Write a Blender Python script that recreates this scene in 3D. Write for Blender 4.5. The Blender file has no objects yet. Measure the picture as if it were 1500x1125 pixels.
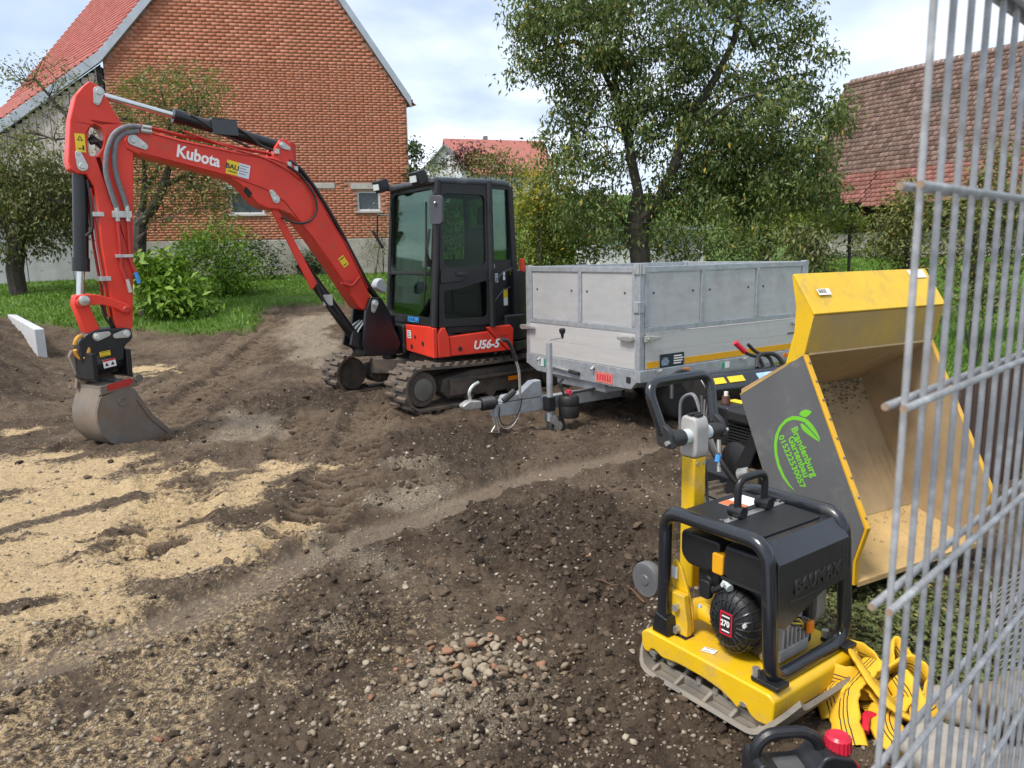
import bpy, math, random
import numpy as np
from mathutils import Matrix, Vector
from mathutils.geometry import tessellate_polygon

# ------------------------------------------------------------------ camera, sky, sun, exposure
SC = bpy.context.scene
COL = SC.collection
R = math.radians
CAM_H, PITCH, ROLL = 1.7, R(9.9), R(1.1)
cam_d = bpy.data.cameras.new('camera')
cam = bpy.data.objects.new('camera', cam_d)
COL.objects.link(cam)
_w = Vector((0, math.cos(PITCH), -math.sin(PITCH)))
_u = Vector((0, math.sin(PITCH), math.cos(PITCH)))
_x = Vector((1, 0, 0))
_r = _x*math.cos(ROLL) - _u*math.sin(ROLL)
_u2 = _u*math.cos(ROLL) + _x*math.sin(ROLL)
cam.matrix_world = Matrix(((_r.x, _u2.x, -_w.x, 0), (_r.y, _u2.y, -_w.y, 0), (_r.z, _u2.z, -_w.z, CAM_H), (0, 0, 0, 1)))
cam_d.sensor_width = 36.0
cam_d.lens = 36.0*1090/1500
cam_d.clip_start = 0.05
cam_d.clip_end = 2000
cam_d.dof.use_dof = True
cam_d.dof.focus_distance = 5.0
cam_d.dof.aperture_fstop = 8.5
SC.camera = cam

SUN_EL, SUN_AZ = R(57), R(228)          # azimuth clockwise from +Y
world = bpy.data.worlds.new('World')
SC.world = world
world.use_nodes = True
wn, wl = world.node_tree.nodes, world.node_tree.links
wn.clear()
out = wn.new('ShaderNodeOutputWorld')
bg = wn.new('ShaderNodeBackground')
sky = wn.new('ShaderNodeTexSky')
sky.sky_type = 'NISHITA'
sky.sun_disc = False
sky.sun_elevation = SUN_EL
sky.sun_rotation = SUN_AZ
sky.air_density = 1.0
sky.dust_density = 1.5
tc = wn.new('ShaderNodeTexCoord')
sep = wn.new('ShaderNodeSeparateXYZ')
wl.new(tc.outputs['Generated'], sep.inputs[0])
zz = wn.new('ShaderNodeMath'); zz.operation = 'MAXIMUM'; zz.inputs[1].default_value = 0.0
wl.new(sep.outputs['Z'], zz.inputs[0])
za = wn.new('ShaderNodeMath'); za.operation = 'ADD'; za.inputs[1].default_value = 0.16
wl.new(zz.outputs[0], za.inputs[0])
dv = wn.new('ShaderNodeVectorMath'); dv.operation = 'DIVIDE'
cmb = wn.new('ShaderNodeCombineXYZ'); cmb.inputs[2].default_value = 1
wl.new(za.outputs[0], cmb.inputs[0]); wl.new(za.outputs[0], cmb.inputs[1])
wl.new(tc.outputs['Generated'], dv.inputs[0]); wl.new(cmb.outputs[0], dv.inputs[1])
mp = wn.new('ShaderNodeMapping'); mp.inputs['Scale'].default_value = (0.8, 0.7, 0.0); mp.inputs['Location'].default_value = (3.1, 1.7, 0)
wl.new(dv.outputs[0], mp.inputs[0])
n1 = wn.new('ShaderNodeTexNoise'); n1.inputs['Scale'].default_value = 1.1; n1.inputs['Detail'].default_value = 9; n1.inputs['Roughness'].default_value = 0.55; n1.inputs['Distortion'].default_value = 0.5
wl.new(mp.outputs[0], n1.inputs['Vector'])
r1 = wn.new('ShaderNodeValToRGB')
r1.color_ramp.elements[0].position = 0.36; r1.color_ramp.elements[0].color = (0.42, 0.42, 0.42, 1)
r1.color_ramp.elements[1].position = 0.62; r1.color_ramp.elements[1].color = (0.95, 0.95, 0.95, 1)
wl.new(n1.outputs['Fac'], r1.inputs[0])
n2 = wn.new('ShaderNodeTexNoise'); n2.inputs['Scale'].default_value = 2.3; n2.inputs['Detail'].default_value = 7; n2.inputs['Roughness'].default_value = 0.5
wl.new(mp.outputs[0], n2.inputs['Vector'])
r2 = wn.new('ShaderNodeValToRGB')
r2.color_ramp.elements[0].position = 0.32; r2.color_ramp.elements[0].color = (3.7, 4.4, 5.4, 1)
r2.color_ramp.elements[1].position = 0.62; r2.color_ramp.elements[1].color = (6.7, 7.1, 7.8, 1)
wl.new(n2.outputs['Fac'], r2.inputs[0])
mx = wn.new('ShaderNodeMix'); mx.data_type = 'RGBA'
wl.new(r1.outputs[0], mx.inputs['Factor'])
wl.new(sky.outputs[0], mx.inputs['A']); wl.new(r2.outputs[0], mx.inputs['B'])
wl.new(mx.outputs['Result'], bg.inputs['Color'])
bg.inputs['Strength'].default_value = 0.10
wl.new(bg.outputs[0], out.inputs[0])

sun_d = bpy.data.lights.new('sun', 'SUN')
sun_d.energy = 2.2
sun_d.angle = R(16)
sun_d.color = (1.0, 0.95, 0.88)
sun = bpy.data.objects.new('sun', sun_d)
COL.objects.link(sun)
_sd = Vector((math.sin(SUN_AZ)*math.cos(SUN_EL), math.cos(SUN_AZ)*math.cos(SUN_EL), math.sin(SUN_EL)))
sun.rotation_euler = _sd.to_track_quat('Z', 'Y').to_euler()
sun.location = (0, 0, 30)
SC.view_settings.view_transform = 'Standard'
SC.view_settings.look = 'None'
SC.view_settings.exposure = 0.95
SC.view_settings.gamma = 1.0
SC.view_settings.use_curve_mapping = False
SC.cycles.max_bounces = 6
SC.cycles.diffuse_bounces = 3
SC.cycles.glossy_bounces = 3
SC.cycles.transparent_max_bounces = 12
SC.cycles.use_denoising = True

# ------------------------------------------------------------------ helpers
WM = {}                                   # world matrix of every parent object

def frame(o, xd, zd=(0, 0, 1)):
    x = np.array(xd, float); x /= np.linalg.norm(x)
    z = np.array(zd, float); y = np.cross(z, x); y /= np.linalg.norm(y); z = np.cross(x, y)
    M = np.eye(4); M[:3, 0] = x; M[:3, 1] = y; M[:3, 2] = z; M[:3, 3] = o
    return M

def trs(loc=(0, 0, 0), rot=(0, 0, 0), sc=1.0):
    from mathutils import Euler
    m = Matrix.Translation(loc) @ Euler(rot).to_matrix().to_4x4()
    m = np.array(m)
    if not np.isscalar(sc): m = m @ np.diag([sc[0], sc[1], sc[2], 1])
    else: m = m @ np.diag([sc, sc, sc, 1])
    return m

def fillet(pts, r, seg=5, closed=False):
    pts = [np.array(p, float) for p in pts]; n = len(pts); o = []
    for i, p in enumerate(pts):
        if not closed and i in (0, n-1): o.append(p); continue
        a = pts[i-1]-p; b = pts[(i+1) % n]-p
        la, lb = np.linalg.norm(a), np.linalg.norm(b); rr = min(r, la*.45, lb*.45)
        a = p+a/la*rr; b = p+b/lb*rr
        for k in range(seg+1):
            t = k/seg; o.append((1-t)**2*a+2*t*(1-t)*p+t*t*b)
    return o

def bez(p0, p1, p2, p3, n=10):
    p0, p1, p2, p3 = [np.array(p, float) for p in (p0, p1, p2, p3)]
    return [(1-t)**3*p0+3*t*(1-t)**2*p1+3*t*t*(1-t)*p2+t**3*p3 for t in np.linspace(0, 1, n)]

class MB:
    """collects simple shapes in frame M (4x4) and links them as one mesh object"""
    def __init__(s, M=None):
        s.v = []; s.f = []; s.n = 0; s.M = np.eye(4) if M is None else M
    def add(s, v, f):
        v = np.asarray(v, float).reshape(-1, 3)
        v = v @ s.M[:3, :3].T + s.M[:3, 3]
        s.v.append(v); s.f += [tuple(i+s.n for i in q) for q in f]; s.n += len(v)
        return s
    def box(s, x0, x1, y0, y1, z0, z1, M=None):
        v = np.array([(x, y, z) for x in (x0, x1) for y in (y0, y1) for z in (z0, z1)], float)
        if M is not None: v = v @ M[:3, :3].T + M[:3, 3]
        return s.add(v, [(0, 1, 3, 2), (4, 6, 7, 5), (0, 4, 5, 1), (2, 3, 7, 6), (0, 2, 6, 4), (1, 5, 7, 3)])
    def prism(s, poly, a, b, ax='xz', holes=()):
        """polygon in the plane ax, extruded along the third axis from a to b"""
        loops = [list(poly)]+[list(h) for h in holes]
        def put(p, h):
            if ax == 'xz': return (p[0], h, p[1])
            if ax == 'xy': return (p[0], p[1], h)
            return (h, p[0], p[1])
        flat = [p for l in loops for p in l]; n = len(flat)
        v = [put(p, a) for p in flat]+[put(p, b) for p in flat]; f = []
        if len(loops) == 1:
            f.append(tuple(range(n))); f.append(tuple(range(2*n-1, n-1, -1)))
        else:
            tr = tessellate_polygon([[Vector((p[0], p[1], 0)) for p in l] for l in loops])
            for t in tr: f.append(tuple(t)); f.append(tuple(i+n for i in reversed(t)))
        k = 0
        for l in loops:
            m = len(l)
            for i in range(m):
                j = (i+1) % m; f.append((k+i, k+n+i, k+n+j, k+j))
            k += m
        return s.add(v, f)
    def tube(s, pts, r, n=8, closed=False):
        pts = [np.array(p, float) for p in pts]; m = len(pts)
        rs = [r]*m if np.isscalar(r) else list(r)
        T = []
        for i in range(m):
            a = pts[i-1] if (i > 0 or closed) else pts[i]; b = pts[(i+1) % m] if (i < m-1 or closed) else pts[i]
            t = b-a; T.append(t/(np.linalg.norm(t)+1e-12))
        up = np.array([0, 0, 1.]) if abs(T[0][2]) < .9 else np.array([1., 0, 0])
        nn = np.cross(T[0], up); nn /= np.linalg.norm(nn); v = []
        for i in range(m):
            nn = nn-T[i]*(nn@T[i]); nn /= np.linalg.norm(nn)+1e-12; bb = np.cross(T[i], nn)
            for k in range(n):
                a = 2*math.pi*k/n; v.append(pts[i]+rs[i]*(math.cos(a)*nn+math.sin(a)*bb))
        f = []
        for i in range(m if closed else m-1):
            j = (i+1) % m
            for k in range(n): f.append((i*n+k, i*n+(k+1) % n, j*n+(k+1) % n, j*n+k))
        if not closed: f.append(tuple(range(n-1, -1, -1))); f.append(tuple((m-1)*n+k for k in range(n)))
        return s.add(v, f)
    def cyl(s, p0, p1, r0, r1=None, n=20):
        return s.tube([p0, p1], [r0, r0 if r1 is None else r1], n)
    def lathe(s, prof, p0, axis, n=24):
        """profile of (radius, height) about the axis through p0"""
        ax = np.array(axis, float); ax /= np.linalg.norm(ax); p0 = np.array(p0, float)
        q = np.array([0, 0, 1.]) if abs(ax[2]) < .9 else np.array([1., 0, 0])
        a = np.cross(ax, q); a /= np.linalg.norm(a); b = np.cross(ax, a); v = []; m = len(prof)
        for r, h in prof:
            for k in range(n): t_ = 2*math.pi*k/n; v.append(p0+ax*h+max(r, 1e-4)*(math.cos(t_)*a+math.sin(t_)*b))
        f = [(i*n+k, i*n+(k+1) % n, (i+1)*n+(k+1) % n, (i+1)*n+k) for i in range(m-1) for k in range(n)]
        f.append(tuple(range(n-1, -1, -1))); f.append(tuple((m-1)*n+k for k in range(n)))
        return s.add(v, f)
    def ring(s, c, axis, R_, r, n=24, m=8):
        ax = np.array(axis, float); ax /= np.linalg.norm(ax); q = np.array([0, 0, 1.]) if abs(ax[2]) < .9 else np.array([1., 0, 0])
        a = np.cross(ax, q); a /= np.linalg.norm(a); b = np.cross(ax, a)
        return s.tube([np.array(c)+R_*(math.cos(t)*a+math.sin(t)*b) for t in np.linspace(0, 2*math.pi, n, endpoint=False)], r, m, True)
    def ball(s, c, r, n=12, m=8):
        rr = (r, r, r) if np.isscalar(r) else r; v = []; f = []
        for i in range(m+1):
            th = math.pi*i/m
            for k in range(n):
                a = 2*math.pi*k/n; v.append((c[0]+rr[0]*math.sin(th)*math.cos(a), c[1]+rr[1]*math.sin(th)*math.sin(a), c[2]+rr[2]*math.cos(th)))
        for i in range(m):
            for k in range(n): f.append((i*n+k, (i+1)*n+k, (i+1)*n+(k+1) % n, i*n+(k+1) % n))
        return s.add(v, f)
    def mesh(s, name, mat, inv=None, smooth=35):
        v = np.concatenate(s.v)
        if inv is not None: v = v @ inv[:3, :3].T + inv[:3, 3]
        me = bpy.data.meshes.new(name); me.from_pydata(v.tolist(), [], s.f); me.validate()
        import bmesh
        bm = bmesh.new(); bm.from_mesh(me); bmesh.ops.recalc_face_normals(bm, faces=bm.faces); bm.to_mesh(me); bm.free()
        if smooth:
            me.polygons.foreach_set('use_smooth', [True]*len(me.polygons)); me.set_sharp_from_angle(angle=R(smooth))
        me.materials.append(mat)
        return me
    def build(s, name, mat, parent=None, bevel=0, smooth=35, label=None, seg=2):
        W = WM[parent.name] if parent is not None else np.eye(4)
        me = s.mesh(name, mat, np.linalg.inv(W), smooth)
        o = bpy.data.objects.new(name, me); COL.objects.link(o)
        if parent is not None: o.parent = parent
        WM[o.name] = W
        if label: o['label'] = label
        if name in ('printed_lines', 'rivets', 'bore_hole', 'cooling_ribs', 'cooling_fins', 'base_ribs'): o['kind'] = 'stuff'   # too small to pick apart singly
        if bevel:
            b = o.modifiers.new('bevel', 'BEVEL'); b.width = bevel; b.segments = seg; b.limit_method = 'ANGLE'; b.angle_limit = R(40); b.harden_normals = bool(smooth)
        return o

def thing(name, label, cat, M, group=None):
    o = bpy.data.objects.new(name, None); COL.objects.link(o)
    o.matrix_world = Matrix(M.tolist()); o.empty_display_size = .1
    o['label'] = label; o['category'] = cat
    if group: o['group'] = group
    WM[o.name] = M
    return o

def tag(o, label=None, cat=None, group=None, kind=None):
    if label: o['label'] = label
    if cat: o['category'] = cat
    if group: o['group'] = group
    if kind: o['kind'] = kind
    return o

def inst(me, name, parent, M):
    """one more object of a shared mesh, at world matrix M, as a child of parent"""
    o = bpy.data.objects.new(name, me); COL.objects.link(o)
    if parent is not None:
        o.parent = parent; o.matrix_local = Matrix((np.linalg.inv(WM[parent.name]) @ M).tolist())
    else: o.matrix_world = Matrix(M.tolist())
    WM[o.name] = M
    return o

def quickmesh(name, v, f, mat, attrs=None, smooth=False):
    """arrays of vertices (n,3) and faces (m,k) -> mesh; attrs: point float arrays"""
    v = np.ascontiguousarray(v, np.float32); f = np.ascontiguousarray(f, np.int32); m, k = f.shape
    me = bpy.data.meshes.new(name)
    me.vertices.add(len(v)); me.vertices.foreach_set('co', v.ravel())
    me.loops.add(m*k); me.loops.foreach_set('vertex_index', f.ravel())
    me.polygons.add(m); me.polygons.foreach_set('loop_start', np.arange(0, m*k, k, dtype=np.int32))
    me.polygons.foreach_set('loop_total', np.full(m, k, np.int32))
    if smooth: me.polygons.foreach_set('use_smooth', np.ones(m, bool))
    me.update(calc_edges=True); me.validate()
    for a, d in (attrs or {}).items():
        d = np.asarray(d, np.float32)
        if d.ndim == 2:
            at = me.attributes.new(a, 'FLOAT_VECTOR', 'POINT'); at.data.foreach_set('vector', d.ravel())
        else:
            at = me.attributes.new(a, 'FLOAT', 'POINT'); at.data.foreach_set('value', d)
    me.materials.append(mat)
    return me

def link(name, me, parent=None):
    o = bpy.data.objects.new(name, me); COL.objects.link(o)
    WM[o.name] = WM[parent.name] if parent is not None else np.eye(4)
    if parent is not None: o.parent = parent
    return o

def text(s, size, M, mat, parent, name='lettering', bold=0.0, ext=0.0008, sx=1.0, shear=0.0, align='CENTER'):
    """flat lettering; M: frame whose x runs along the line, y up the letters, z out of the surface"""
    cu = bpy.data.curves.new(name, 'FONT'); cu.body = s; cu.size = size; cu.extrude = ext; cu.offset = bold; cu.shear = shear
    cu.align_x = align; cu.align_y = 'CENTER'; cu.resolution_u = 3
    t = bpy.data.objects.new(name+'_tmp', cu); COL.objects.link(t)
    dg = bpy.context.evaluated_depsgraph_get()
    me = bpy.data.meshes.new_from_object(t.evaluated_get(dg)); bpy.data.objects.remove(t)
    W = WM[parent.name]
    A = np.linalg.inv(W) @ M @ np.diag([sx, 1, 1, 1])
    me.transform(Matrix(A.tolist())); me.materials.clear(); me.materials.append(mat)
    o = bpy.data.objects.new(name, me); COL.objects.link(o); o.parent = parent; WM[o.name] = W
    return o

def plane_frame(o, x, y):
    x = np.array(x, float); y = np.array(y, float); x /= np.linalg.norm(x); y -= x*(x@y); y /= np.linalg.norm(y)
    M = np.eye(4); M[:3, 0] = x; M[:3, 1] = y; M[:3, 2] = np.cross(x, y); M[:3, 3] = o
    return M

# ------------------------------------------------------------------ noise
def _hash(ix, iy, seed):
    h = (ix.astype(np.int64)*374761393+iy.astype(np.int64)*668265263+seed*974711) & 0x7fffffff
    h = ((h ^ (h >> 13))*1274126177) & 0x7fffffff
    return ((h ^ (h >> 16)) & 0xffff)/65535.0

def vnoise(x, y, seed=0):
    ix, iy = np.floor(x), np.floor(y); fx, fy = x-ix, y-iy
    fx = fx*fx*fx*(fx*(fx*6-15)+10); fy = fy*fy*fy*(fy*(fy*6-15)+10)
    a = _hash(ix, iy, seed); b = _hash(ix+1, iy, seed); c = _hash(ix, iy+1, seed); d = _hash(ix+1, iy+1, seed)
    return (a*(1-fx)+b*fx)*(1-fy)+(c*(1-fx)+d*fx)*fy

def fbm(x, y, oct=4, seed=0, gain=.5):
    s = 0; a = 1; t = 0
    for o in range(oct):
        c, sn = math.cos(o*1.1), math.sin(o*1.1)
        s = s+a*vnoise((x*c-y*sn)*2**o+o*17.3, (x*sn+y*c)*2**o-o*9.1, seed+o); t += a; a *= gain
    return s/t

def sstep(a, b, x):
    t = np.clip((x-a)/(b-a), 0, 1); return t*t*(3-2*t)

def polydist(x, y, poly):
    """signed distance to polygon, positive inside"""
    x = np.asarray(x, float); d = np.full(x.shape, 1e9); ins = np.zeros(x.shape, bool); n = len(poly)
    for i in range(n):
        ax, ay = poly[i]; bx, by = poly[(i+1) % n]
        t = np.clip(((x-ax)*(bx-ax)+(y-ay)*(by-ay))/((bx-ax)**2+(by-ay)**2+1e-12), 0, 1)
        d = np.minimum(d, np.hypot(x-ax-t*(bx-ax), y-ay-t*(by-ay)))
        c = ((ay > y) != (by > y)) & (x < (bx-ax)*(y-ay)/(by-ay+1e-12)+ax); ins ^= c
    return np.where(ins, d, -d)

def pathdist(x, y, path):
    """distance to a polyline, length along it, signed side"""
    d = np.full(x.shape, 1e9); s = np.zeros(x.shape); sd = np.zeros(x.shape); L = 0
    for (ax, ay), (bx, by) in zip(path[:-1], path[1:]):
        l = math.hypot(bx-ax, by-ay); ux, uy = (bx-ax)/l, (by-ay)/l
        t = np.clip(((x-ax)*ux+(y-ay)*uy), 0, l); dd = np.hypot(x-ax-t*ux, y-ay-t*uy); m = dd < d
        d = np.where(m, dd, d); s = np.where(m, L+t, s); sd = np.where(m, (x-ax)*uy-(y-ay)*ux, sd); L += l
    return d, s, sd

# ------------------------------------------------------------------ materials
class NT:
    def __init__(s, name):
        s.m = bpy.data.materials.new(name); s.m.use_nodes = True; s.t = s.m.node_tree; s.t.nodes.clear()
        s.o = s.t.nodes.new('ShaderNodeOutputMaterial'); s.b = s.t.nodes.new('ShaderNodeBsdfPrincipled'); s.t.links.new(s.b.outputs[0], s.o.inputs[0])
    def n(s, typ, **kw):
        q = s.t.nodes.new('ShaderNode'+typ)
        for k, v in kw.items(): setattr(q, k, v)
        return q
    def l(s, a, b): s.t.links.new(a, b)
    def noise(s, scale, detail=4, rough=.55, vec=None, dist=0, stretch=None):
        q = s.n('TexNoise'); q.inputs['Scale'].default_value = scale; q.inputs['Detail'].default_value = detail; q.inputs['Roughness'].default_value = rough; q.inputs['Distortion'].default_value = dist
        if vec is None: vec = s.n('TexCoord').outputs['Object']
        if stretch:
            mp_ = s.n('Mapping'); mp_.inputs['Scale'].default_value = stretch; s.l(vec, mp_.inputs[0]); vec = mp_.outputs[0]
        s.l(vec, q.inputs['Vector']); return q.outputs['Fac']
    def ramp(s, f, a, b, ca=(0, 0, 0), cb=(1, 1, 1)):
        q = s.n('ValToRGB'); e = q.color_ramp.elements
        e[0].position, e[1].position = a, b; e[0].color = (*ca, 1); e[1].color = (*cb, 1); s.l(f, q.inputs[0]); return q.outputs[0]
    def mix(s, f, a, b, mode='MIX'):
        q = s.n('Mix', data_type='RGBA', blend_type=mode)
        if hasattr(f, 'default_value') or not isinstance(f, (int, float)): s.l(f, q.inputs['Factor'])
        else: q.inputs['Factor'].default_value = f
        for k, c in (('A', a), ('B', b)):
            if isinstance(c, tuple): q.inputs[k].default_value = (*c, 1)
            else: s.l(c, q.inputs[k])
        return q.outputs['Result']
    def math(s, op, a, b=None, clamp=False):
        q = s.n('Math', operation=op, use_clamp=clamp)
        for i, c in enumerate((a, b)):
            if c is None: continue
            if isinstance(c, (int, float)): q.inputs[i].default_value = c
            else: s.l(c, q.inputs[i])
        return q.outputs[0]
    def attr(s, name): return s.n('Attribute', attribute_name=name).outputs['Fac']
    def bump(s, h, strength=.3, dist=.01):
        q = s.n('Bump'); q.inputs['Strength'].default_value = strength; q.inputs['Distance'].default_value = dist; s.l(h, q.inputs['Height']); s.l(q.outputs[0], s.b.inputs['Normal'])

def mat(name, col, rough=.5, metal=0.0, var=.25, vscale=6, dirt=None, damt=.5, dscale=3, bump=0, bscale=80, coat=0, spec=None, stretch=None):
    """painted, plastic or metal surface: slow tone variation, soil / dust film in patches, fine relief"""
    t = NT(name); c = tuple(col)
    if var:
        n = t.noise(vscale, 5, .6, stretch=stretch)
        base = t.mix(t.ramp(n, .3, .7), tuple(max(0, x*(1-var)) for x in c), tuple(min(1, x*(1+var)) for x in c))
    else:
        q = t.n('RGB'); q.outputs[0].default_value = (*c, 1); base = q.outputs[0]
    rsock = None
    if dirt:
        d = t.noise(dscale, 8, .68, dist=.3); m = t.ramp(d, 1-damt-.12+.0, min(1, 1-damt+.18)); base = t.mix(m, base, tuple(dirt))
        rsock = t.mix(m, (rough,)*3, (.9,)*3); t.l(rsock, t.b.inputs['Roughness'])
    else: t.b.inputs['Roughness'].default_value = rough
    t.l(base, t.b.inputs['Base Color']); t.b.inputs['Metallic'].default_value = metal
    if coat: t.b.inputs['Coat Weight'].default_value = coat; t.b.inputs['Coat Roughness'].default_value = .12
    if spec is not None: t.b.inputs['Specular IOR Level'].default_value = spec
    if bump: t.bump(t.noise(bscale, 4, .6), bump, .004)
    return t.m

SOIL = (.075, .056, .041)
DUST = (.30, .235, .155)
M_red = mat('red_paint', (.65, .043, .023), .42, 0, .10, 3, dirt=(.22, .13, .09), damt=.30, dscale=7, coat=.08, spec=.35)
M_red2 = mat('red_paint_dull', (.42, .028, .02), .45, 0, .15, 6, dirt=(.2, .14, .1), damt=.33, dscale=6)
M_yel = mat('yellow_paint', (.68, .42, .010), .38, 0, .08, 4, dirt=(.36, .25, .11), damt=.38, dscale=9, coat=.2, bump=.05, bscale=60)
M_yel2 = mat('yellow_skip_paint', (.66, .36, .014), .42, 0, .10, 4, dirt=(.42, .30, .14), damt=.36, dscale=4)
M_blk = mat('black_paint', (.012, .013, .015), .34, 0, .3, 5, dirt=(.06, .05, .04), damt=.30, dscale=5)
M_blk2 = mat('matt_black_plastic', (.012, .012, .013), .5, 0, .3, 8, dirt=(.045, .04, .035), damt=.26, dscale=8, bump=.15, bscale=300)
M_anth = mat('anthracite_enamel', (.013, .015, .019), .25, 0, .15, 6, dirt=(.06, .052, .044), damt=.27, dscale=9, coat=.35)
M_greyp = mat('grey_skip_panel', (.105, .108, .112), .42, 0, .10, 3, dirt=(.21, .20, .185), damt=.33, dscale=6, stretch=(1, 1, .5))
M_rub = mat('muddy_rubber', (.035, .032, .030), .8, 0, .4, 10, dirt=(.14, .105, .075), damt=.56, dscale=7, bump=.4, bscale=60)
M_tyre = mat('black_tyre_rubber', (.022, .022, .022), .75, 0, .3, 10, dirt=(.07, .055, .045), damt=.4, dscale=10)
M_muds = mat('mud_caked_steel', (.055, .048, .042), .75, .0, .4, 8, dirt=(.13, .10, .075), damt=.5, dscale=5, bump=.4, bscale=40)
M_galv = mat('galvanised_steel', (.40, .425, .45), .48, .55, .18, 14, dirt=(.30, .30, .29), damt=.35, dscale=5, bump=.08, bscale=150)
M_alu = mat('brushed_aluminium_panel', (.50, .505, .505), .50, .45, .08, 3, dirt=(.42, .41, .39), damt=.42, dscale=4, stretch=(1, 1, 6))
M_alu2 = mat('anodised_board', (.56, .55, .535), .46, .35, .06, 3, dirt=(.42, .40, .37), damt=.35, dscale=2.5, stretch=(.5, .5, 8))
M_chr = mat('chromed_rod', (.62, .62, .62), .16, .95, .05)
M_zinc = mat('zinc_plated', (.50, .50, .47), .40, .75, .2, 20)
M_iron = mat('dusty_cast_iron', (.20, .185, .16), .75, .15, .3, 10, dirt=(.27, .225, .17), damt=.5, dscale=6, bump=.35, bscale=70)
M_buck = mat('worn_bucket_steel', (.18, .165, .15), .52, .3, .25, 6, dirt=(.22, .16, .11), damt=.5, dscale=5, bump=.15, bscale=40)
M_hose = mat('black_hose', (.02, .02, .021), .5, 0, .2)
M_hoseg = mat('grey_hose_sleeve', (.17, .175, .185), .6, 0, .2, 30, bump=.3, bscale=200)
M_dust = mat('dusty_skip_steel', (.29, .205, .115), .75, 0, .2, 4, dirt=(.40, .29, .155), damt=.5, dscale=3, bump=.12, bscale=60, stretch=(1.2, 9, 1.2))
M_sandy = mat('sand_coated_steel', (.46, .31, .13), .85, 0, .16, 6, dirt=(.25, .165, .075), damt=.36, dscale=12, bump=.35, bscale=120)
M_white = mat('white_print', (.78, .78, .76), .5, 0, .04)
M_ink = mat('black_print', (.02, .02, .02), .5, 0, 0)
M_ylab = mat('yellow_label', (.78, .56, .02), .45, 0, .05)
M_blue = mat('blue_chalk_print', (.05, .27, .62), .6, 0, .1)
M_green = mat('lime_print', (.16, .50, .035), .45, 0, .06)
M_orange = mat('orange_lens', (.72, .20, .01), .25, 0, .1)
M_refl = mat('amber_reflective_tape', (.72, .36, .01), .35, 0, .15, 60)
M_redpl = mat('red_plastic', (.55, .018, .045), .35, 0, .1)
M_redpale = mat('faded_red_plate', (.55, .16, .13), .5, 0, .3, 40)
M_grey = mat('light_grey_casting', (.36, .35, .335), .5, .1, .12, 12, dirt=(.30, .27, .23), damt=.3, dscale=10)
M_greyl = mat('pale_grey_plastic', (.50, .55, .54), .45, 0, .08)
M_dark = mat('dark_timber', (.022, .018, .015), .9, 0, .4, 6)

def glass_mat(name, tint, alpha_rough=.03):
    t = NT(name); t.t.nodes.remove(t.b)
    tr = t.n('BsdfTransparent'); tr.inputs[0].default_value = (*tint, 1)
    gl = t.n('BsdfGlossy'); gl.inputs['Roughness'].default_value = alpha_rough; gl.inputs[0].default_value = (.9, .95, .93, 1)
    fr = t.n('Fresnel'); fr.inputs[0].default_value = 1.5
    fm = t.math('MULTIPLY', fr.outputs[0], .5, True)
    ms = t.n('MixShader'); t.l(fm, ms.inputs[0]); t.l(tr.outputs[0], ms.inputs[1]); t.l(gl.outputs[0], ms.inputs[2]); t.l(ms.outputs[0], t.o.inputs[0])
    return t.m
M_glass = glass_mat('green_tinted_glass', (.50, .63, .55))
M_pane = mat('dark_window_pane', (.05, .065, .075), .08, 0, .3, 4)

def tint_mat(name, c0, c1, rough=.85, attr='tint', bump=0, bscale=60, dirt=None, damt=.3, dscale=1.0, spec=.3):
    """colour between c0 and c1 by a per-piece tint attribute"""
    t = NT(name); a = t.attr(attr); base = t.mix(a, tuple(c0), tuple(c1))
    n = t.noise(bscale*.4, 4, .6); base = t.mix(.28, base, t.ramp(n, .3, .7, (.55, .55, .55), (1, 1, 1)), 'MULTIPLY')
    if dirt: base = t.mix(t.ramp(t.noise(dscale, 6, .65), 1-damt-.1, 1-damt+.15), base, tuple(dirt))
    t.l(base, t.b.inputs['Base Color']); t.b.inputs['Roughness'].default_value = rough; t.b.inputs['Specular IOR Level'].default_value = spec
    if bump: t.bump(t.noise(bscale, 4, .6), bump, .01)
    return t.m

def leaf_mat(name, c0, c1, c2, trans=.35):
    """leaves: per-leaf tint from c0 to c1, a few turning to c2; light passes through"""
    t = NT(name); a = t.attr('tint'); base = t.mix(t.ramp(a, .0, .85), tuple(c0), tuple(c1)); base = t.mix(t.ramp(a, .9, .97), base, tuple(c2))
    t.l(base, t.b.inputs['Base Color']); t.b.inputs['Roughness'].default_value = .5; t.b.inputs['Specular IOR Level'].default_value = .35
    tl = t.n('BsdfTranslucent'); t.l(t.mix(.5, base, (.35, .42, .05), 'SOFT_LIGHT'), tl.inputs[0])
    ms = t.n('MixShader'); ms.inputs[0].default_value = trans; t.l(t.b.outputs[0], ms.inputs[1]); t.l(tl.outputs[0], ms.inputs[2]); t.l(ms.outputs[0], t.o.inputs[0])
    return t.m
M_bark = mat('dark_bark', (.045, .037, .030), .9, 0, .4, 10, dirt=(.09, .085, .065), damt=.4, dscale=8, bump=.8, bscale=30)
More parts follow.
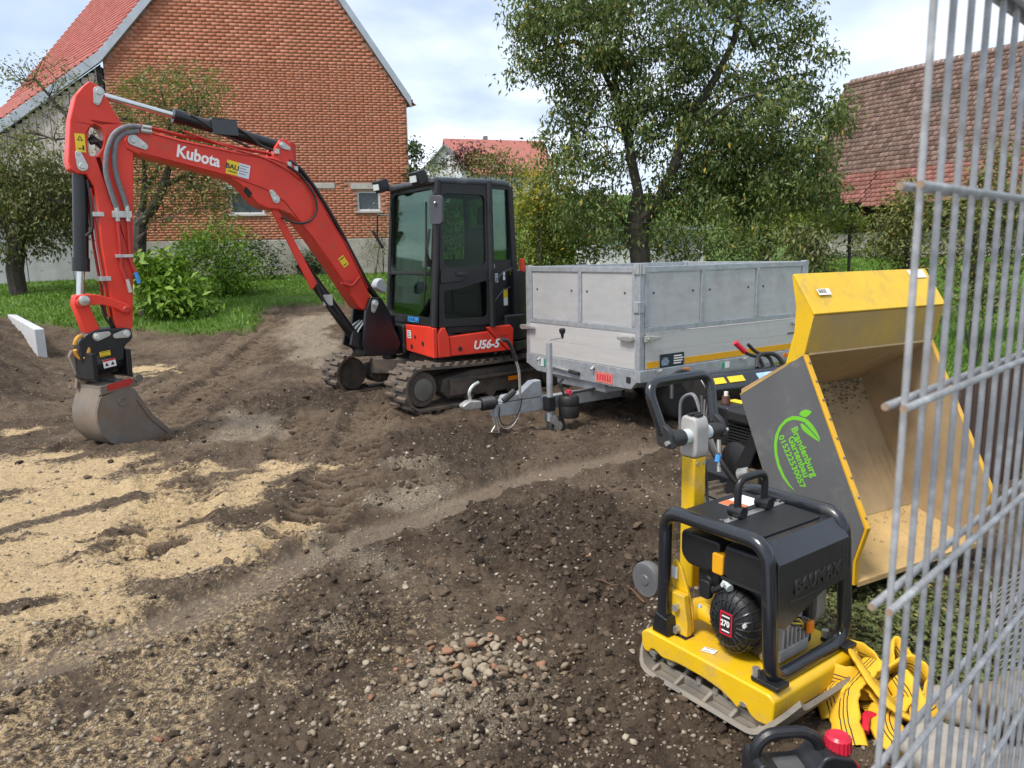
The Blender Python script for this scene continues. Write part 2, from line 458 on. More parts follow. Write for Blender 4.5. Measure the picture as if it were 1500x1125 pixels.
# ------------------------------------------------------------------ terrain
SAND = [[(-4.93, 6.42), (-4.62, 6.5), (-3.92, 6.57), (-3.34, 6.46), (-2.82, 5.92), (-2.33, 5.79), (-2.02, 6.06), (-1.74, 6.08), (-1.65, 5.79), (-1.62, 4.96), (-1.51, 4.53), (-1.33, 4.09), (-1.53, 3.88), (-1.91, 3.8), (-1.75, 3.54), (-1.83, 3.38), (-2.03, 3.24), (-2.03, 2.83), (-1.92, 2.42), (-2.48, 2.2), (-6, 3.5), (-7, 5.5)],
        [(-5.97, 11.41), (-5.46, 11.86), (-5.04, 10.75), (-5.47, 10.61)], [(-5.68, 7.74), (-5.1, 7.86), (-4.73, 7.21), (-5.18, 7.03)]]
GRAV = [[(-3.14, 7.95), (-2.45, 7.89), (-2.33, 7.38), (-2.51, 6.79), (-2.9, 6.81)], [(-4.4, 15.09), (-3.82, 15.55), (-3.03, 13.2), (-2.95, 11.39), (-3.6, 12.21), (-4.45, 13.89)],
        [(-0.92, 5.79), (-0.62, 5.77), (-0.49, 5.0), (-0.77, 4.94)], [(-0.42, 3.0), (-.2, 3.1), (.02, 2.7), (-.2, 2.5), (-.42, 2.6)], [(-1.2, 4.2), (-.8, 4.3), (-.55, 3.7), (-.9, 3.5)]]
WHEEL = [(2.2, 6.9), (1.25, 6.36), (0.43, 5.77), (-0.07, 5.41), (-0.52, 4.8), (-1.05, 4.27), (-1.38, 3.76), (-1.67, 3.36), (-1.99, 3.05), (-2.6, 2.6)]
TRACKS = [[(-4.26, 15.07), (-4.4, 13.33), (-4.11, 10.53), (-3.71, 8.25), (-3.47, 6.99)], [(-5.22, 16.17), (-4.95, 13.93), (-4.9, 11.8), (-4.55, 9.12)],
          [(-1.59, 8.25), (-1.45, 6.95), (-1.37, 5.81), (-1.30, 4.92), (-1.30, 4.25)], [(-2.2, 7.93), (-2.05, 6.9), (-1.9, 6.3)], [(-2.9, 6.0), (-2.4, 5.2), (-2.2, 4.2)]]
CHURN = [[(-1.25, 6.95), (-0.5, 7.46), (0.05, 6.85), (0.21, 5.9), (-0.33, 5.57), (-0.82, 5.25)], [(-0.25, 4.92), (0.53, 5.16), (0.91, 4.6), (0.72, 3.6), (0.34, 3.32), (-0.13, 3.72), (-0.46, 4.19)],
         [(0.11, 2.75), (0.54, 2.69), (0.71, 2.32), (0.09, 2.24), (-0.05, 2.4)], [(-3.0, 9.6), (-1.9, 9.5), (-1.9, 8.4), (-2.9, 8.0)], [(-1.1, 3.9), (-.8, 3.9), (-.5, 3.1), (-.8, 2.9)]]
LAWN = [(-300, 20), (-14.28, 16.48), (-10.71, 15.63), (-9.19, 14.88), (-7.12, 14.11), (-5.7, 13.82), (-4.95, 14.05), (-5.22, 15.15), (-5.35, 16.11), (-4.59, 16.32), (-4.02, 16.42), (-2.8, 16.3), (0, 15.4), (3, 12.6), (4.0, 10), (4.0, 6.5), (3.4, 4), (2.9, 2.2), (3.4, .6), (300, -20), (600, 600), (-600, 600)]
HEAP = [(-11.9, 15.4), (-10.5, 15.3), (-9.3, 14.0), (-7.75, 12.05), (-6.3, 9.9), (-5.7, 8.4), (-8.5, 7.6), (-13, 11)]

def base_z(x, y):
    return 1.15*sstep(9.5, 22.5, y)+.012*np.maximum(0, y-22.5)+6*sstep(42, 82, y)

def soil_masks(x, y):
    wob = (fbm(x*2.2, y*2.2, 4, 11)-.5)
    wob2 = (fbm(x*7, y*7, 3, 12)-.5)
    sand = np.zeros_like(x)
    for i, p in enumerate(SAND): sand = np.maximum(sand, sstep(-.34, .42, polydist(x, y, p)+wob*1.3+wob2*.5-(.0 if i == 0 else .05)))
    brk = fbm((x*.80+y*.60)*1.5+5, (y*.80-x*.60)*4.2, 5, 13); sand = sand*(.16+.84*sstep(.26, .52, brk))
    sand = np.maximum(sand, (.30*(1-sstep(-.6, .9, x))*(1-sstep(3.0, 4.6, y))+.22*(1-sstep(-1.5, 0, x)))*sstep(.30, .6, fbm(x*2.2+9, y*2.2, 4, 14)))
    grav = np.zeros_like(x)
    for p in GRAV: grav = np.maximum(grav, sstep(-.2, .2, polydist(x, y, p)+wob*.9))
    churn = np.zeros_like(x)
    for p in CHURN: churn = np.maximum(churn, sstep(-.25, .25, polydist(x, y, p)+wob*.9))
    churn = np.maximum(churn, .85*sstep(-.3, .8, polydist(x, y, HEAP)+wob*1.2))
    lawn = sstep(-.10, .10, polydist(x, y, LAWN)+wob*.7+wob2*.25)
    d, s, sd = pathdist(x, y, WHEEL); wheel = 1-sstep(.13, .19, d+wob*.10)
    return sand, grav, churn, lawn, wheel, d, s, sd

def track_prints(x, y, soil):
    """crawler prints: height change and relief shading put into the colour, pale on the lug bars (0..1), dark between (-)"""
    dz = np.zeros_like(x); tone = np.zeros_like(x)
    for k, p in enumerate(TRACKS):
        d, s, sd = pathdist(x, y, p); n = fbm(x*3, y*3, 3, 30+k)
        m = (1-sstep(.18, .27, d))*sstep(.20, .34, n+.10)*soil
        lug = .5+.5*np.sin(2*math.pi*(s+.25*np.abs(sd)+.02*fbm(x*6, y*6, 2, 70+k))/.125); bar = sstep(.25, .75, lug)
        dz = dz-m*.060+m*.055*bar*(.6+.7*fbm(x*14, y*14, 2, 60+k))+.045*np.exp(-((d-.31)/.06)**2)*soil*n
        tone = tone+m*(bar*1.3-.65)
    return dz, tone

def ground_z(x, y, masks=None, fine=True):
    x = np.asarray(x, float); y = np.asarray(y, float)
    sand, grav, churn, lawn, wheel, wd, ws, wsd = masks if masks is not None else soil_masks(x, y)
    z = base_z(x, y)
    z = z+.10*(fbm(x*.55, y*.55, 3, 1)-.5)*(1-sstep(20, 30, y))
    hp = sstep(-.4, 1.3, polydist(x, y, HEAP)); z = z+.66*hp
    z = z+.10*lawn*(1-sstep(17, 20, y))                       # turf edge stands a spade deep above the dug soil
    soil = (1-lawn)
    if fine:
        rid = 1-np.abs(2*fbm(x*5.5, y*5.5, 4, 3)-1)
        z = z+soil*(.085*(fbm(x*2.6, y*2.6, 5, 2)-.5)+.045*(rid-.6))*(1-.55*sand-.75*wheel)
        lump = np.maximum(0, fbm(x*11, y*11, 4, 5)-.50); z = z+soil*(lump*(.10+.09*churn)+.015*churn)*(1-.6*sand)*(1-.8*wheel)
        cl = np.maximum(0, fbm(x*26, y*26, 3, 6)-.52); z = z+soil*cl*(.035+.07*churn+.07*hp)*(1-.5*sand)
        z = z+.012*lawn*(fbm(x*9, y*9, 3, 8)-.5)
    z = z+track_prints(x, y, soil)[0]
    # wheel rut, pressed smooth with fine ribs running along it
    z = z-.042*wheel*soil+.055*np.exp(-((wd-.27)/.07)**2)*soil*fbm(x*4, y*4, 3, 40)+.004*wheel*np.sin(2*math.pi*wsd/.045)*soil
    return z

def gz(x, y, fine=False):
    return float(ground_z(np.array([x]), np.array([y]), fine=fine)[0])

# ground material: soil, sand, gravel, lawn by mesh attributes
t = NT('building_site_ground')
oc = t.n('TexCoord').outputs['Object']
nA = t.noise(3.5, 8, .68, oc); nB = t.noise(38, 6, .65, oc); nC = t.noise(150, 4, .7, oc); nD = t.noise(1.1, 5, .6, oc)
soil = t.mix(t.ramp(nA, .34, .66), (.052, .034, .021), (.172, .120, .078))
soil = t.mix(t.ramp(nD, .46, .66), soil, (.215, .156, .100))
soil = t.mix(t.math('MULTIPLY', t.ramp(nB, .28, .5), .85), (.036, .025, .017), soil)
soil = t.mix(t.attr('churn'), soil, t.mix(t.ramp(nB, .3, .7), (.026, .018, .012), (.112, .079, .053)))
vor = t.n('TexVoronoi'); vor.inputs['Scale'].default_value = 95; t.l(oc, vor.inputs['Vector'])
grain = t.mix(t.ramp(vor.outputs['Color'], .1, .95), (.30, .20, .095), (.92, .70, .42))
sandc = t.mix(t.ramp(nB, .25, .7), t.mix(.45, grain, (.38, .262, .125)), t.mix(.55, grain, (.74, .55, .31)))
fleck = t.ramp(nC, .60, .68)
v2 = t.n('TexVoronoi'); v2.inputs['Scale'].default_value = 48; v2.inputs['Randomness'].default_value = 1; t.l(oc, v2.inputs['Vector'])
v2s = t.n('SeparateColor'); t.l(v2.outputs['Color'], v2s.inputs[0])
peb = t.math('MULTIPLY', t.math('LESS_THAN', v2.outputs['Distance'], .33), t.math('GREATER_THAN', v2s.outputs[0], t.math('SUBTRACT', .93, t.math('MULTIPLY', t.attr('grav'), .4))))
soil = t.mix(t.math('MULTIPLY', peb, .9), soil, t.mix(v2s.outputs[1], (.19, .145, .10), (.46, .39, .30)))
soil = t.mix(t.math('MULTIPLY', fleck, t.math('ADD', t.attr('grav'), .38, True)), soil, grain)
tn = t.attr('tone'); soil = t.mix(t.math('MULTIPLY', tn, 1.05, True), soil, (.215, .155, .102)); soil = t.mix(t.math('MULTIPLY', tn, -.9, True), soil, (.030, .021, .014))  # painted relief of the crawler prints: lightened lug bars, shade coloured into the gaps
pale = t.mix(t.ramp(nB, .3, .7), (.20, .150, .105), (.29, .225, .160))
col = t.mix(t.math('MULTIPLY', t.attr('wheel'), .85), soil, pale)
sm_ = t.ramp(t.math('ADD', t.attr('sand'), t.math('ADD', t.math('MULTIPLY', t.math('SUBTRACT', nB, .5), 1.7), t.math('MULTIPLY', t.math('SUBTRACT', nC, .5), 1.5))), .42, .80)
col = t.mix(sm_, col, sandc)
col = t.mix(t.math('MULTIPLY', t.attr('grav'), t.ramp(nC, .38, .52)), col, t.mix(t.ramp(nC, .4, .6), (.20, .155, .105), (.40, .335, .245)))
gr = t.mix(t.ramp(t.noise(.6, 5, .6, oc), .35, .68), (.075, .155, .018), (.145, .25, .035)); gr = t.mix(t.ramp(nB, .3, .7), (.045, .09, .013), gr)
col = t.mix(t.attr('lawn'), col, gr)
t.l(col, t.b.inputs['Base Color'])
wet = t.ramp(nD, .38, .55, (.97,)*3, (.78,)*3); t.l(wet, t.b.inputs['Roughness']); t.b.inputs['Specular IOR Level'].default_value = .3
nE = t.noise(420, 3, .7, oc); hh = t.math('ADD', t.math('ADD', t.math('MULTIPLY', nB, 1.6), t.math('MULTIPLY', nC, .9)), t.math('MULTIPLY', nE, .25)); t.bump(hh, 1.0, .020)
M_ground = t.m

def build_ground():
    rr = [1.45]
    while rr[-1] < 60: rr.append(rr[-1]+(min(.034, max(.003, rr[-1]**2*.00062)) if rr[-1] < 16.5 else rr[-1]**2*.0006))
    rr += [66, 75, 88, 105, 130, 170, 240, 380, 700]
    aa = np.radians(np.linspace(-41, 41, 620)); aa = np.concatenate([np.radians(np.linspace(-150, -42, 30)), aa, np.radians(np.linspace(42, 150, 30))])
    RR, AA = np.meshgrid(np.array(rr), aa, indexing='ij'); x = (RR*np.sin(AA)).ravel(); y = (RR*np.cos(AA)).ravel()
    mk = soil_masks(x, y); z = ground_z(x, y, mk); n0, n1_ = RR.shape
    i = np.arange(n0*n1_).reshape(n0, n1_); f = np.stack([i[:-1, :-1], i[:-1, 1:], i[1:, 1:], i[1:, :-1]], -1).reshape(-1, 4)[:, ::-1]
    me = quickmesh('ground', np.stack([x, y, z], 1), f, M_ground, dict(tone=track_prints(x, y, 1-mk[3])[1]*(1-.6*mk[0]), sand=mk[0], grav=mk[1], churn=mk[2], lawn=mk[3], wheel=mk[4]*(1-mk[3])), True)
    return tag(link('ground', me), kind='structure')
ground = build_ground()

# ------------------------------------------------------------------ stones, gravel, clods
import bmesh
def rock_shapes(n, sub, seed, rough=.45, flat=.7):
    rs = np.random.RandomState(seed); o = []
    for k in range(n):
        bm = bmesh.new(); bmesh.ops.create_icosphere(bm, subdivisions=sub, radius=1)
        v = np.array([q.co[:] for q in bm.verts]); f = np.array([[q.index for q in fa.verts] for fa in bm.faces]); bm.free()
        for _ in range(5 if rough < 1 else 9):                  # chop facets
            d = rs.normal(size=3); d /= np.linalg.norm(d); h = rs.uniform(.42, .85); p = v@d; v = v-np.outer(np.maximum(0, p-h), d)
        v = v*(1+rough*(rs.rand(len(v), 1)-.5)*.5)*np.array([1, rs.uniform(.65, 1), rs.uniform(.45, flat)]); o.append((v, f))
    return o
ROCK_S = rock_shapes(10, 1, 3); ROCK_B = rock_shapes(10, 2, 5, .18, .75); CLOD = rock_shapes(14, 2, 9, 1.25, .75)
def rotm(rs):
    a, b, c = rs.uniform(-.5, .5), rs.uniform(-.5, .5), rs.uniform(0, 6.283); ca, sa, cb, sb, cc, sc = math.cos(a), math.sin(a), math.cos(b), math.sin(b), math.cos(c), math.sin(c)
    return np.array([[cc, -sc, 0], [sc, cc, 0], [0, 0, 1]])@np.array([[1, 0, 0], [0, ca, -sa], [0, sa, ca]])@np.array([[cb, 0, sb], [0, 1, 0], [-sb, 0, cb]])
def scatter(name, shapes, x, y, size, m, seed, sink=.25, tint=None, parent=None):
    rs = np.random.RandomState(seed); z = ground_z(x, y); V = []; F = []; T = []; n = 0
    for i in range(len(x)):
        v, f = shapes[rs.randint(len(shapes))]; vv = (v*size[i])@rotm(rs).T+np.array([x[i], y[i], z[i]+size[i]*(.5-sink)*.8]); V.append(vv); F.append(f+n); n += len(v)
        T.append(np.full(len(v), rs.rand() if tint is None else tint[i]))
    return tag(link(name, quickmesh(name, np.concatenate(V), np.concatenate(F), m, dict(tint=np.concatenate(T)))), kind='stuff')
M_stone = tint_mat('pale_limestone_and_brick_rubble', (.20, .145, .09), (.38, .32, .24), .85, bump=.3, bscale=120, dirt=(.16, .115, .08), damt=.42, dscale=30)
M_stoner = tint_mat('brick_rubble', (.26, .12, .07), (.31, .18, .11), .9, bump=.3, bscale=120)
M_gravel = tint_mat('mixed_gravel', (.12, .092, .065), (.40, .34, .26), .88, bump=.2, bscale=200)
M_clod = tint_mat('soil_clods', (.026, .018, .012), (.12, .085, .057), .95, bump=.6, bscale=70)

rs = np.random.RandomState(21)
def rnd_ground(n, seed, weight):
    """points on the visible ground, kept with probability weight(x, y)"""
    r_ = np.random.RandomState(seed); X = []; Y = []
    while len(X) < n:
        u = r_.uniform(1/13., 1/2.0, 20000); r0 = 1/u; a = np.radians(r_.uniform(-40, 34, 20000)); x = r0*np.sin(a); y = r0*np.cos(a)
        mk = soil_masks(x, y); k = r_.rand(20000) < weight(x, y, mk)*(1-mk[3]); X += list(x[k]); Y += list(y[k])
    return np.array(X[:n]), np.array(Y[:n])
gx, gy = rnd_ground(9000, 31, lambda x, y, m: .16+.5*m[1]+.16*m[0]+.05*m[4]); dist = np.hypot(gx, gy)
scatter('gravel', rock_shapes(8, 1, 4, .3)[:8], gx, gy, np.minimum(rs.lognormal(math.log(.0050), .48, len(gx)), .018)*(1+.09*dist), M_gravel, 32)
cx_, cy_ = rnd_ground(5200, 33, lambda x, y, m: (.14+.55*m[2])*(1-.93*m[0])*(1-.95*m[4])); dist = np.hypot(cx_, cy_)
scatter('soil_clods', CLOD, cx_, cy_, np.minimum(rs.lognormal(math.log(.0085), .5, len(cx_)), .024)*(1+.11*dist), M_clod, 34, .35)
# the stones one can pick out singly: parts of the ground
stone_me = [quickmesh('stone', v, f, M_stone, dict(tint=np.full(len(v), (k*.37) % 1))) for k, (v, f) in enumerate(ROCK_B)]
stone_red = [quickmesh('stone', v, f, M_stoner, dict(tint=np.full(len(v), .5*k))) for k, (v, f) in enumerate(ROCK_B[:2])]
px_, py_ = [], []
while len(px_) < 150:                                           # the little heap of rubble in the foreground
    a, b = rs.normal(-.18, .16), rs.normal(2.80, .15); px_.append(a); py_.append(b)
ex, ey = rnd_ground(125, 41, lambda x, y, m: (.04+.7*m[1]+.10*m[0])*np.exp(-np.maximum(0, y-2.2)*.28)); px_ += list(ex); py_ += list(ey)
px_, py_ = np.array(px_), np.array(py_); pz_ = ground_z(px_, py_)
for i in range(len(px_)):
    inpile = i < 150; s = (rs.uniform(.010, .028)*(.8+.4*rs.rand()) if inpile else rs.uniform(.008, .019)*(1+.14*max(0, py_[i]-2.5)))
    z = pz_[i]+s*.25+(.035*math.exp(-((px_[i]+.18)**2+(py_[i]-2.8)**2)/.03) if inpile else 0)
    M = np.eye(4); M[:3, :3] = rotm(rs)*s; M[:3, 3] = (px_[i], py_[i], z)
    inst(stone_red[rs.randint(2)] if rs.rand() < .10 else stone_me[rs.randint(10)], 'stone', ground, M)

# ------------------------------------------------------------------ grass
M_grass = leaf_mat('grass_blades', (.085, .175, .018), (.19, .32, .05), (.30, .32, .09), .35)
def build_grass(n=110000):
    r_ = np.random.RandomState(51); u = r_.uniform(1/34., 1/3.5, n*2); r0 = 1/u; a = np.radians(r_.uniform(-40, 40, n*2)); x = r0*np.sin(a); y = r0*np.cos(a)
    # thin out far away, keep lawn only
    far = r_.uniform(9, 33, n*2); m2 = r_.rand(n*2) < .75; x = np.where(m2, far*np.sin(a), x); y = np.where(m2, far*np.cos(a), y)
    la = polydist(x, y, LAWN)+(fbm(x*2.2, y*2.2, 4, 11)-.5)*.7; k = (la > -.05) & (vnoise(x*1.3, y*1.3, 52) > .12); x, y = x[k][:n], y[k][:n]; n = len(x)
    z = ground_z(x, y); ang = r_.uniform(0, 6.283, n); h = r_.uniform(.022, .065, n)*(1+.6*vnoise(x*.8, y*.8, 53))*(1+.9*np.exp(-np.abs(la[k][:n])*3)); w = r_.uniform(.006, .013, n)*(1+np.hypot(x, y)*.06); ln = r_.uniform(.2, .9, n)
    cx, sx = np.cos(ang), np.sin(ang); b = r_.uniform(0, 6.283, n)
    p0 = np.stack([x-cx*w, y-sx*w, z], 1); p1 = np.stack([x+cx*w, y+sx*w, z], 1); p2 = np.stack([x+np.cos(b)*h*ln, y+np.sin(b)*h*ln, z+h], 1)
    v = np.stack([p0, p1, p2], 1).reshape(-1, 3); f = np.arange(3*n).reshape(n, 3)
    tint = np.repeat(np.clip(.5*vnoise(x*.7, y*.7, 54)+.5*r_.rand(n), 0, 1)*.93, 3)
    return tag(link('grass', quickmesh('grass', v, f, M_grass, dict(tint=tint))), kind='stuff')
build_grass()
# ------------------------------------------------------------------ brick barn behind the excavator
M_brick = tint_mat('red_brick', (.375, .140, .076), (.475, .200, .122), .88, bump=.2, bscale=60, dirt=(.26, .14, .10), damt=.30, dscale=.9)
M_mort = mat('lime_mortar', (.34, .185, .130), .95, 0, .2, 3, bump=.3, bscale=60)
M_base = mat('peeling_plaster_base', (.40, .375, .34), .95, 0, .22, 1.2, dirt=(.24, .215, .18), damt=.5, dscale=1.4, bump=.5, bscale=14)
M_conc = mat('grey_concrete', (.37, .375, .375), .9, 0, .14, 1.5, dirt=(.24, .24, .22), damt=.42, dscale=1.2, bump=.25, bscale=30, stretch=(2, 2, .4))
M_lint = mat('concrete_lintel', (.43, .41, .37), .9, 0, .15, 4, dirt=(.3, .28, .24), damt=.4)
M_roofr = mat('red_sheet_roof', (.52, .165, .14), .45, 0, .16, 2.5, dirt=(.58, .30, .27), damt=.46, dscale=2.2, stretch=(1, 1, 3))
M_zincd = mat('dull_zinc_flashing', (.36, .40, .44), .55, .3, .15, 4)
M_board = mat('weathered_pale_boards', (.50, .44, .40), .85, 0, .2, 3, dirt=(.36, .29, .25), damt=.45, dscale=3, stretch=(4, 4, .5))
M_brown = mat('brown_timber', (.12, .060, .032), .8, 0, .25, 8, stretch=(6, 6, .6))

GD = np.array([math.sin(R(78)), math.cos(R(78)), 0]); BD = np.array([math.sin(R(-46)), math.cos(R(-46)), 0])
GM = frame((-3.13, 24.4, 0), GD)
barn = thing('brick_barn', 'tall red brick barn with steep red roof behind the red excavator', 'barn', GM)
APEX, KR, KL, EL = (-4.07, 12.6), (0.03, 6.45), (-8.62, 7.46), (-13.6, 4.15)
WIN = [(-1.66, -.95, 3.13, 3.74), (-5.45, -4.48, 3.06, 3.74)]
LINT = [(-1.83, -.62, 3.80, 3.97), (-3.75, -2.33, 3.82, 3.98), (-5.6, -4.3, 3.80, 3.97)]
def hole(x0, x1, z0, z1): return [(x0, z0), (x1, z0), (x1, z1), (x0, z1)]
MB(GM).prism([(0, 2.28), (0, 6.42), APEX, (-8.6, 7.4), (-8.6, 2.28)], .004, .36, holes=[hole(*w) for w in WIN]).build('wall', M_mort, barn, smooth=0)
MB(GM).box(-8.62, .02, -.02, .34, .6, 2.276).build('plinth', M_base, barn, bevel=.02)
for l in LINT: MB(GM).box(l[0], l[1], -.022, .1, l[2], l[3]).build('lintel', M_lint, barn, bevel=.01)
M_frame = mat('white_window_frame', (.62, .63, .62), .5, 0, .06)
for w in WIN:
    f = MB(GM); x0, x1, z0, z1 = w
    f.box(x0, x0+.055, .05, .12, z0, z1); f.box(x1-.055, x1, .05, .12, z0, z1); f.box(x0+.055, x1-.055, .05, .12, z0, z0+.055); f.box(x0+.055, x1-.055, .05, .12, z1-.055, z1)
    wo = f.build('window', M_frame, barn, smooth=0)
    MB(GM).box(x0+.05, x1-.05, .085, .10, z0+.05, z1-.05).build('pane', M_pane, wo, smooth=0)
    MB(GM).box(x0-.10, x1+.07, -.05, .08, z0-.065, z0-.004).build('window_sill', M_lint, barn, bevel=.008)
def gable_in(x, z, m=.0):
    top = np.where(x > APEX[0], APEX[1]+(KR[1]-APEX[1])*(x-APEX[0])/(KR[0]-APEX[0]), APEX[1]+(KL[1]-APEX[1])*(x-APEX[0])/(KL[0]-APEX[0]))
    return (z < top-m) & (x < -.0) & (x > -8.6)
def bricks():
    r_ = np.random.RandomState(61); L = []
    z = 2.285; row = 0
    while z < 12.4:
        h = .076 if z < 7.45 else .098; hd = (row % 4 == 3) if z < 7.45 else False; w = .127 if hd else .252
        xs = np.arange(-8.6+(w/2 if row % 2 else 0), 0, w)
        for x in xs:
            c = (x+w/2, z+h/2)
            if x+w > 0 or not gable_in(np.array(c[0]-w*.45), np.array(c[1]+h*.4)) or not gable_in(np.array(c[0]+w*.45), np.array(c[1]+h*.4)): continue
            if any(a-w*.42 < c[0] < b+w*.42 and q-h*.4 < c[1] < s+h*.4 for a, b, q, s in WIN+LINT): continue
            L.append((c[0], c[1], w-.011+r_.uniform(-.004, .003), h-.011+r_.uniform(-.003, .002), r_.uniform(-.004, .001)))
        z += h; row += 1
    L = np.array(L)
    near = np.argsort(np.where((L[:, 1] > 7.5) & (L[:, 1] < 9.2) & (L[:, 2] > .2), np.abs(L[:, 0]+7.0)+.3*np.abs(L[:, 1]-8.2), 99))[:300]
    pick = np.zeros(len(L), bool); pick[near] = True
    def geo(c):
        x, z, w, h, d = c.T; V = []
        for sx, sz, yy in ((-1, -1, 0), (1, -1, 0), (1, 1, 0), (-1, 1, 0), (-1, -1, 1), (1, -1, 1), (1, 1, 1), (-1, 1, 1)):
            V.append(np.stack([x+sx*w/2, np.where(yy, .03, d-.004), z+sz*h/2], 1))
        V = np.stack(V, 1).reshape(-1, 3); f = np.array([[0, 1, 2, 3], [0, 4, 5, 1], [1, 5, 6, 2], [2, 6, 7, 3], [3, 7, 4, 0]])
        return V, (np.arange(len(c))[:, None, None]*8+f).reshape(-1, 4)
    rest = L[~pick]; V, F = geo(rest)
    b1 = np.clip(.5*vnoise(rest[:, 0]*.5, rest[:, 1]*.5, 62)+.65*r_.rand(len(rest))-.08, 0, 1); b1 = np.where(r_.rand(len(rest)) < .04, 1.5, b1); b1 = np.where(r_.rand(len(rest)) < .03, -.4, b1)
    o = link('brickwork', quickmesh('brickwork', V, F, M_brick, dict(tint=np.repeat(b1, 8))), barn); tag(o, kind='stuff')
    kinds = []
    for k in range(8):
        V, F = geo(np.array([[0, 0, .241, .093, -.004]])); V = V+np.random.RandomState(k).uniform(-.003, .003, V.shape); kinds.append(quickmesh('brick', V, F, M_brick, dict(tint=np.full(8, (k*.3) % 1.1))))
    for c in L[pick]:
        M = GM @ trs((c[0], 0, c[1]))
        inst(kinds[r_.randint(8)], 'brick', barn, M)
bricks()
# roof: left slope runs back along the barn, ribbed sheets laid across the slope
def ribbed(pts, step, h):
    o = []
    for (ax, az), (bx, bz) in zip(pts[:-1], pts[1:]):
        l = math.hypot(bx-ax, bz-az); n = int(l/step); nx, nz = (bz-az)/l, -(bx-ax)/l
        if nz < 0: nx, nz = -nx, -nz
        for k in range(n):
            for tt, hh in ((0, 0), (.55, h*.35), (.8, h), (.97, h)):
                t_ = (k+tt)/n; o.append((ax+(bx-ax)*t_+nx*hh, az+(bz-az)*t_+nz*hh))
    return o
def roof_sheet(pts, back, y0, name):
    o = np.array(pts); v = []
    for (x, z) in o: v.append((x, y0, z))
    bl = np.linalg.inv(GM)[:3, :3] @ back
    for (x, z) in o: v.append((x+bl[0], y0+bl[1], z))
    n = len(o); m = MB(GM); m.add(v, [(i, i+1, n+i+1, n+i) for i in range(n-1)]); return m.build(name, M_roofr, barn, smooth=0)
prof = ribbed([(APEX[0], APEX[1]+.12), (KL[0]+.0, KL[1]+.16), (-11.2, 5.80), (EL[0], EL[1]+.12)], .21, .06)
roof_sheet(prof, BD*10.7, -.10, 'roof')
prof = ribbed([(APEX[0], APEX[1]+.12), (KR[0]+.25, KR[1]-.15)], .165, .035)
roof_sheet(prof, BD*10.7, -.10, 'roof')
for pts in ([(APEX[0], APEX[1]), KL, (-11.2, 5.62), EL], [APEX, (KR[0]+.12, KR[1]-.06)]):
    up = [(x, z+.17) for x, z in pts]; dn = [(x, z-.13) for x, z in pts]
    MB(GM).prism(up+dn[::-1], -.13, -.02).build('verge_flashing', M_zincd, barn, smooth=0)
MB(GM).prism([(-8.7, 7.3), (-11.2, 5.55), (-13.6, 4.05), (-13.6, 3.9), (-8.7, 4.35)], .10, .14).build('lean_to_backing', M_dark, barn, smooth=0)
for k in range(26):
    x = -8.76-k*.185
    zt = 7.38+(x+8.6)*.70 if x > -11.2 else 5.55+(x+11.2)*.62
    MB(GM).box(x-.085, x+.085, .02+.012*(k % 2), .10, 4.25+.05*((k*7) % 5)/5-.03*(-x-8.7), zt-.1).build('board', M_board, barn, smooth=0)
MB(GM).box(-13.6, -8.7, 1.2, 1.3, .5, 4.4).build('lean_to_wall', M_dark, barn, smooth=0)
MB(GM).box(-8.8, -8.64, .0, .16, .8, 7.2).build('corner_post', M_dark, barn, smooth=0)
cw = thing('concrete_wall', 'grey concrete wall of tall panels below the barn lean-to on the left', 'wall', GM @ trs((-8.7, -.25, 0)))
for k in range(7): MB(GM).box(-8.72-k*1.2-1.185, -8.72-k*1.2, -.28+.01*(k % 2), -.12, .5, 2.85).build('panel', M_conc, cw, bevel=.01)

# ------------------------------------------------------------------ tiled barn at right
RD = np.array([.53, -.848, 0]); RM = frame((15.65, 34, 0), RD)
rb = thing('tiled_barn', 'long barn with brown mossy tile roof and red lower tiles behind the fence', 'barn', RM)
M_tileb = tint_mat('weathered_brown_roof_tiles', (.135, .080, .062), (.27, .175, .145), .85, bump=.4, bscale=30, dirt=(.10, .085, .07), damt=.36, dscale=.8)
M_tiler = tint_mat('red_roof_tiles', (.20, .078, .060), (.32, .140, .112), .8, bump=.4, bscale=30, dirt=(.19, .09, .07), damt=.38, dscale=.8)
PR = [(-.50, 3.62), (.62, 4.98), (3.1, 9.5)]
def tiles(a, b, x0, x1, m, seed, extra=0):
    r_ = np.random.RandomState(seed); l = math.hypot(b[0]-a[0], b[1]-a[1]); ny, nz = -(b[1]-a[1])/l, (b[0]-a[0])/l; rows = int(l/.235); C = []; T = []
    for k in range(-extra, rows+1):
        for x in np.arange(x0+(.11 if k % 2 else 0), x1, .225):
            C.append((x+r_.uniform(-.008, .008), k*l/rows+r_.uniform(-.012, .012), r_.uniform(0, .012))); T.append(r_.rand())
    C = np.array(C); V = []
    for sx, t0, d0 in ((-1, 0, .055), (1, 0, .055), (1, .30, .012), (-1, .30, .012), (-1, 0, .015), (1, 0, .015)):
        t_ = C[:, 1]+t0; d = d0+C[:, 2]; V.append(np.stack([C[:, 0]+sx*.104, a[0]+(b[0]-a[0])*t_/l+ny*d, a[1]+(b[1]-a[1])*t_/l+nz*d], 1))
    V = np.stack(V, 1).reshape(-1, 3); q = np.arange(len(C))[:, None, None]*6; F = (q+np.array([[0, 1, 2, 3], [0, 4, 5, 1], [0, 3, 3, 4], ])[:2]).reshape(-1, 4)
    me = quickmesh('roof_tiles', V, F, m, dict(tint=np.repeat(np.array(T), 6))); o = link('roof_tiles', me, rb); return tag(o, kind='stuff')
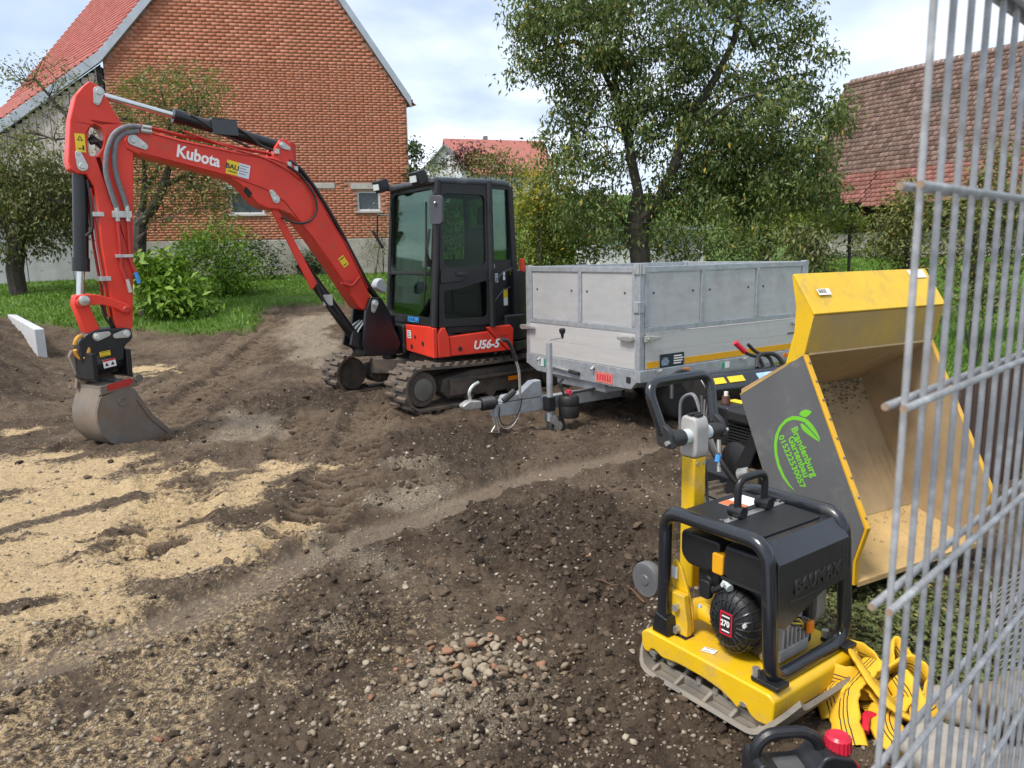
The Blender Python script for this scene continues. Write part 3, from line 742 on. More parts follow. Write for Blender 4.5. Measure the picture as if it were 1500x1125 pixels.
tiles(PR[1], PR[2], -3.0, 17, M_tileb, 71); tiles(PR[0], PR[1], -3.2, .4, M_tiler, 72); tiles(PR[0], PR[1], .45, 17, M_tiler, 73, 1)
MB(RM).prism([(PR[0][0], PR[0][1]-.02), (PR[1][0], PR[1][1]-.02), (PR[2][0], PR[2][1]-.02), (PR[2][0]+.05, PR[2][1]-.15), (6.7, 3.6), (PR[0][0]+.1, PR[0][1]-.1)], -3.2, 17.2, 'yz').build('roof_deck', M_dark, rb, smooth=0)
MB(RM).tube([(-3.25, 3.1, 9.52), (17.3, 3.1, 9.52)], .10, 8).build('ridge_tiles', M_tileb, rb)
MB(RM).box(-3, 17, .55, .7, .6, 2.35).build('plinth', M_base, rb, smooth=0)
MB(RM).box(-3, 17, .62, .72, 2.352, 4.6).build('timber_wall', M_dark, rb, smooth=0)
for k in range(9): MB(RM).box(.9+k*.15, 1.04+k*.15, .54, .60, 2.0, 3.9).build('board', M_brown, rb, smooth=0)
for x in (-1.5, -.2, .65, 2.6, 4.8): MB(RM).box(x-.07, x+.07, .50, .61, 2.353, 3.9).build('post', M_brown, rb, smooth=0)

# ------------------------------------------------------------------ garage wall, far houses
M_wht = mat('white_render', (.62, .63, .64), .9, 0, .08, 2, dirt=(.45, .45, .44), damt=.35)
gm = frame((2.9, 24.5, 1.1), (1, .1, 0))
gar = thing('garage', 'low white garage half hidden behind the big cherry tree', 'garage', gm)
MB(gm).box(0, 3.6, 0, 4, -.3, 1.25).build('wall', M_wht, gar, bevel=.02); MB(gm).box(-.2, 3.8, -.25, 4.2, 1.253, 1.38).build('roof', M_zincd, gar, bevel=.01)
MB(gm).box(1.9, 3.2, -.03, .02, -.2, .95).build('door', M_conc, gar, smooth=0)
M_farroof = mat('far_red_roof', (.36, .125, .100), .8, 0, .12, 2, dirt=(.33, .12, .1), damt=.4, dscale=.7)
M_slate = mat('grey_slate', (.20, .19, .19), .85, 0, .15, 2)
def house(loc, az, w, l, ze, zr, roofm, label, gz0):
    M = frame((*loc, 0), (math.sin(R(az)), math.cos(R(az)), 0)); h = thing('house', label, 'house', M)
    MB(M).prism([(-w/2, gz0), (w/2, gz0), (w/2, ze), (0, zr), (-w/2, ze)], 0, l).build('wall', M_wht, h, smooth=0)
    for s in (-1, 1):
        m = MB(M).prism([(s*(w/2+.4), ze-.4*(zr-ze)/(w/2)), (0, zr), (0, zr+.18), (s*(w/2+.4), ze-.4*(zr-ze)/(w/2)+.18)], -.35, l+.35); rf = m.build('roof', roofm, h, smooth=0)
    return M, h, rf
M, h, rf = house((-6.1, 78), 163, 6.5, 10, 9.8, 13.1, M_farroof, 'distant white house with a large red roof and chimney', 3)
MB(M).box(-.9, -.4, 4.0, 4.4, 12.0, 13.7).build('chimney', M_slate, rf, smooth=0)
for k in range(3): MB(M).box(-2.6+k*1.7, -1.8+k*1.7, -.04, .1, 7.3, 8.5).build('window', M_pane, h, smooth=0)
M, h, rf = house((-5.7, 70.5), 96, 3.0, 5, 9.9, 11.5, M_slate, 'small white gabled house in front of the distant red roof', 3)
MB(M).box(-.35, .15, -.04, .1, 9.6, 10.1).build('window', M_pane, h, smooth=0)
house((-9.9, 66), 20, 7.0, 6, 9.0, 11.2, M_slate, 'grey roofed house peeping out beside the brick barn corner', 3)
# ------------------------------------------------------------------ trees and shrubs (world coordinates of limbs and of foliage masses)
T = {}
T['cherry'] = {'limbs': [[(2.66, 15.2, 1.38), (2.6, 15.2, 1.95), (2.55, 15.2, 2.29)], [(2.55, 15.2, 2.29), (2.58, 15.2, 2.88), (2.44, 15.2, 3.47), (2.42, 15.5, 3.97), (2.21, 15.5, 4.63), (2.15, 15.6, 5.35), (2.29, 15.5, 6.02), (2.28, 15.2, 6.78)], [(2.63, 15.2, 2.15), (2.95, 15.2, 2.61), (3.19, 14.9, 3.23), (3.37, 14.9, 3.8), (3.58, 15.0, 4.25), (4.08, 15.2, 5.04), (4.39, 15.2, 5.65), (4.55, 15.2, 6.5)], [(2.6, 15.2, 2.02), (2.23, 15.6, 2.45), (1.91, 15.8, 2.94), (1.5, 16.0, 3.31), (0.94, 16.0, 3.73)], [(3.37, 14.9, 3.8), (3.83, 14.2, 4.17), (4.13, 14.0, 4.36), (4.64, 13.7, 4.46)], [(2.21, 15.5, 4.63), (1.75, 15.7, 5.64), (1.35, 15.7, 5.84), (0.66, 15.5, 5.61)], [(2.95, 15.2, 2.61), (3.73, 15.8, 3.12), (4.7, 16.2, 3.07), (5.41, 16.2, 3.26)], [(2.37, 15.2, 3.93), (1.89, 14.6, 4.03), (1.48, 14.4, 3.95)]], 'blobs': [((0.45, 15.2, 5.48), (0.7, 0.71, 0.39)), ((1.44, 15.2, 5.77), (1.26, 1.27, 0.7)), ((2.48, 15.2, 5.99), (1.12, 1.27, 0.84)), ((0.79, 15.2, 6.27), (0.84, 0.95, 0.63)), ((1.7, 15.2, 5.02), (0.84, 0.82, 0.42)), ((2.89, 15.2, 5.06), (0.84, 1.04, 0.77)), ((1.97, 15.2, 4.06), (0.84, 1.0, 0.7)), ((1.3, 15.2, 4.52), (0.49, 0.68, 0.56)), ((4.46, 15.2, 5.47), (1.05, 1.18, 0.77)), ((5.23, 15.2, 5.94), (0.7, 0.86, 0.63)), ((5.79, 15.2, 5.19), (0.49, 0.77, 0.7)), ((4.63, 15.2, 4.27), (1.12, 1.36, 0.98)), ((5.57, 15.2, 4.12), (0.98, 1.31, 1.05)), ((6.18, 15.2, 3.92), (0.49, 0.73, 0.63)), ((3.85, 15.2, 3.77), (0.98, 1.09, 0.7)), ((2.91, 15.2, 3.4), (0.98, 1.04, 0.63)), ((1.43, 15.2, 3.23), (0.63, 0.77, 0.56)), ((1.7, 15.2, 2.37), (0.84, 0.95, 0.63)), ((3.47, 15.2, 2.34), (0.98, 1.09, 0.7)), ((4.55, 15.2, 2.71), (1.26, 1.36, 0.84)), ((5.5, 15.2, 2.83), (0.91, 1.18, 0.91)), ((6.05, 15.2, 2.55), (0.56, 0.77, 0.63)), ((2.77, 15.2, 4.24), (0.63, 0.77, 0.56)), ((3.56, 15.2, 4.67), (0.63, 0.77, 0.56)), ((1.03, 15.2, 3.76), (0.49, 0.54, 0.35)), ((3.92, 15.2, 6.03), (0.77, 0.91, 0.63)), ((2.47, 15.2, 6.9), (2.23, 1.81, 0.56)), ((4.67, 15.2, 6.86), (1.26, 1.18, 0.56)), ((4.3, 15.2, 1.99), (1.53, 1.25, 0.39)), ((2.39, 15.2, 1.75), (0.7, 0.63, 0.28)), ((3.54, 15.2, 5.54), (0.42, 0.63, 0.56)), ((4.26, 15.2, 3.25), (0.84, 1.0, 0.7))]}
T['plum'] = {'limbs': [[(-7.53, 15.4, 0.46), (-7.56, 15.4, 1.05), (-7.56, 15.4, 1.74), (-7.46, 15.4, 2.42), (-7.29, 15.4, 3.08), (-7.25, 15.4, 3.74)], [(-7.46, 15.4, 2.42), (-7.01, 15.2, 2.8), (-6.9, 15.4, 3.21), (-6.51, 15.4, 4.12), (-5.94, 15.4, 4.76)], [(-7.47, 15.4, 2.21), (-6.99, 14.9, 2.45), (-6.47, 14.6, 2.52), (-5.94, 14.4, 2.45)], [(-7.25, 15.4, 3.74), (-7.44, 15.4, 4.53), (-7.77, 15.4, 5.17), (-8.26, 15.4, 5.56)], [(-7.29, 15.4, 3.08), (-7.15, 15.9, 3.67), (-6.82, 15.8, 4.45), (-6.92, 15.7, 5.09)], [(-6.9, 15.4, 3.21), (-6.33, 15.4, 3.4), (-5.76, 15.4, 3.72)]], 'blobs': [((-7.28, 15.4, 4.78), (0.64, 0.72, 0.57)), ((-6.58, 15.4, 5.02), (0.71, 0.72, 0.49)), ((-6.06, 15.4, 4.89), (0.49, 0.68, 0.64)), ((-6.94, 15.4, 4.13), (0.78, 0.81, 0.57)), ((-6.2, 15.4, 4.12), (0.57, 0.64, 0.49)), ((-7.62, 15.4, 4.14), (0.57, 0.64, 0.49)), ((-6.75, 15.4, 3.34), (0.78, 0.81, 0.57)), ((-5.93, 15.4, 3.32), (0.49, 0.68, 0.64)), ((-7.08, 15.4, 2.81), (0.49, 0.51, 0.35)), ((-5.71, 15.4, 2.65), (0.35, 0.47, 0.42)), ((-6.17, 15.4, 2.93), (0.57, 0.55, 0.35))]}
T['twigs'] = {'blobs': [((-9.56, 16.2, 5.58), (0.89, 0.49, 0.33)), ((-9.98, 16.2, 5.52), (0.52, 0.33, 0.3)), ((-8.91, 16.2, 5.1), (0.67, 0.48, 0.52)), ((-9.68, 16.2, 4.57), (0.67, 0.45, 0.45)), ((-8.69, 16.2, 4.55), (0.45, 0.36, 0.45)), ((-10.22, 16.2, 4.31), (0.45, 0.3, 0.3))], 'limbs': [[(-7.25, 15.4, 3.74), (-7.98, 15.8, 4.01), (-8.76, 16.0, 4.25), (-9.23, 16.2, 4.83), (-9.71, 16.2, 5.45)], [(-8.76, 16.0, 4.25), (-9.44, 16.2, 4.23), (-9.98, 16.2, 4.44)], [(-7.98, 15.8, 4.01), (-8.54, 16.0, 4.92), (-8.44, 16.2, 5.49)]]}
T['apple'] = {'limbs': [[(-12.18, 18.6, 0.93), (-12.2, 18.6, 1.55), (-12.07, 18.6, 2.13), (-11.76, 18.6, 2.62)], [(-11.76, 18.6, 2.62), (-11.18, 18.6, 3.25), (-10.41, 18.1, 3.05)], [(-12.07, 18.6, 2.13), (-12.4, 18.6, 2.79), (-12.83, 18.6, 3.29)], [(-11.76, 18.6, 2.62), (-11.55, 18.6, 3.58), (-11.69, 18.6, 4.38)]], 'blobs': [((-11.56, 18.6, 4.14), (0.85, 0.87, 0.6)), ((-10.87, 18.6, 3.73), (0.6, 0.77, 0.68)), ((-12.0, 18.6, 3.27), (0.85, 0.97, 0.77)), ((-11.22, 18.6, 2.93), (0.77, 0.82, 0.6)), ((-10.74, 18.6, 2.76), (0.38, 0.53, 0.51)), ((-12.2, 18.6, 2.38), (0.68, 0.72, 0.51)), ((-12.97, 18.6, 3.45), (1.02, 1.23, 1.02)), ((-11.45, 18.6, 2.37), (0.6, 0.61, 0.43)), ((-10.51, 18.6, 3.24), (0.31, 0.59, 0.68))]}
T['back_tree'] = {'limbs': [[(7.49, 22.0, 1.29), (7.42, 22.0, 2.0), (7.49, 22.0, 2.77)], [(7.49, 22.0, 2.77), (6.76, 22.0, 3.74)], [(7.49, 22.0, 2.77), (8.24, 22.0, 3.52)]], 'blobs': [((7.47, 22.0, 3.15), (1.41, 1.39, 0.91)), ((6.59, 22.0, 2.98), (1.01, 1.09, 0.81)), ((8.47, 22.0, 2.75), (0.91, 1.03, 0.81)), ((7.4, 22.0, 2.38), (1.21, 1.03, 0.5))]}
T['young'] = {'limbs': [[(7.44, 16.5, 1.12), (7.43, 16.5, 1.59), (7.41, 16.5, 2.11)], [(7.41, 16.5, 2.11), (7.1, 16.5, 2.4)], [(7.42, 16.5, 1.96), (7.66, 16.5, 2.17)]], 'blobs': [((7.1, 16.5, 2.36), (0.45, 0.36, 0.27)), ((6.74, 16.5, 2.26), (0.45, 0.38, 0.3)), ((7.48, 16.5, 2.18), (0.3, 0.26, 0.23)), ((7.68, 16.5, 1.95), (0.21, 0.21, 0.21))]}
T['weep'] = {'limbs': [[(6.03, 16.5, 1.47), (5.48, 14.5, 1.95), (5.34, 13.5, 2.05), (5.53, 13.5, 1.74)]], 'blobs': [((5.28, 13.5, 1.87), (0.43, 0.37, 0.31)), ((5.42, 13.5, 1.56), (0.37, 0.32, 0.27)), ((5.05, 13.5, 1.69), (0.37, 0.32, 0.27)), ((5.74, 13.5, 1.38), (0.2, 0.21, 0.22)), ((5.31, 13.5, 1.26), (0.2, 0.2, 0.2))]}
T['fruit'] = {'limbs': [[(6.94, 13.0, 0.95), (6.87, 13.0, 1.48), (6.79, 13.0, 1.89)], [(6.79, 13.0, 1.89), (6.47, 13.0, 2.18)], [(6.79, 13.0, 1.89), (6.99, 13.0, 2.28)]], 'blobs': [((6.48, 13.0, 2.06), (0.36, 0.35, 0.33)), ((6.69, 13.0, 2.4), (0.26, 0.34, 0.42)), ((6.45, 13.0, 1.6), (0.33, 0.32, 0.3)), ((6.91, 13.0, 1.83), (0.42, 0.45, 0.48)), ((6.8, 13.0, 2.51), (0.18, 0.36, 0.54)), ((7.04, 13.0, 2.4), (0.3, 0.33, 0.36)), ((7.0, 13.0, 1.36), (0.24, 0.24, 0.24))]}
T['fruit2'] = {'limbs': [[(7.18, 11.5, 0.86), (7.07, 11.5, 1.49), (7.08, 11.5, 2.0)], [(7.07, 11.5, 1.49), (6.72, 11.5, 2.0)], [(7.11, 11.5, 1.69), (7.48, 11.5, 2.19)]], 'blobs': [((6.76, 11.5, 2.1), (0.37, 0.37, 0.37)), ((7.15, 11.5, 2.4), (0.42, 0.42, 0.42)), ((7.44, 11.5, 2.59), (0.32, 0.47, 0.63)), ((6.7, 11.5, 1.6), (0.32, 0.32, 0.32)), ((7.22, 11.5, 1.59), (0.47, 0.45, 0.42)), ((7.71, 11.5, 1.88), (0.42, 0.53, 0.63)), ((6.94, 11.5, 1.18), (0.26, 0.24, 0.21))]}
T['peony'] = {'blobs': [((-6.95, 15.2, 1.11), (0.53, 0.61, 0.59)), ((-6.62, 15.2, 0.9), (0.45, 0.46, 0.39)), ((-7.23, 15.2, 1.46), (0.36, 0.43, 0.42)), ((-6.43, 15.2, 0.76), (0.25, 0.28, 0.25)), ((-6.96, 15.2, 1.66), (0.35, 0.33, 0.25))], 'base': (-7.0, 15.2, 0.53)}
T['bush2'] = {'blobs': [((-6.87, 17.6, 1.63), (0.68, 0.77, 0.73)), ((-6.41, 17.6, 1.39), (0.45, 0.56, 0.57)), ((-7.22, 17.6, 2.18), (0.48, 0.46, 0.36)), ((-6.58, 17.6, 2.25), (0.4, 0.4, 0.32)), ((-6.08, 17.6, 1.54), (0.19, 0.33, 0.4))], 'base': (-6.93, 17.6, 0.92)}
T['dark1'] = {'blobs': [((-6.93, 21.2, 1.65), (0.43, 0.53, 0.54)), ((-7.29, 21.2, 1.98), (0.35, 0.43, 0.43)), ((-6.75, 21.2, 1.49), (0.27, 0.34, 0.35))], 'base': (-6.97, 21.2, 1.12)}
T['dark2'] = {'blobs': [((-6.16, 23.4, 1.76), (0.3, 0.54, 0.69)), ((-6.33, 23.4, 1.41), (0.3, 0.38, 0.39))], 'base': (-6.2, 23.4, 1.09)}
T['greyshrub'] = {'blobs': [((-3.81, 22.8, 2.32), (0.46, 0.77, 0.94)), ((-4.15, 22.8, 1.72), (0.31, 0.46, 0.52))], 'base': (-3.85, 22.8, 1.41)}
T['ivy'] = {'blobs': [((-3.0, 24.6, 4.6), (0.18, 0.53, 0.79)), ((-3.09, 24.6, 3.54), (0.18, 0.6, 0.9))], 'base': (-3.03, 24.6, 3.86)}
T['hedge1'] = {'blobs': [((0.68, 16.8, 2.76), (0.62, 0.81, 0.85)), ((1.2, 16.8, 2.31), (0.62, 0.81, 0.85)), ((0.37, 16.8, 2.17), (0.62, 0.76, 0.77)), ((1.73, 16.8, 2.44), (0.62, 0.72, 0.69)), ((0.98, 16.8, 3.26), (0.46, 0.51, 0.46))], 'base': (0.67, 16.8, 1.95)}
T['hedge1b'] = {'blobs': [((0.37, 20.0, 3.74), (0.64, 0.61, 0.46)), ((-0.24, 20.0, 4.01), (0.51, 0.43, 0.28)), ((0.0, 20.0, 3.15), (0.37, 0.5, 0.55)), ((-0.69, 20.0, 4.02), (0.33, 0.3, 0.22))], 'base': (0.36, 20.0, 3.31)}
T['yellow'] = {'blobs': [((0.66, 16.2, 3.25), (0.15, 0.23, 0.27)), ((0.8, 16.2, 2.93), (0.18, 0.25, 0.27)), ((0.43, 16.2, 2.72), (0.12, 0.16, 0.18))], 'base': (0.66, 16.2, 3.0)}
T['lowbush'] = {'blobs': [((1.46, 17.2, 1.71), (0.63, 0.56, 0.39)), ((0.83, 17.2, 1.72), (0.63, 0.59, 0.44)), ((2.23, 17.2, 2.0), (0.47, 0.43, 0.32))], 'base': (1.45, 17.2, 1.32)}
T['behind'] = {'blobs': [((4.58, 20.0, 2.01), (1.1, 0.91, 0.55)), ((5.49, 20.0, 1.82), (1.01, 0.84, 0.51)), ((3.86, 20.0, 2.11), (0.73, 0.76, 0.64)), ((6.2, 20.0, 1.98), (0.73, 0.71, 0.55))], 'base': (4.59, 20.0, 1.48)}
T['purple'] = {'blobs': [((-1.85, 48.0, 7.77), (1.32, 1.07, 0.62)), ((-2.7, 48.0, 7.62), (0.7, 0.63, 0.44)), ((-0.79, 48.0, 7.58), (0.88, 0.73, 0.44))], 'base': (-1.86, 48.0, 7.19)}
T['conifer'] = {'blobs': [((-4.78, 52.0, 7.79), (0.48, 0.58, 0.57)), ((-4.76, 52.0, 8.32), (0.24, 0.39, 0.48))], 'base': (-4.8, 52.0, 7.26)}
T['corner'] = {'blobs': [((-3.59, 34.0, 5.25), (0.69, 0.58, 0.37)), ((-2.84, 34.0, 5.15), (0.78, 0.57, 0.25)), ((-4.05, 34.0, 5.06), (0.47, 0.5, 0.44))], 'base': (-3.61, 34.0, 4.9)}
T['borderplants'] = {'blobs': [((14.41, 31.0, 1.44), (1.0, 0.66, 0.2)), ((15.54, 31.0, 1.33), (0.85, 0.59, 0.23)), ((13.15, 31.0, 1.4), (0.57, 0.41, 0.17))], 'base': (14.42, 31.0, 1.24)}
T['fencebush'] = {'blobs': [((6.12, 9.8, 0.99), (0.27, 0.32, 0.31)), ((6.43, 9.8, 1.07), (0.22, 0.32, 0.36)), ((5.86, 9.8, 0.9), (0.16, 0.18, 0.16))], 'base': (6.15, 9.8, 0.67)}
T['cabhedge'] = {'blobs': [((-1.91, 19.0, 2.45), (0.52, 0.82, 0.97)), ((-1.04, 19.0, 2.45), (0.7, 0.97, 1.06)), ((-0.26, 19.0, 2.27), (0.52, 0.82, 0.97)), ((-2.43, 19.0, 2.18), (0.35, 0.63, 0.79))], 'base': (-1.21, 19.0, 1.37)}
M_lf_cherry = leaf_mat('cherry_leaves', (.060, .098, .028), (.190, .245, .078), (0.454, 0.341, 0.065), .35)
M_lf_plum = leaf_mat('plum_leaves', (0.097, 0.121, 0.036), (0.259, 0.268, 0.089), (0.389, 0.244, 0.082), .35)
M_lf_apple = leaf_mat('apple_leaves', (0.065, 0.089, 0.029), (0.194, 0.211, 0.073), (0.324, 0.259, 0.082), .3)
M_lf_bright = leaf_mat('bright_shrub_leaves', (0.083, 0.179, 0.019), (0.235, 0.372, 0.048), (0.304, 0.359, 0.068), .35)
M_lf_lime = leaf_mat('yellow_green_leaves', (0.118, 0.158, 0.022), (0.276, 0.311, 0.055), (0.552, 0.427, 0.055), .35)
M_lf_dark = leaf_mat('dark_evergreen_leaves', (0.029, 0.055, 0.019), (0.089, 0.130, 0.042), (0.145, 0.162, 0.049), .2)
M_lf_yel = leaf_mat('autumn_yellow_leaves', (0.359, 0.276, 0.028), (0.690, 0.552, 0.068), (0.580, 0.304, 0.041), .4)
M_lf_purple = leaf_mat('purple_leaves', (0.049, 0.019, 0.023), (0.138, 0.056, 0.056), (0.162, 0.082, 0.049), .2)
M_lf_grey = leaf_mat('grey_green_leaves', (0.114, 0.138, 0.073), (0.276, 0.283, 0.162), (0.324, 0.259, 0.130), .3)

def leaves(name, m, parent, pts, spread, per, size, seed, droop=.5, aspect=.42):
    """leaf-sized folded blades in loose clusters round the twig ends"""
    r_ = np.random.RandomState(seed); k = len(pts); n = k*per
    c = np.repeat(np.array(pts), per, 0); cl = np.repeat(r_.rand(k), per)
    d = r_.normal(size=(n, 3))*spread*np.array([1, 1, .75]); p = c+d; p[:, 2] -= droop*.3*np.abs(d[:, 0]+d[:, 1])
    a = r_.uniform(0, 6.283, n); el = r_.normal(-droop, .45, n); s = size*r_.uniform(.6, 1.25, n)
    u = np.stack([np.cos(a)*np.cos(el), np.sin(a)*np.cos(el), np.sin(el)], 1)
    w = np.cross(u, np.array([0, 0, 1.])); w /= np.linalg.norm(w, axis=1)[:, None]+1e-9
    nn = np.cross(w, u); ro = r_.normal(0, .6, n)[:, None]; w2 = w*np.cos(ro)+nn*np.sin(ro); n2 = np.cross(w2, u)
    S = s[:, None]
    v = np.stack([p, p+u*S*.45+w2*S*aspect*.5+n2*S*.08, p+u*S-n2*S*.05, p+u*S*.45-w2*S*aspect*.5+n2*S*.08], 1).reshape(-1, 3)
    i = np.arange(n)[:, None]*4; f = np.concatenate([i+np.array([[0, 1, 2]]), i+np.array([[0, 2, 3]])])
    tint = np.clip(.35*cl+.65*r_.rand(n)*.98, 0, .89); tint = np.where(r_.rand(n) < .035, .99, tint)
    o = link(name, quickmesh(name, v-WM[parent.name][:3, 3], f, m, dict(tint=np.repeat(tint, 4))), parent); return o

def grow(limbs, targets, step, tip, k_up=.0):
    """twigs from the nearest point of what has grown so far to every target"""
    nodes = []; par = []; 
    chains = []
    def addchain(pts, p0):
        q = p0; ids = [] if p0 is None else [p0]
        for p in pts:
            nodes.append(np.array(p, float)); par.append(-1 if q is None else q); q = len(nodes)-1; ids.append(q)
        return ids
    for L in limbs:
        L = [np.array(p, float) for p in L]; p0 = None
        if nodes:
            dd = [np.linalg.norm(n_-L[0]) for n_ in nodes]; p0 = int(np.argmin(dd)); L = L[1:] if dd[p0] < .25 else L
        pts = []
        q = [nodes[p0]] if p0 is not None else []
        full = q+L
        for a, b in zip(full[:-1], full[1:]):
            m = max(1, int(np.linalg.norm(b-a)/step))
            for t_ in range(m): pts.append(a+(b-a)*t_/m)
        pts.append(full[-1])
        if p0 is not None: pts = pts[1:]
        chains.append(addchain(pts, p0))
    main = len(chains); base = nodes[0]
    order = np.argsort([min(np.linalg.norm(n_-t_) for n_ in nodes[::2]) for t_ in targets]); r_ = np.random.RandomState(7)
    for i in order:
        t_ = targets[i]; A = np.array(nodes); d = np.linalg.norm(A-t_, axis=1)+.35*np.maximum(0, A[:, 2]-t_[2]); j = int(np.argmin(d)); a = A[j]; l = np.linalg.norm(t_-a)
        if l < .06: continue
        m = max(1, int(l/step)); w = r_.normal(size=3)*l*.10; pts = []
        for q in range(1, m+1):
            s = q/m; pts.append(a+(t_-a)*s+w*math.sin(math.pi*s)+np.array([0, 0, k_up*l*math.sin(math.pi*s)]))
        chains.append(addchain(pts, j))
    n = len(nodes); cnt = np.zeros(n); ch = np.zeros(n, int)
    for p in par:
        if p >= 0: ch[p] += 1
    for i in range(n-1, -1, -1):
        if ch[i] == 0: cnt[i] = 1
        if par[i] >= 0: cnt[par[i]] += cnt[i]
    return nodes, chains, main, tip*np.power(np.maximum(cnt, 1), .46)

def blob_points(bl, dens, seed, shell=.45):
    r_ = np.random.RandomState(seed); o = []
    for (c, rad) in bl:
        rad = np.array(rad); n = max(3, int(dens*(rad[0]*rad[2]))) ; d = r_.normal(size=(n, 3)); d /= np.linalg.norm(d, axis=1)[:, None]
        o.append(np.array(c)+d*rad*(shell+(1-shell)*r_.rand(n, 1)**.5))
    return np.concatenate(o)

def tree(name, label, cat, T_, m, dens, per, size, spread, tip, seed, droop=.5, group=None, bark=None, step=.3, trunk_r=None, aspect=.42, fill=1.0):
    bark = bark or M_bark; limbs = T_.get('limbs'); bl = T_['blobs']
    tg = blob_points(bl, dens, seed)
    if name == 'cherry_tree': tg = tg[(tg[:, 2] > 2.40) | ((tg[:, 0] < 3.2) & (tg[:, 2] > 1.95))]
    if limbs is None:
        b = T_['base']; rs_ = np.random.RandomState(seed); limbs = []
        for k in range(5):
            c = bl[k % len(bl)][0]; x, y = b[0]+rs_.normal()*.12, b[1]+rs_.normal()*.12; limbs.append([(x, y, gz(x, y)-.05), ((x+c[0])/2, (y+c[1])/2, (b[2]+c[2])/2), (c[0], c[1], c[2])])
    else:
        x, y, z = limbs[0][0]; g = gz(x, y)
        if z > g+.05 and name.endswith('tree') and T_.get('root', True): limbs = [[(x, y, g-.1)]+limbs[0]]+limbs[1:]
    b0 = np.array(limbs[0][0]); th = thing(name, label, cat, trs(b0), group)
    nodes, chains, main, rad = grow(limbs, tg, step, tip)
    if trunk_r:
        k = trunk_r/rad[0]; rad = rad*np.where(rad > tip*2.5, 1+(k-1)*np.clip(rad/rad[0], 0, 1), 1)
    tr, br = MB(), MB()
    for i, c in enumerate(chains):
        if len(c) < 2: continue
        rr = [rad[j] for j in c]
        if i >= main: rr[0] = min(rr[0], rr[1]*1.25)
        (tr if i < (1 if T_.get('limbs') else 5) else br).tube([nodes[j] for j in c], rr, 9 if i < main else (6 if rr[0] > .02 else 4))
    tr.build('trunk', bark, th)
    if br.v: tag(br.build('branches', bark, th), kind='stuff')
    keep = np.random.RandomState(seed+1).rand(len(tg)) < fill
    if fill < .9: keep &= (vnoise(tg[:, 0]*1.5+tg[:, 1]*.9, tg[:, 2]*1.5-tg[:, 1]*.7, seed) > .21)
    tag(leaves('crown' if limbs is not None and 'limbs' in T_ else 'foliage', m, th, tg[keep], spread, per, size, seed+2, droop, aspect), kind='stuff')
    return th

tree('cherry_tree', 'big old cherry tree with dark forked trunk behind the trailer', 'tree', T['cherry'], M_lf_cherry, 78, 56, .115, .155, .0055, 101, .75, trunk_r=.21, aspect=.40, fill=.89)
tree('plum_tree', 'sparse leaning plum tree in front of the brick barn, next to the excavator stick', 'tree', T['plum'], M_lf_plum, 105, 26, .095, .17, .0045, 102, .4, trunk_r=.14, fill=.95)
T['twigs']['root'] = False
tree('bare_tree', 'nearly bare twiggy branches with few leaves against the sky at upper left', 'tree', T['twigs'], M_lf_plum, 120, 10, .08, .13, .0060, 103, .4, trunk_r=.05, fill=1.0)
tree('apple_tree', 'bushy apple tree with dark trunk in front of the concrete wall at left', 'tree', T['apple'], M_lf_apple, 80, 38, .12, .18, .005, 104, .7, trunk_r=.20)
tree('back_tree', 'thick trunked tree beyond the lawn between cherry tree and tiled barn', 'tree', T['back_tree'], M_lf_lime, 60, 26, .16, .30, .007, 105, .5, trunk_r=.18)
tree('young_tree', 'slender young tree standing on the lawn in front of the tiled barn', 'tree', T['young'], M_lf_lime, 150, 22, .10, .13, .004, 106, .5, trunk_r=.035)
T['weep']['root'] = False
tree('weeping_bough', 'low hanging dark green bough above the far end of the trailer', 'bough', T['weep'], M_lf_apple, 130, 26, .11, .14, .004, 107, .8, trunk_r=.03)
tree('fruit_tree', 'dense little fruit tree on the lawn just left of the fence edge', 'tree', T['fruit'], M_lf_plum, 160, 26, .095, .13, .004, 108, .4, trunk_r=.05)
tree('orchard_tree', 'leafy fruit tree seen through the fence bars at right', 'tree', T['fruit2'], M_lf_plum, 150, 24, .10, .15, .004, 109, .4, trunk_r=.06)
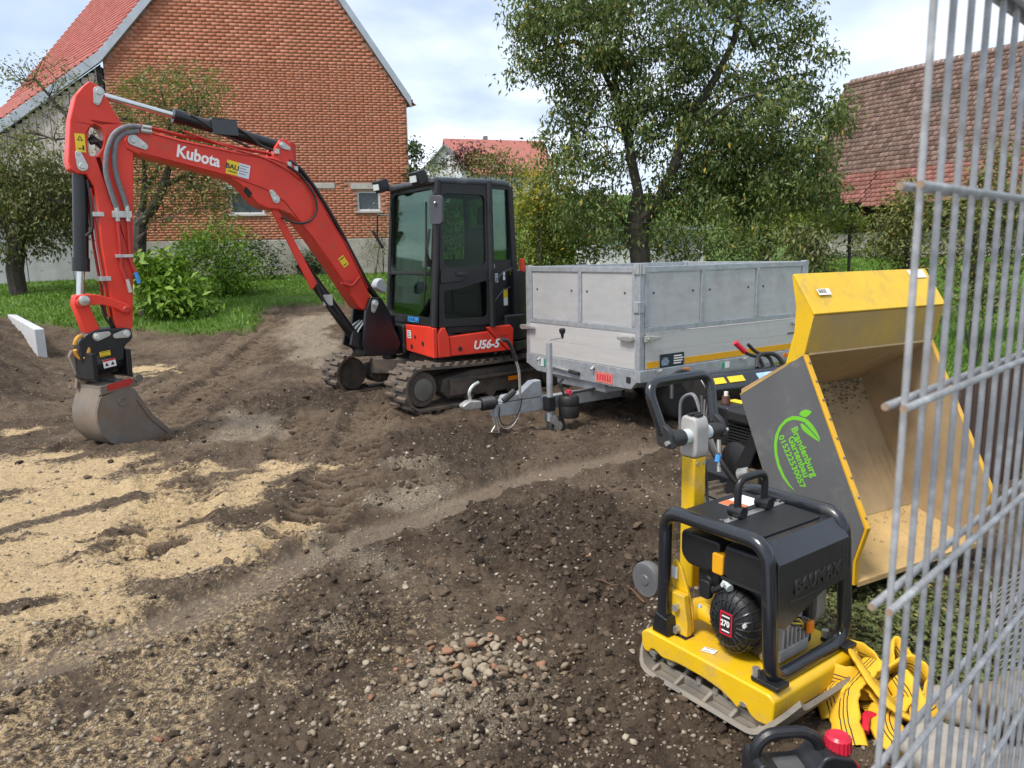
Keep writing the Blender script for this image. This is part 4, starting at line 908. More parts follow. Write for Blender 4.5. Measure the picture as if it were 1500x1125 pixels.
SHR = [('peony', 'peony_shrub', 'bright green large leaved shrub at the foot of the plum tree', M_lf_bright, 130, 9, .19, .16, .5, .40), ('bush2', 'shrub', 'tall yellow green shrub on the lawn behind the bright peony shrub', M_lf_bright, 90, 14, .12, .19, .45, .36),
       ('dark1', 'evergreen_shrub', 'dark evergreen shrub against the plaster base of the brick barn', M_lf_dark, 60, 18, .09, .20, .3, .5), ('dark2', 'ivy_column', 'narrow dark ivy column at the barn base behind the boom cylinder', M_lf_dark, 90, 16, .10, .16, .6, .7),
       ('greyshrub', 'wispy_shrub', 'wispy grey green shrub at the barn wall beside the cab windscreen', M_lf_grey, 60, 9, .08, .22, .2, .35), ('ivy', 'climbing_ivy', 'ivy climbing the right hand corner of the brick barn', M_lf_dark, 130, 14, .10, .14, .6, .8),
       ('hedge1', 'hedge_shrub', 'large yellow green hedge shrub right behind the excavator cab', M_lf_lime, 70, 16, .10, .20, .4, .40), ('hedge1b', 'hedge_shrub', 'darker olive hedge shrub rising above the cab roof', M_lf_plum, 60, 14, .11, .24, .4, .40),
       ('cabhedge', 'hedge_shrub', 'dark green hedge shrub seen through the cab windows', M_lf_apple, 60, 14, .11, .22, .4, .42), ('yellow', 'forsythia_shrub', 'yellow autumn leaved shrub poking out of the hedge behind the cab', M_lf_yel, 90, 10, .10, .15, .4, .45), ('lowbush', 'low_shrub', 'low green shrub between hedge and cherry trunk', M_lf_lime, 90, 13, .10, .18, .4, .40),
       ('behind', 'undergrowth_shrub', 'shadowy green undergrowth behind the cherry tree trunk', M_lf_cherry, 40, 16, .14, .32, .5, .40), ('purple', 'copper_shrub', 'dark purple leaved shrub in front of the distant red roof', M_lf_purple, 12, 20, .26, .5, .4, .45),
       ('conifer', 'conifer', 'small blue grey conifer beside the distant white gable', M_lf_dark, 14, 16, .25, .35, .2, .3), ('corner', 'far_shrub', 'grey green shrub beyond the barn corner above the cab roof', M_lf_grey, 20, 16, .18, .4, .4, .4),
       ('borderplants', 'flower_border', 'low border of garden plants along the tiled barn wall', M_lf_dark, 60, 12, .2, .3, .2, .4), ('fencebush', 'fence_shrub', 'low green shrub seen through the fence bars on the lawn', M_lf_apple, 110, 12, .09, .14, .3, .4)]
for key, nm, lab, m, dens, per, size, spr, dr, asp in SHR:
    tree(nm, lab, 'shrub' if nm != 'conifer' else 'conifer', T[key], m, dens*1.4, int(per*2.2), size*1.08, spr, .004, hash(key) % 9973 if False else sum(map(ord, key)), dr, aspect=asp, step=.4)
# ------------------------------------------------------------------ excavator
def d_(a): return np.array([-math.sin(R(a)), -math.cos(R(a)), 0])
def rrect(x0, x1, y0, y1, r=.04, seg=4):
    return [tuple(p) for p in fillet([(x0, y0), (x1, y0), (x1, y1), (x0, y1)], r, seg, True)]
def label_box(M, w, h, m, parent, name='sticker', t=.002, lab=None):
    return MB(M).box(-w/2, w/2, -h/2, h/2, 0, t).build(name, m, parent, smooth=0, label=lab)
def sticker(M, w, h, m, parent, bars=3, ink=None, frac=(.15, .85)):
    """label with a few printed lines too small to read"""
    o = label_box(M, w, h, m, parent); b = MB(M)
    for k in range(bars):
        y = h*(.32-.62*k/max(1, bars-1)) if bars > 1 else 0
        b.box(-w*.40, w*(.40-.18*((k*5) % 3)/2), y-h*.045, y+h*.045, .0021, .0028)
    if bars: b.build('printed_lines', ink or M_ink, o, smooth=0)
    return o

CE = (-.82, 9.29, -.015)
EM = frame(CE, d_(50)); UM = frame(CE, d_(58)); BM = frame((-1.62, 8.65, 0), d_(50))
ex = thing('excavator', 'red compact excavator with black cab, boom raised and bucket on the soil', 'excavator', EM)
# undercarriage
def stadium(x0, x1, zc, r, n=12, sag=0):
    o = [(x1+r*math.cos(a), zc+r*math.sin(a)) for a in np.linspace(-math.pi/2, math.pi/2, n)]
    o += [(x1+(x0-x1)*k/6, zc+r-sag*math.sin(math.pi*k/6)) for k in range(1, 6)]
    o += [(x0+r*math.cos(a), zc+r*math.sin(a)) for a in np.linspace(math.pi/2, 3*math.pi/2, n)]
    return o
lug_v = MB(); lug_v.prism([(-.030, 0), (.030, 0), (.018, .030), (-.018, .030)], -.195, .02); lug_v.prism([(.012, 0), (.060, 0), (.050, .030), (.022, .030)], -.02, .195)
lug_me = lug_v.mesh('lug', M_rub, smooth=0)
for sy in (1, -1):
    M = EM @ trs((0, sy*.78, 0))
    lo = stadium(-.98, .98, .285, .245, 12, .03); li = stadium(-.98, .98, .285, .215, 12, .03)
    belt = MB(M).prism(lo, -.2, .2, holes=[li]).build('rubber_track', M_rub, ex, smooth=50)
    L = np.array(lo+[lo[0]]); sg = np.hypot(*np.diff(L, axis=0).T); tot = sg.sum(); cum = np.concatenate([[0], np.cumsum(sg)]); nl = 46
    for k in range(nl):
        s = (k+.5)/nl*tot; i = min(np.searchsorted(cum, s)-1, len(sg)-1); u = (s-cum[i])/sg[i]; p = L[i]+(L[i+1]-L[i])*u; q = (L[i+1]-L[i])/sg[i]
        Ml = np.eye(4); Ml[:3, 0] = (q[0], 0, q[1]); Ml[:3, 2] = (q[1], 0, -q[0]); Ml[:3, 1] = np.cross(Ml[:3, 2], Ml[:3, 0]); Ml[:3, 3] = (p[0], 0, p[1])
        inst(lug_me, 'lug', belt, M @ Ml)
    f = MB(M); f.prism([(.62, .13), (.72, .22), (.68, .36), (.3, .42), (-.75, .42), (-.78, .2), (-.7, .12)], -.13, .13); f.prism([(.60, .30), (.60, .345), (-.72, .345), (-.72, .30)], -.17, .17)
    f.box(.25, .62, -.15, .175, .16, .36)
    f.build('track_frame', M_muds, ex, bevel=.015)
    w = MB(M).lathe([(.06, -.14), (.19, -.14), (.205, -.1), (.205, .1), (.19, .14), (.06, .14)], (.98, 0, .285), (0, 1, 0), 28); idl = w.build('idler_wheel', M_muds, ex, smooth=40)
    MB(M).lathe([(.0, .14), (.118, .141), (.122, .155), (.10, .165), (.0, .166)], (.97, 0, .28), (0, sy, 0), 28).build('hub_cover', mat('dusty_hub_cover', (.14, .13, .11), .7, 0, .2, 8, dirt=(.2, .17, .13), damt=.4, dscale=6) if sy == 1 else M_muds, idl)
    MB(M).lathe([(.05, -.13), (.20, -.13), (.21, 0), (.20, .13), (.05, .14)], (-.98, 0, .285), (0, 1, 0), 20).build('drive_sprocket', M_muds, ex)
    for x in (-.62, -.3, .02, .34):
        MB(M).lathe([(.03, -.14), (.075, -.14), (.085, 0), (.075, .14), (.03, .14)], (x, 0, .155), (0, 1, 0), 16).build('track_roller', M_muds, ex)
    MB(M).box(-.36, -.22, .17, .176, .24, .29).build('sticker', M_orange, ex, smooth=0)
b = MB(EM); b.prism([(.55, -.6), (.75, -.62), (.45, -.2), (.45, .2), (.75, .62), (.55, .6), (-.6, .6), (-.6, -.6)], .26, .46, 'xy'); b.cyl((0, 0, .44), (0, 0, .62), .46, .46, 28)
b.build('undercarriage', M_muds, ex, bevel=.02)
b = MB(EM); b.prism([(-1.62, .12), (-1.55, .05), (-1.5, .12), (-1.52, .50), (-1.6, .52)], -.98, .98); b.box(-1.52, -.5, .35, .47, .24, .36); b.box(-1.52, -.5, -.47, -.35, .24, .36)
b.build('dozer_blade', M_muds, ex, bevel=.012)
# slewing deck and skirts
deck = [(.60, .93), (.60, -.6), (.45, -.78), (-.2, -.95)]+[(-.3+.66*math.cos(a)*1.0, .98*math.sin(a)) for a in np.linspace(-1.75, -4.5, 14)]+[(-.35, .93)]
MB(UM).prism([(x, y) for x, y in deck], .585, .70, 'xy').build('slewing_deck', M_blk, ex, bevel=.01)
rear = [(-.30, -.94)]+[(-.36+.62*math.cos(a), .95*math.sin(a)) for a in np.linspace(-1.6, -4.68, 20)]+[(-.30, .94)]
MB(UM).prism(rear, .704, 1.02, 'xy').build('counterweight', M_blk2, ex, bevel=.03)
rear2 = [(-.46, -.9)]+[(-.44+.50*math.cos(a), .90*math.sin(a)) for a in np.linspace(-1.6, -4.68, 20)]+[(-.46, .9)]
MB(UM).prism(rear2, 1.023, 1.52, 'xy').build('engine_hood', M_blk2, ex, bevel=.04)
MB(UM).box(-.66, -.60, .80, .835, 1.50, 1.66).build('tail_light', M_red, ex, bevel=.01)
sk = MB(UM).prism([(.595, .60), (.60, .86), (.55, .93), (.50, .93), (.455, .83), (.44, .60)], .80, .985).build('skirt_corner', M_red, ex, bevel=.012)
MB(UM).prism([(.435, .605), (.45, .825), (-.05, .850), (-.30, .608)], .86, .975).build('skirt_panel', M_red, ex, bevel=.010)
rp = MB(UM).prism([(-.315, .61), (-.065, .852), (-.03, .90), (-.36, .905), (-.40, .86), (-.385, .61)], .84, .972).build('rear_skirt', M_red, ex, bevel=.012)
MB(UM).prism([(-.16, .80), (-.30, .80), (-.27, .74), (-.22, .74)], .95, .976).build('recess', M_red2, rp, smooth=0)
sf = MB(UM).prism([(.985, .60), (.985, .93), (.955, .945), (-.20, .915), (-.25, .665), (.2, .62)], .602, .655, 'yz').build('front_skirt', M_red, ex, bevel=.012)
for (y, z, r) in ((.52, .80, .022), (.72, .74, .028), (.05, .80, .02), (.42, .68, .03)):
    MB(UM).cyl((.655, y, z), (.659, y, z), r, r, 14).build('access_hole', M_ink, sf, smooth=0)
sticker(UM @ plane_frame((.657, .36, .82), (0, 1, 0), (0, 0, 1)), .10, .09, M_white, ex, 4)
sticker(UM @ plane_frame((.657, -.08, .86), (0, 1, 0), (0, 0, 1)), .12, .06, M_greyl, ex, 3)
MB(UM).box(-.06, .45, .85, .93, .856, .93).build('door_sill', M_blk2, ex, bevel=.01)
text('U56-5', .135, UM @ plane_frame((-.02, .977, .70), (-1, 0, .0), (0, 0, 1)), M_white, ex, 'model_lettering', .004, shear=.25)
MB(UM).cyl((.32, .977, .68), (.32, .981, .68), .026, .026, 14).build('access_hole', M_ink, ex, smooth=0)

# cab
FLb, FLt = np.array((.64, .945, .945)), np.array((.53, .93, 2.50)); FRb, FRt = np.array((.64, -.30, .945)), np.array((.53, -.24, 2.50))
MLb, MLt = np.array((-.10, .955, .90)), np.array((-.10, .94, 2.50)); RLb, RLt = np.array((-.53, .80, .95)), np.array((-.47, .78, 2.47)); RRb, RRt = np.array((-.53, -.30, .95)), np.array((-.47, -.24, 2.47))
def wallpanel(name, a, b, bt, at, holes, thick, m, parent, glass=(), bevel=.012):
    """panel through bottom a-b and top at-bt; holes as rounded boxes in panel coordinates"""
    x = b-a; F = UM @ plane_frame(a, x, at-a); L = np.linalg.norm(x); Fi = np.linalg.inv(plane_frame(a, x, at-a)); q = [(Fi @ np.append(p, 1))[:2] for p in (a, b, bt, at)]
    o = MB(F).prism([tuple(p) for p in q], -thick, 0, 'xy', holes=[h for h in holes]).build(name, m, parent, bevel=bevel)
    for g in glass:
        c = MB(F); c.prism(g, -thick*.6-.003, -thick*.6+.003, 'xy'); c.build('window_pane', M_glass, o, smooth=0)
    return o, F
H = 1.56
hu = rrect(.075, 1.17, .60, 1.49, .09); hl = rrect(.06, 1.18, .09, .555, .07)
front, FF = wallpanel('cab_front', FRb, FLb, FLt, FRt, [hu, hl], .05, M_blk2, ex, [rrect(.06, 1.185, .59, 1.50, .09), rrect(.05, 1.19, .08, .565, .07)])
MB(FF).tube(fillet([(1.07, .20, .03), (1.11, .45, .035), (1.10, .9, .03), (1.05, 1.35, .02)], .1), .012, 6).build('wiper', M_blk2, front)
MB(FF).box(.02, 1.2, .567, .588, -.01, .012).build('windscreen_rail', M_blk2, front, smooth=0)
Dh = MLb+(FLb-MLb)*.0
dup_ = rrect(.08, .615, .66, 1.44, .07); dlo = [(.075, .085), (.62, .085), (.625, .40), (.625, .50), (.42, .455), (.26, .41), (.075, .40)]
dlo = [tuple(p) for p in fillet(dlo, .05, 3, True)]
door, DF = wallpanel('door', FLb+np.array((-.075, .012, -.01)), MLb+np.array((.01, .012, .03)), MLt+np.array((.01, .012, -.02)), FLt+np.array((-.05, .012, -.02)), [dup_, dlo], .045, M_blk2, ex,
                     [rrect(.07, .625, .65, 1.45, .07), [tuple(p) for p in fillet([(.065, .075), (.63, .075), (.635, .40), (.635, .51), (.42, .465), (.26, .42), (.065, .41)], .05, 3, True)]])
hd = MB(DF).prism([tuple(p) for p in fillet([(.03, .475), (.30, .50), (.37, .535), (.40, .60), (.36, .635), (.04, .63)], .03, 3, True)], .0, .022, 'xy').build('handle_panel', M_blk2, door, bevel=.006)
MB(DF).box(.22, .34, .56, .60, .0221, .042).build('handle', M_ink, hd, bevel=.006)
for z in (.5, 1.25): MB(DF).cyl((.655, z, .012), (.655, z+.11, .012), .020, .020, 10).build('hinge', M_blk2, door)
MB(DF).box(-.095, .615, .66, .74, -.09, -.07).build('sill_clutter', M_ink, door, smooth=0)
rq, QF = wallpanel('rear_quarter', MLb+np.array((-.012, 0, .05)), RLb, RLt, MLt+np.array((-.012, 0, 0)), [rrect(.06, .40, .70, 1.50, .05)], .045, M_blk2, ex, [rrect(.05, .41, .69, 1.51, .05)])
sticker(QF @ trs((.05, .635, .001)), .06, .045, M_white, ex, 1); sticker(QF @ trs((.11, .50, .001)), .055, .10, M_greyl, ex, 4); sticker(QF @ trs((.25, .52, .001)), .035, .10, M_white, ex, 1)
sticker(QF @ trs((.39, .55, .001)), .045, .045, M_ylab, ex, 1)
lb_ = label_box(QF @ trs((.27, .27, .001)), .075, .19, M_white, ex); MB(QF @ trs((.27, .315, .0035))).box(-.037, .037, -.05, .05, 0, .001).build('label_band', M_ylab, lb_, smooth=0)
MB(QF).tube(fillet([(.03, .40, .004), (.20, .56, .006), (.44, .61, .004)], .1), .006, 6).build('panel_seam', M_greyp, rq); MB(QF).tube([(.04, .22, .003), (.20, .34, .004), (.42, .40, .003)], .006, 6).build('panel_seam', M_greyp, rq)
rw, WF = wallpanel('cab_right', RRb, FRb, FRt, RRt, [rrect(.08, 1.08, .45, 1.47, .06)], .045, M_blk2, ex, [rrect(.07, 1.09, .44, 1.48, .06)])
rb_, _ = wallpanel('cab_rear', RLb, RRb, RRt, RLt, [rrect(.08, 1.0, .65, 1.44, .06)], .045, M_blk2, ex, [rrect(.07, 1.01, .64, 1.45, .06)])
for a, c in ((FLb, FLt), (FRb, FRt), (MLb, MLt), (RLb, RLt), (RRb, RRt)):
    MB(UM).tube([a+np.array((-.02, 0, 0)), c+np.array((-.02, 0, .01))], .042, 8).build('cab_pillar', M_blk2, ex, smooth=50)
MB(UM).box(-.52, .60, -.28, .92, .90, .965).build('cab_floor', M_blk, ex, smooth=0)
rf_ = [tuple(p) for p in fillet([(.60, .96), (.60, -.27), (-.50, -.26), (-.52, .80), (-.12, .97)], .10, 5, True)]
MB(UM).prism(rf_, 2.475, 2.545, 'xy').build('cab_roof', mat('blue_black_roof', (.045, .055, .066), .33, 0, .15, 5, dirt=(.16, .17, .17), damt=.38, dscale=4), ex, bevel=.03, seg=3)
for yy, nm in ((.80, 1), (-.24, 2)):
    lm = MB(UM); F = UM @ trs((.66, yy, 2.56), (0, .25, .1)); lm = MB(F).prism([(-.07, -.075), (.06, -.09), (.085, .05), (-.04, .06)], -.085, .085); wl_ = lm.build('work_light', M_blk2, ex, bevel=.01)
    MB(F).box(.071, .081, -.065, .065, -.065, .03, trs((0, 0, 0), (0, -.18, 0))).build('lens', M_greyl, wl_, smooth=0)
    MB(UM).tube([(.56, yy, 2.50), (.64, yy, 2.52)], .02, 6).build('light_bracket', M_blk2, ex)
MB(UM).box(.20, .34, .70, .74, 2.546, 2.575).build('roof_fitting', M_greyl, ex, smooth=0)
ma = MB(UM).tube(fillet([(.56, .95, 2.36), (.60, 1.03, 2.40), (.60, 1.06, 2.20)], .05), .011, 6).build('mirror_arm', M_blk2, ex)
MB(UM @ trs((.60, 1.07, 2.19), (0, 0, .45))).prism(rrect(-.085, .085, -.15, .15, .05), -.02, .02, 'yz').build('mirror', mat('mirror_back', (.06, .065, .08), .45, 0, .1), ex, bevel=.008)
MB(UM).ball((.625, 1.09, 2.26), .018, 8, 6).build('mirror_bolt', M_chr, ex)
MB(UM).tube(fillet([(.55, -.28, 2.20), (.66, -.42, 2.22), (.67, -.43, 1.95)], .04), .010, 6).build('mirror_arm', M_blk2, ex)
MB(UM @ trs((.67, -.43, 1.93), (0, .5, -.3))).prism(rrect(-.04, .04, -.13, .13, .03), -.015, .015, 'yz').build('mirror', M_blk2, ex, bevel=.006)
for s_ in (0, 1): MB(UM).tube(fillet([(.585, .90-.03*s_, 1.55), (.66, .93-.03*s_, 1.75), (.61, .92-.03*s_, 2.0)], .06), .008, 6).build('grab_rail', M_blk2, ex)
# cab interior
st = MB(UM); st.prism([tuple(p) for p in fillet([(-.30, 1.35), (-.42, 2.02), (-.34, 2.05), (-.18, 1.45), (.12, 1.45), (.14, 1.33)], .04, 3, True)], .12, .58)
st.box(-.25, .08, .18, .52, .96, 1.33); st.build('seat', M_blk2, ex, bevel=.03)
MB(UM).prism([tuple(p) for p in fillet([(-.40, 2.06), (-.44, 2.28), (-.37, 2.30), (-.34, 2.08)], .03, 3, True)], .24, .46).build('headrest', M_blk2, ex, bevel=.03)
for yy in (.03, .63):
    MB(UM).box(-.2, .22, yy-.06, yy+.10, 1.28, 1.50).build('control_console', M_ink, ex, bevel=.02); MB(UM).tube([(.15, yy+.02, 1.5), (.20, yy+.02, 1.72)], .016, 8).build('joystick', M_blk2, ex)
for yy in (.25, .40): MB(UM).tube([(.45, yy, .97), (.50, yy, 1.30), (.43, yy, 1.55)], .012, 6).build('travel_lever', M_blk2, ex)
MB(UM @ trs((.46, -.14, 1.62), (0, .3, .3))).box(-.02, .02, -.13, .13, -.09, .09).build('monitor', mat('pale_dash', (.30, .36, .36), .3, 0, .2, 8), ex, bevel=.01)
MB(UM).box(.30, .52, -.24, .0, 1.35, 1.5).build('dashboard', M_greyl, ex, bevel=.02)
MB(UM).box(.40, .46, .66, .74, 1.50, 1.57).build('tag', M_redpl, ex, bevel=.01)
text('KB229PI', .085, UM @ plane_frame((.648, .47, .995), (0, 1, .0), (-.07, 0, 1)), M_blue, ex, 'chalk_lettering', .002)
# swing bracket and boom foot
b = MB(BM)
for y0, y1 in ((.125, .175), (-.175, -.125)): b.prism([(-.05, 1.24), (.09, 1.25), (.16, 1.10), (.22, .72), (.16, .58), (-.22, .56), (-.28, .70), (-.16, .98)], y0, y1)
b.box(-.30, .18, -.12, .12, .58, .72); b.cyl((-.22, 0, .50), (-.22, 0, 1.02), .085, .085, 16)
b.build('swing_bracket', M_blk, ex, bevel=.012)
MB(BM).prism([(-.3, .56), (-.7, .56), (-.7, 1.0), (-.3, .9)], -.2, .2).build('swing_post', M_blk, ex, bevel=.02)
def pin(M, x, z, yf, r, parent, m=None, th=.02):
    MB(M).lathe([(.0, 0), (r, 0), (r, th*.7), (r*.8, th), (0, th)], (x, yf, z), (0, 1, 0), 16).build('pivot_pin', m or M_zinc, parent, smooth=40)
def pinplate(M, x, z, x2, z2, yf, r, parent):
    """pin head with its keeper plate"""
    a = math.atan2(z2-z, x2-x); o = []
    for k in range(9): t_ = a+math.pi/2+math.pi*k/8; o.append((x+r*math.cos(t_), z+r*math.sin(t_)))
    for k in range(7): t_ = a-math.pi/2+math.pi*k/6; o.append((x2+r*.6*math.cos(t_), z2+r*.6*math.sin(t_)))
    pl = MB(M).prism(o, yf, yf+.014).build('pin_plate', M_zinc, parent, bevel=.003)
    MB(M).cyl((x, yf+.014, z), (x, yf+.03, z), r*.62, r*.55, 14).build('pin_head', M_greyl, pl); MB(M).cyl((x2, yf+.014, z2), (x2, yf+.026, z2), r*.3, r*.3, 8).build('bolt', M_zinc, pl)
pinplate(BM, .045, 1.18, .07, 1.10, .176, .045, ex)
# boom
bp = [(2.46, 2.70), (2.475, 2.77), (2.43, 2.85), (2.33, 2.885), (2.2, 2.865), (1.98, 2.82), (1.42, 2.745), (1.1, 2.72), (.97, 2.685), (.86, 2.61), (.74, 2.50), (.6, 2.29), (.46, 2.04), (.35, 1.87), (.2, 1.57), (.07, 1.28), (.0, 1.20), (.0, 1.13), (.06, 1.09), (.14, 1.10), (.21, 1.13), (.31, 1.27), (.5, 1.57), (.66, 1.80), (.79, 1.98), (.86, 2.07), (.95, 2.15), (1.07, 2.195), (1.2, 2.205), (1.3, 2.255), (1.37, 2.34), (1.45, 2.43), (1.55, 2.49), (1.97, 2.58), (2.36, 2.655)]
boom = MB(BM).prism(bp, -.118, .118).build('boom', M_red, ex, bevel=.014)
lg = MB(BM)
for y0, y1 in ((.055, .10), (-.10, -.055)): lg.prism([(1.10, 2.70), (1.06, 2.82), (1.0, 2.90), (.93, 2.905), (.885, 2.86), (.84, 2.58), (.95, 2.60)], y0, y1)
lg.build('cylinder_lug', M_red, boom, bevel=.008)
MB(BM).prism([(.845, 2.63), (.885, 2.88), (.845, 2.905), (.80, 2.87), (.815, 2.56)], -.03, .03).build('hose_bracket', M_red2, boom, bevel=.006)
edge = [(x, .119, z) for x, z in [(2.3, 2.865), (1.98, 2.80), (1.42, 2.725), (1.1, 2.70), (.95, 2.655), (.84, 2.56), (.72, 2.46), (.58, 2.25), (.44, 2.00), (.33, 1.84), (.18, 1.54), (.09, 1.35)]]
MB(BM).tube(edge, .008, 5).build('weld_seam', M_red2, boom); edge2 = [(x, .119, z) for x, z in [(2.35, 2.675), (1.97, 2.60), (1.56, 2.515), (1.44, 2.48), (1.2, 2.40), (1.0, 2.28), (.88, 2.12), (.66, 1.83), (.5, 1.60), (.31, 1.31)]]
MB(BM).tube(edge2, .008, 5).build('weld_seam', M_red2, boom)
pinplate(BM, 2.40, 2.78, 2.31, 2.73, .119, .05, boom); pinplate(BM, 1.10, 2.30, 1.14, 2.37, .119, .042, boom)
pinplate(BM, .985, 2.845, .92, 2.815, .101, .035, boom)
MB(BM).prism([(1.43, 2.37), (1.38, 2.30), (1.34, 2.35), (1.40, 2.42)], .1185, .121).build('recess', M_dark, boom, smooth=0)
text('Kubota', .155, BM @ plane_frame((1.835, .1195, 2.672), (-.38, 0, -.075), (0, 0, 1)), M_white, boom, 'maker_lettering', .0045, sx=.88)
F = BM @ plane_frame((1.465, .1195, 2.575), (-.21, 0, -.045), (0, 0, 1)); MBb = MB(F); lbx = MBb.box(-.115, .0, -.066, .066, 0, .002).build('sticker', M_ylab, boom, smooth=0); text('BAU', .068, F @ trs((-.058, .008, .0026)), M_ink, lbx, 'label_lettering', .002)
MB(F).box(-.10, -.012, -.042, -.033, .0021, .003).build('printed_lines', M_ink, lbx, smooth=0)
lbw = MB(F).box(.001, .115, -.066, .066, 0, .002).build('sticker', mat('lilac_white_label', (.62, .64, .70), .5, 0, .05), boom, smooth=0); q = MB(F)
for k in range(4): q.box(.012, .10-.02*(k % 2), .042-.026*k, .048-.026*k, .0021, .0028)
q.build('printed_lines', M_greyp, lbw, smooth=0)
F = BM @ plane_frame((.375, .1195, 1.655), (-.45, 0, -.62), (.62, 0, -.45)); F = BM @ plane_frame((.375, .1195, 1.655), (-.62, 0, .42), (.42, 0, .62)); sticker(F, .075, .12, M_ylab, boom, 2)
for yo in (.035, .085): MB(BM).tube(fillet([(2.34, yo, 2.925), (1.98, yo, 2.865), (1.42, yo, 2.79), (1.1, yo, 2.755)], .1), .013, 6).build('hydraulic_pipe', M_red2, boom)
MB(BM).tube(fillet([(1.95, .10, 2.90), (1.5, .11, 2.77), (1.2, .125, 2.71), (.95, .125, 2.60), (.82, .125, 2.50)], .1), .010, 6).build('hydraulic_pipe', M_red2, boom)
for s_, z_ in ((1.05, 2.78), (.93, 2.66), (.86, 2.62)): MB(BM).box(s_-.02, s_+.02, .02, .135, z_-.03, z_+.02).build('pipe_clamp', M_zinc, boom, bevel=.004)
for k, yo in enumerate((.0, .05, .095)):
    MB(BM).tube(fillet([(.92, yo, 2.70), (.80, yo, 2.63), (.66, yo, 2.46), (.52, yo, 2.24), (.38, yo, 2.0), (.22, yo, 1.69), (.05, yo, 1.36), (-.12, yo, 1.16), (-.22, yo, .95)], .1), .017, 7).build('hydraulic_hose', M_hose, boom)
MB(BM).tube(fillet([(.95, .125, 2.64), (.82, .14, 2.56), (.68, .15, 2.35), (.66, .15, 2.20), (.74, .15, 2.08), (.90, .14, 2.05), (1.05, .11, 2.12)], .12), .012, 7).build('hydraulic_hose', M_hose, boom)
MB(BM).box(.30, .36, .115, .14, 1.40, 1.46).build('pipe_clamp', M_red2, boom, bevel=.004)
MB(BM).tube(fillet([(.42, .13, 1.42), (.3, .14, 1.38), (.20, .14, 1.48)], .04), .016, 6).build('grab_handle', M_red2, boom)
MB(BM).prism([tuple(p) for p in fillet([(-.10, 1.34), (-.12, 1.42), (-.19, 1.46), (-.26, 1.40), (-.25, 1.26)], .05, 4, True)], -.16, -.04).build('wiper_tank', mat('pale_grey_cover', (.45, .47, .50), .4, 0, .08), ex, bevel=.03)
# boom cylinder
MB(BM).tube([(.22, 0, .78), (.83, 0, 1.66)], .062, 18).build('boom_cylinder', M_blk, ex)
MB(BM).tube([(.83, 0, 1.66), (1.10, 0, 2.28)], .032, 14).build('cylinder_rod', M_chr, ex)
MB(BM).lathe([(.05, 0), (.07, 0), (.07, .06), (.04, .06)], (.79, 0, 1.60), (.55, 0, .83), 18).build('gland_nut', M_blk, ex)
MB(BM).prism([(1.16, 2.24), (1.09, 2.25), (.68, 1.42), (.75, 1.36)], .055, .085).build('cylinder_guard', M_red, ex, bevel=.006)
MB(BM).tube(fillet([(.70, .09, 1.42), (.62, .10, 1.22), (.45, .10, 1.02), (.30, .08, .86)], .1), .013, 6).build('hydraulic_hose', M_hose, ex); MB(BM).box(.52, .62, .06, .10, 1.18, 1.30, ).build('hose_clamp', M_zinc, ex, bevel=.004)
b = MB(BM); b.prism([(.10, .60), (.34, .72), (.30, .88), (.10, .82)], -.11, -.07); b.prism([(.10, .60), (.34, .72), (.30, .88), (.10, .82)], .07, .11); b.build('cylinder_foot', M_blk, ex, bevel=.01)
for k in range(5): MB(BM).tube(fillet([(.12, -.05+.03*k, .98), (.24, -.06+.03*k, .92-.02*k), (.20, -.05+.03*k, .70), (-.1, .0, .66)], .08), .011, 6).build('hydraulic_hose', M_hose if k % 2 else M_zinc, ex)
# stick cylinder on top
MB(BM).tube([(1.98, 0, 3.045), (.985, 0, 2.845)], .058, 18).build('stick_cylinder', M_blk, ex)
MB(BM).lathe([(.05, 0), (.068, 0), (.068, .10), (.05, .10)], (1.90, 0, 3.03), (1, 0, .2), 18).build('gland_nut', M_blk, ex)
MB(BM).tube([(2.62, 0, 3.165), (1.98, 0, 3.045)], .031, 14).build('cylinder_rod', M_chr, ex)
MB(BM).prism([(1.66, 2.90), (1.67, 3.04), (1.42, 3.045), (1.41, 2.90)], .045, .075).build('valve_guard', M_anth, ex, bevel=.006); MB(BM).box(1.41, 1.66, -.06, .07, 3.046, 3.056).build('valve_guard', M_anth, ex, smooth=0)
MB(BM).tube(fillet([(1.42, .06, 2.98), (1.28, .07, 2.90), (1.2, .06, 2.83), (1.05, .06, 2.79)], .06), .014, 6).build('hydraulic_hose', M_hose, ex); MB(BM).tube(fillet([(1.85, .05, 3.06), (1.74, .06, 3.0), (1.6, .06, 2.92), (1.3, .05, 2.80)], .06), .012, 6).build('hydraulic_hose', M_hose, ex)
# stick
spol = [(2.76, 3.20), (2.70, 3.255), (2.63, 3.225), (2.585, 3.15), (2.54, 3.05), (2.47, 2.92), (2.41, 2.78), (2.40, 2.68), (2.50, 1.69), (2.56, 1.10), (2.60, 1.03), (2.68, 1.03), (2.71, 1.16), (2.75, 1.84), (2.745, 2.2), (2.755, 2.36), (2.80, 2.46), (2.87, 2.465), (2.925, 2.50), (2.935, 2.56), (2.885, 2.91), (2.82, 3.12)]
sh_ = [tuple(p) for p in fillet([(2.70, 2.90), (2.65, 2.88), (2.63, 2.80), (2.65, 2.70), (2.71, 2.62), (2.765, 2.62), (2.765, 2.73), (2.745, 2.84)], .03, 3, True)]
stick = MB(BM).prism(spol, -.10, .10, holes=[sh_]).build('stick', M_red, ex, bevel=.012)
pinplate(BM, 2.635, 3.17, 2.66, 3.08, .101, .045, stick); pinplate(BM, 2.83, 2.53, 2.85, 2.63, .101, .045, stick)
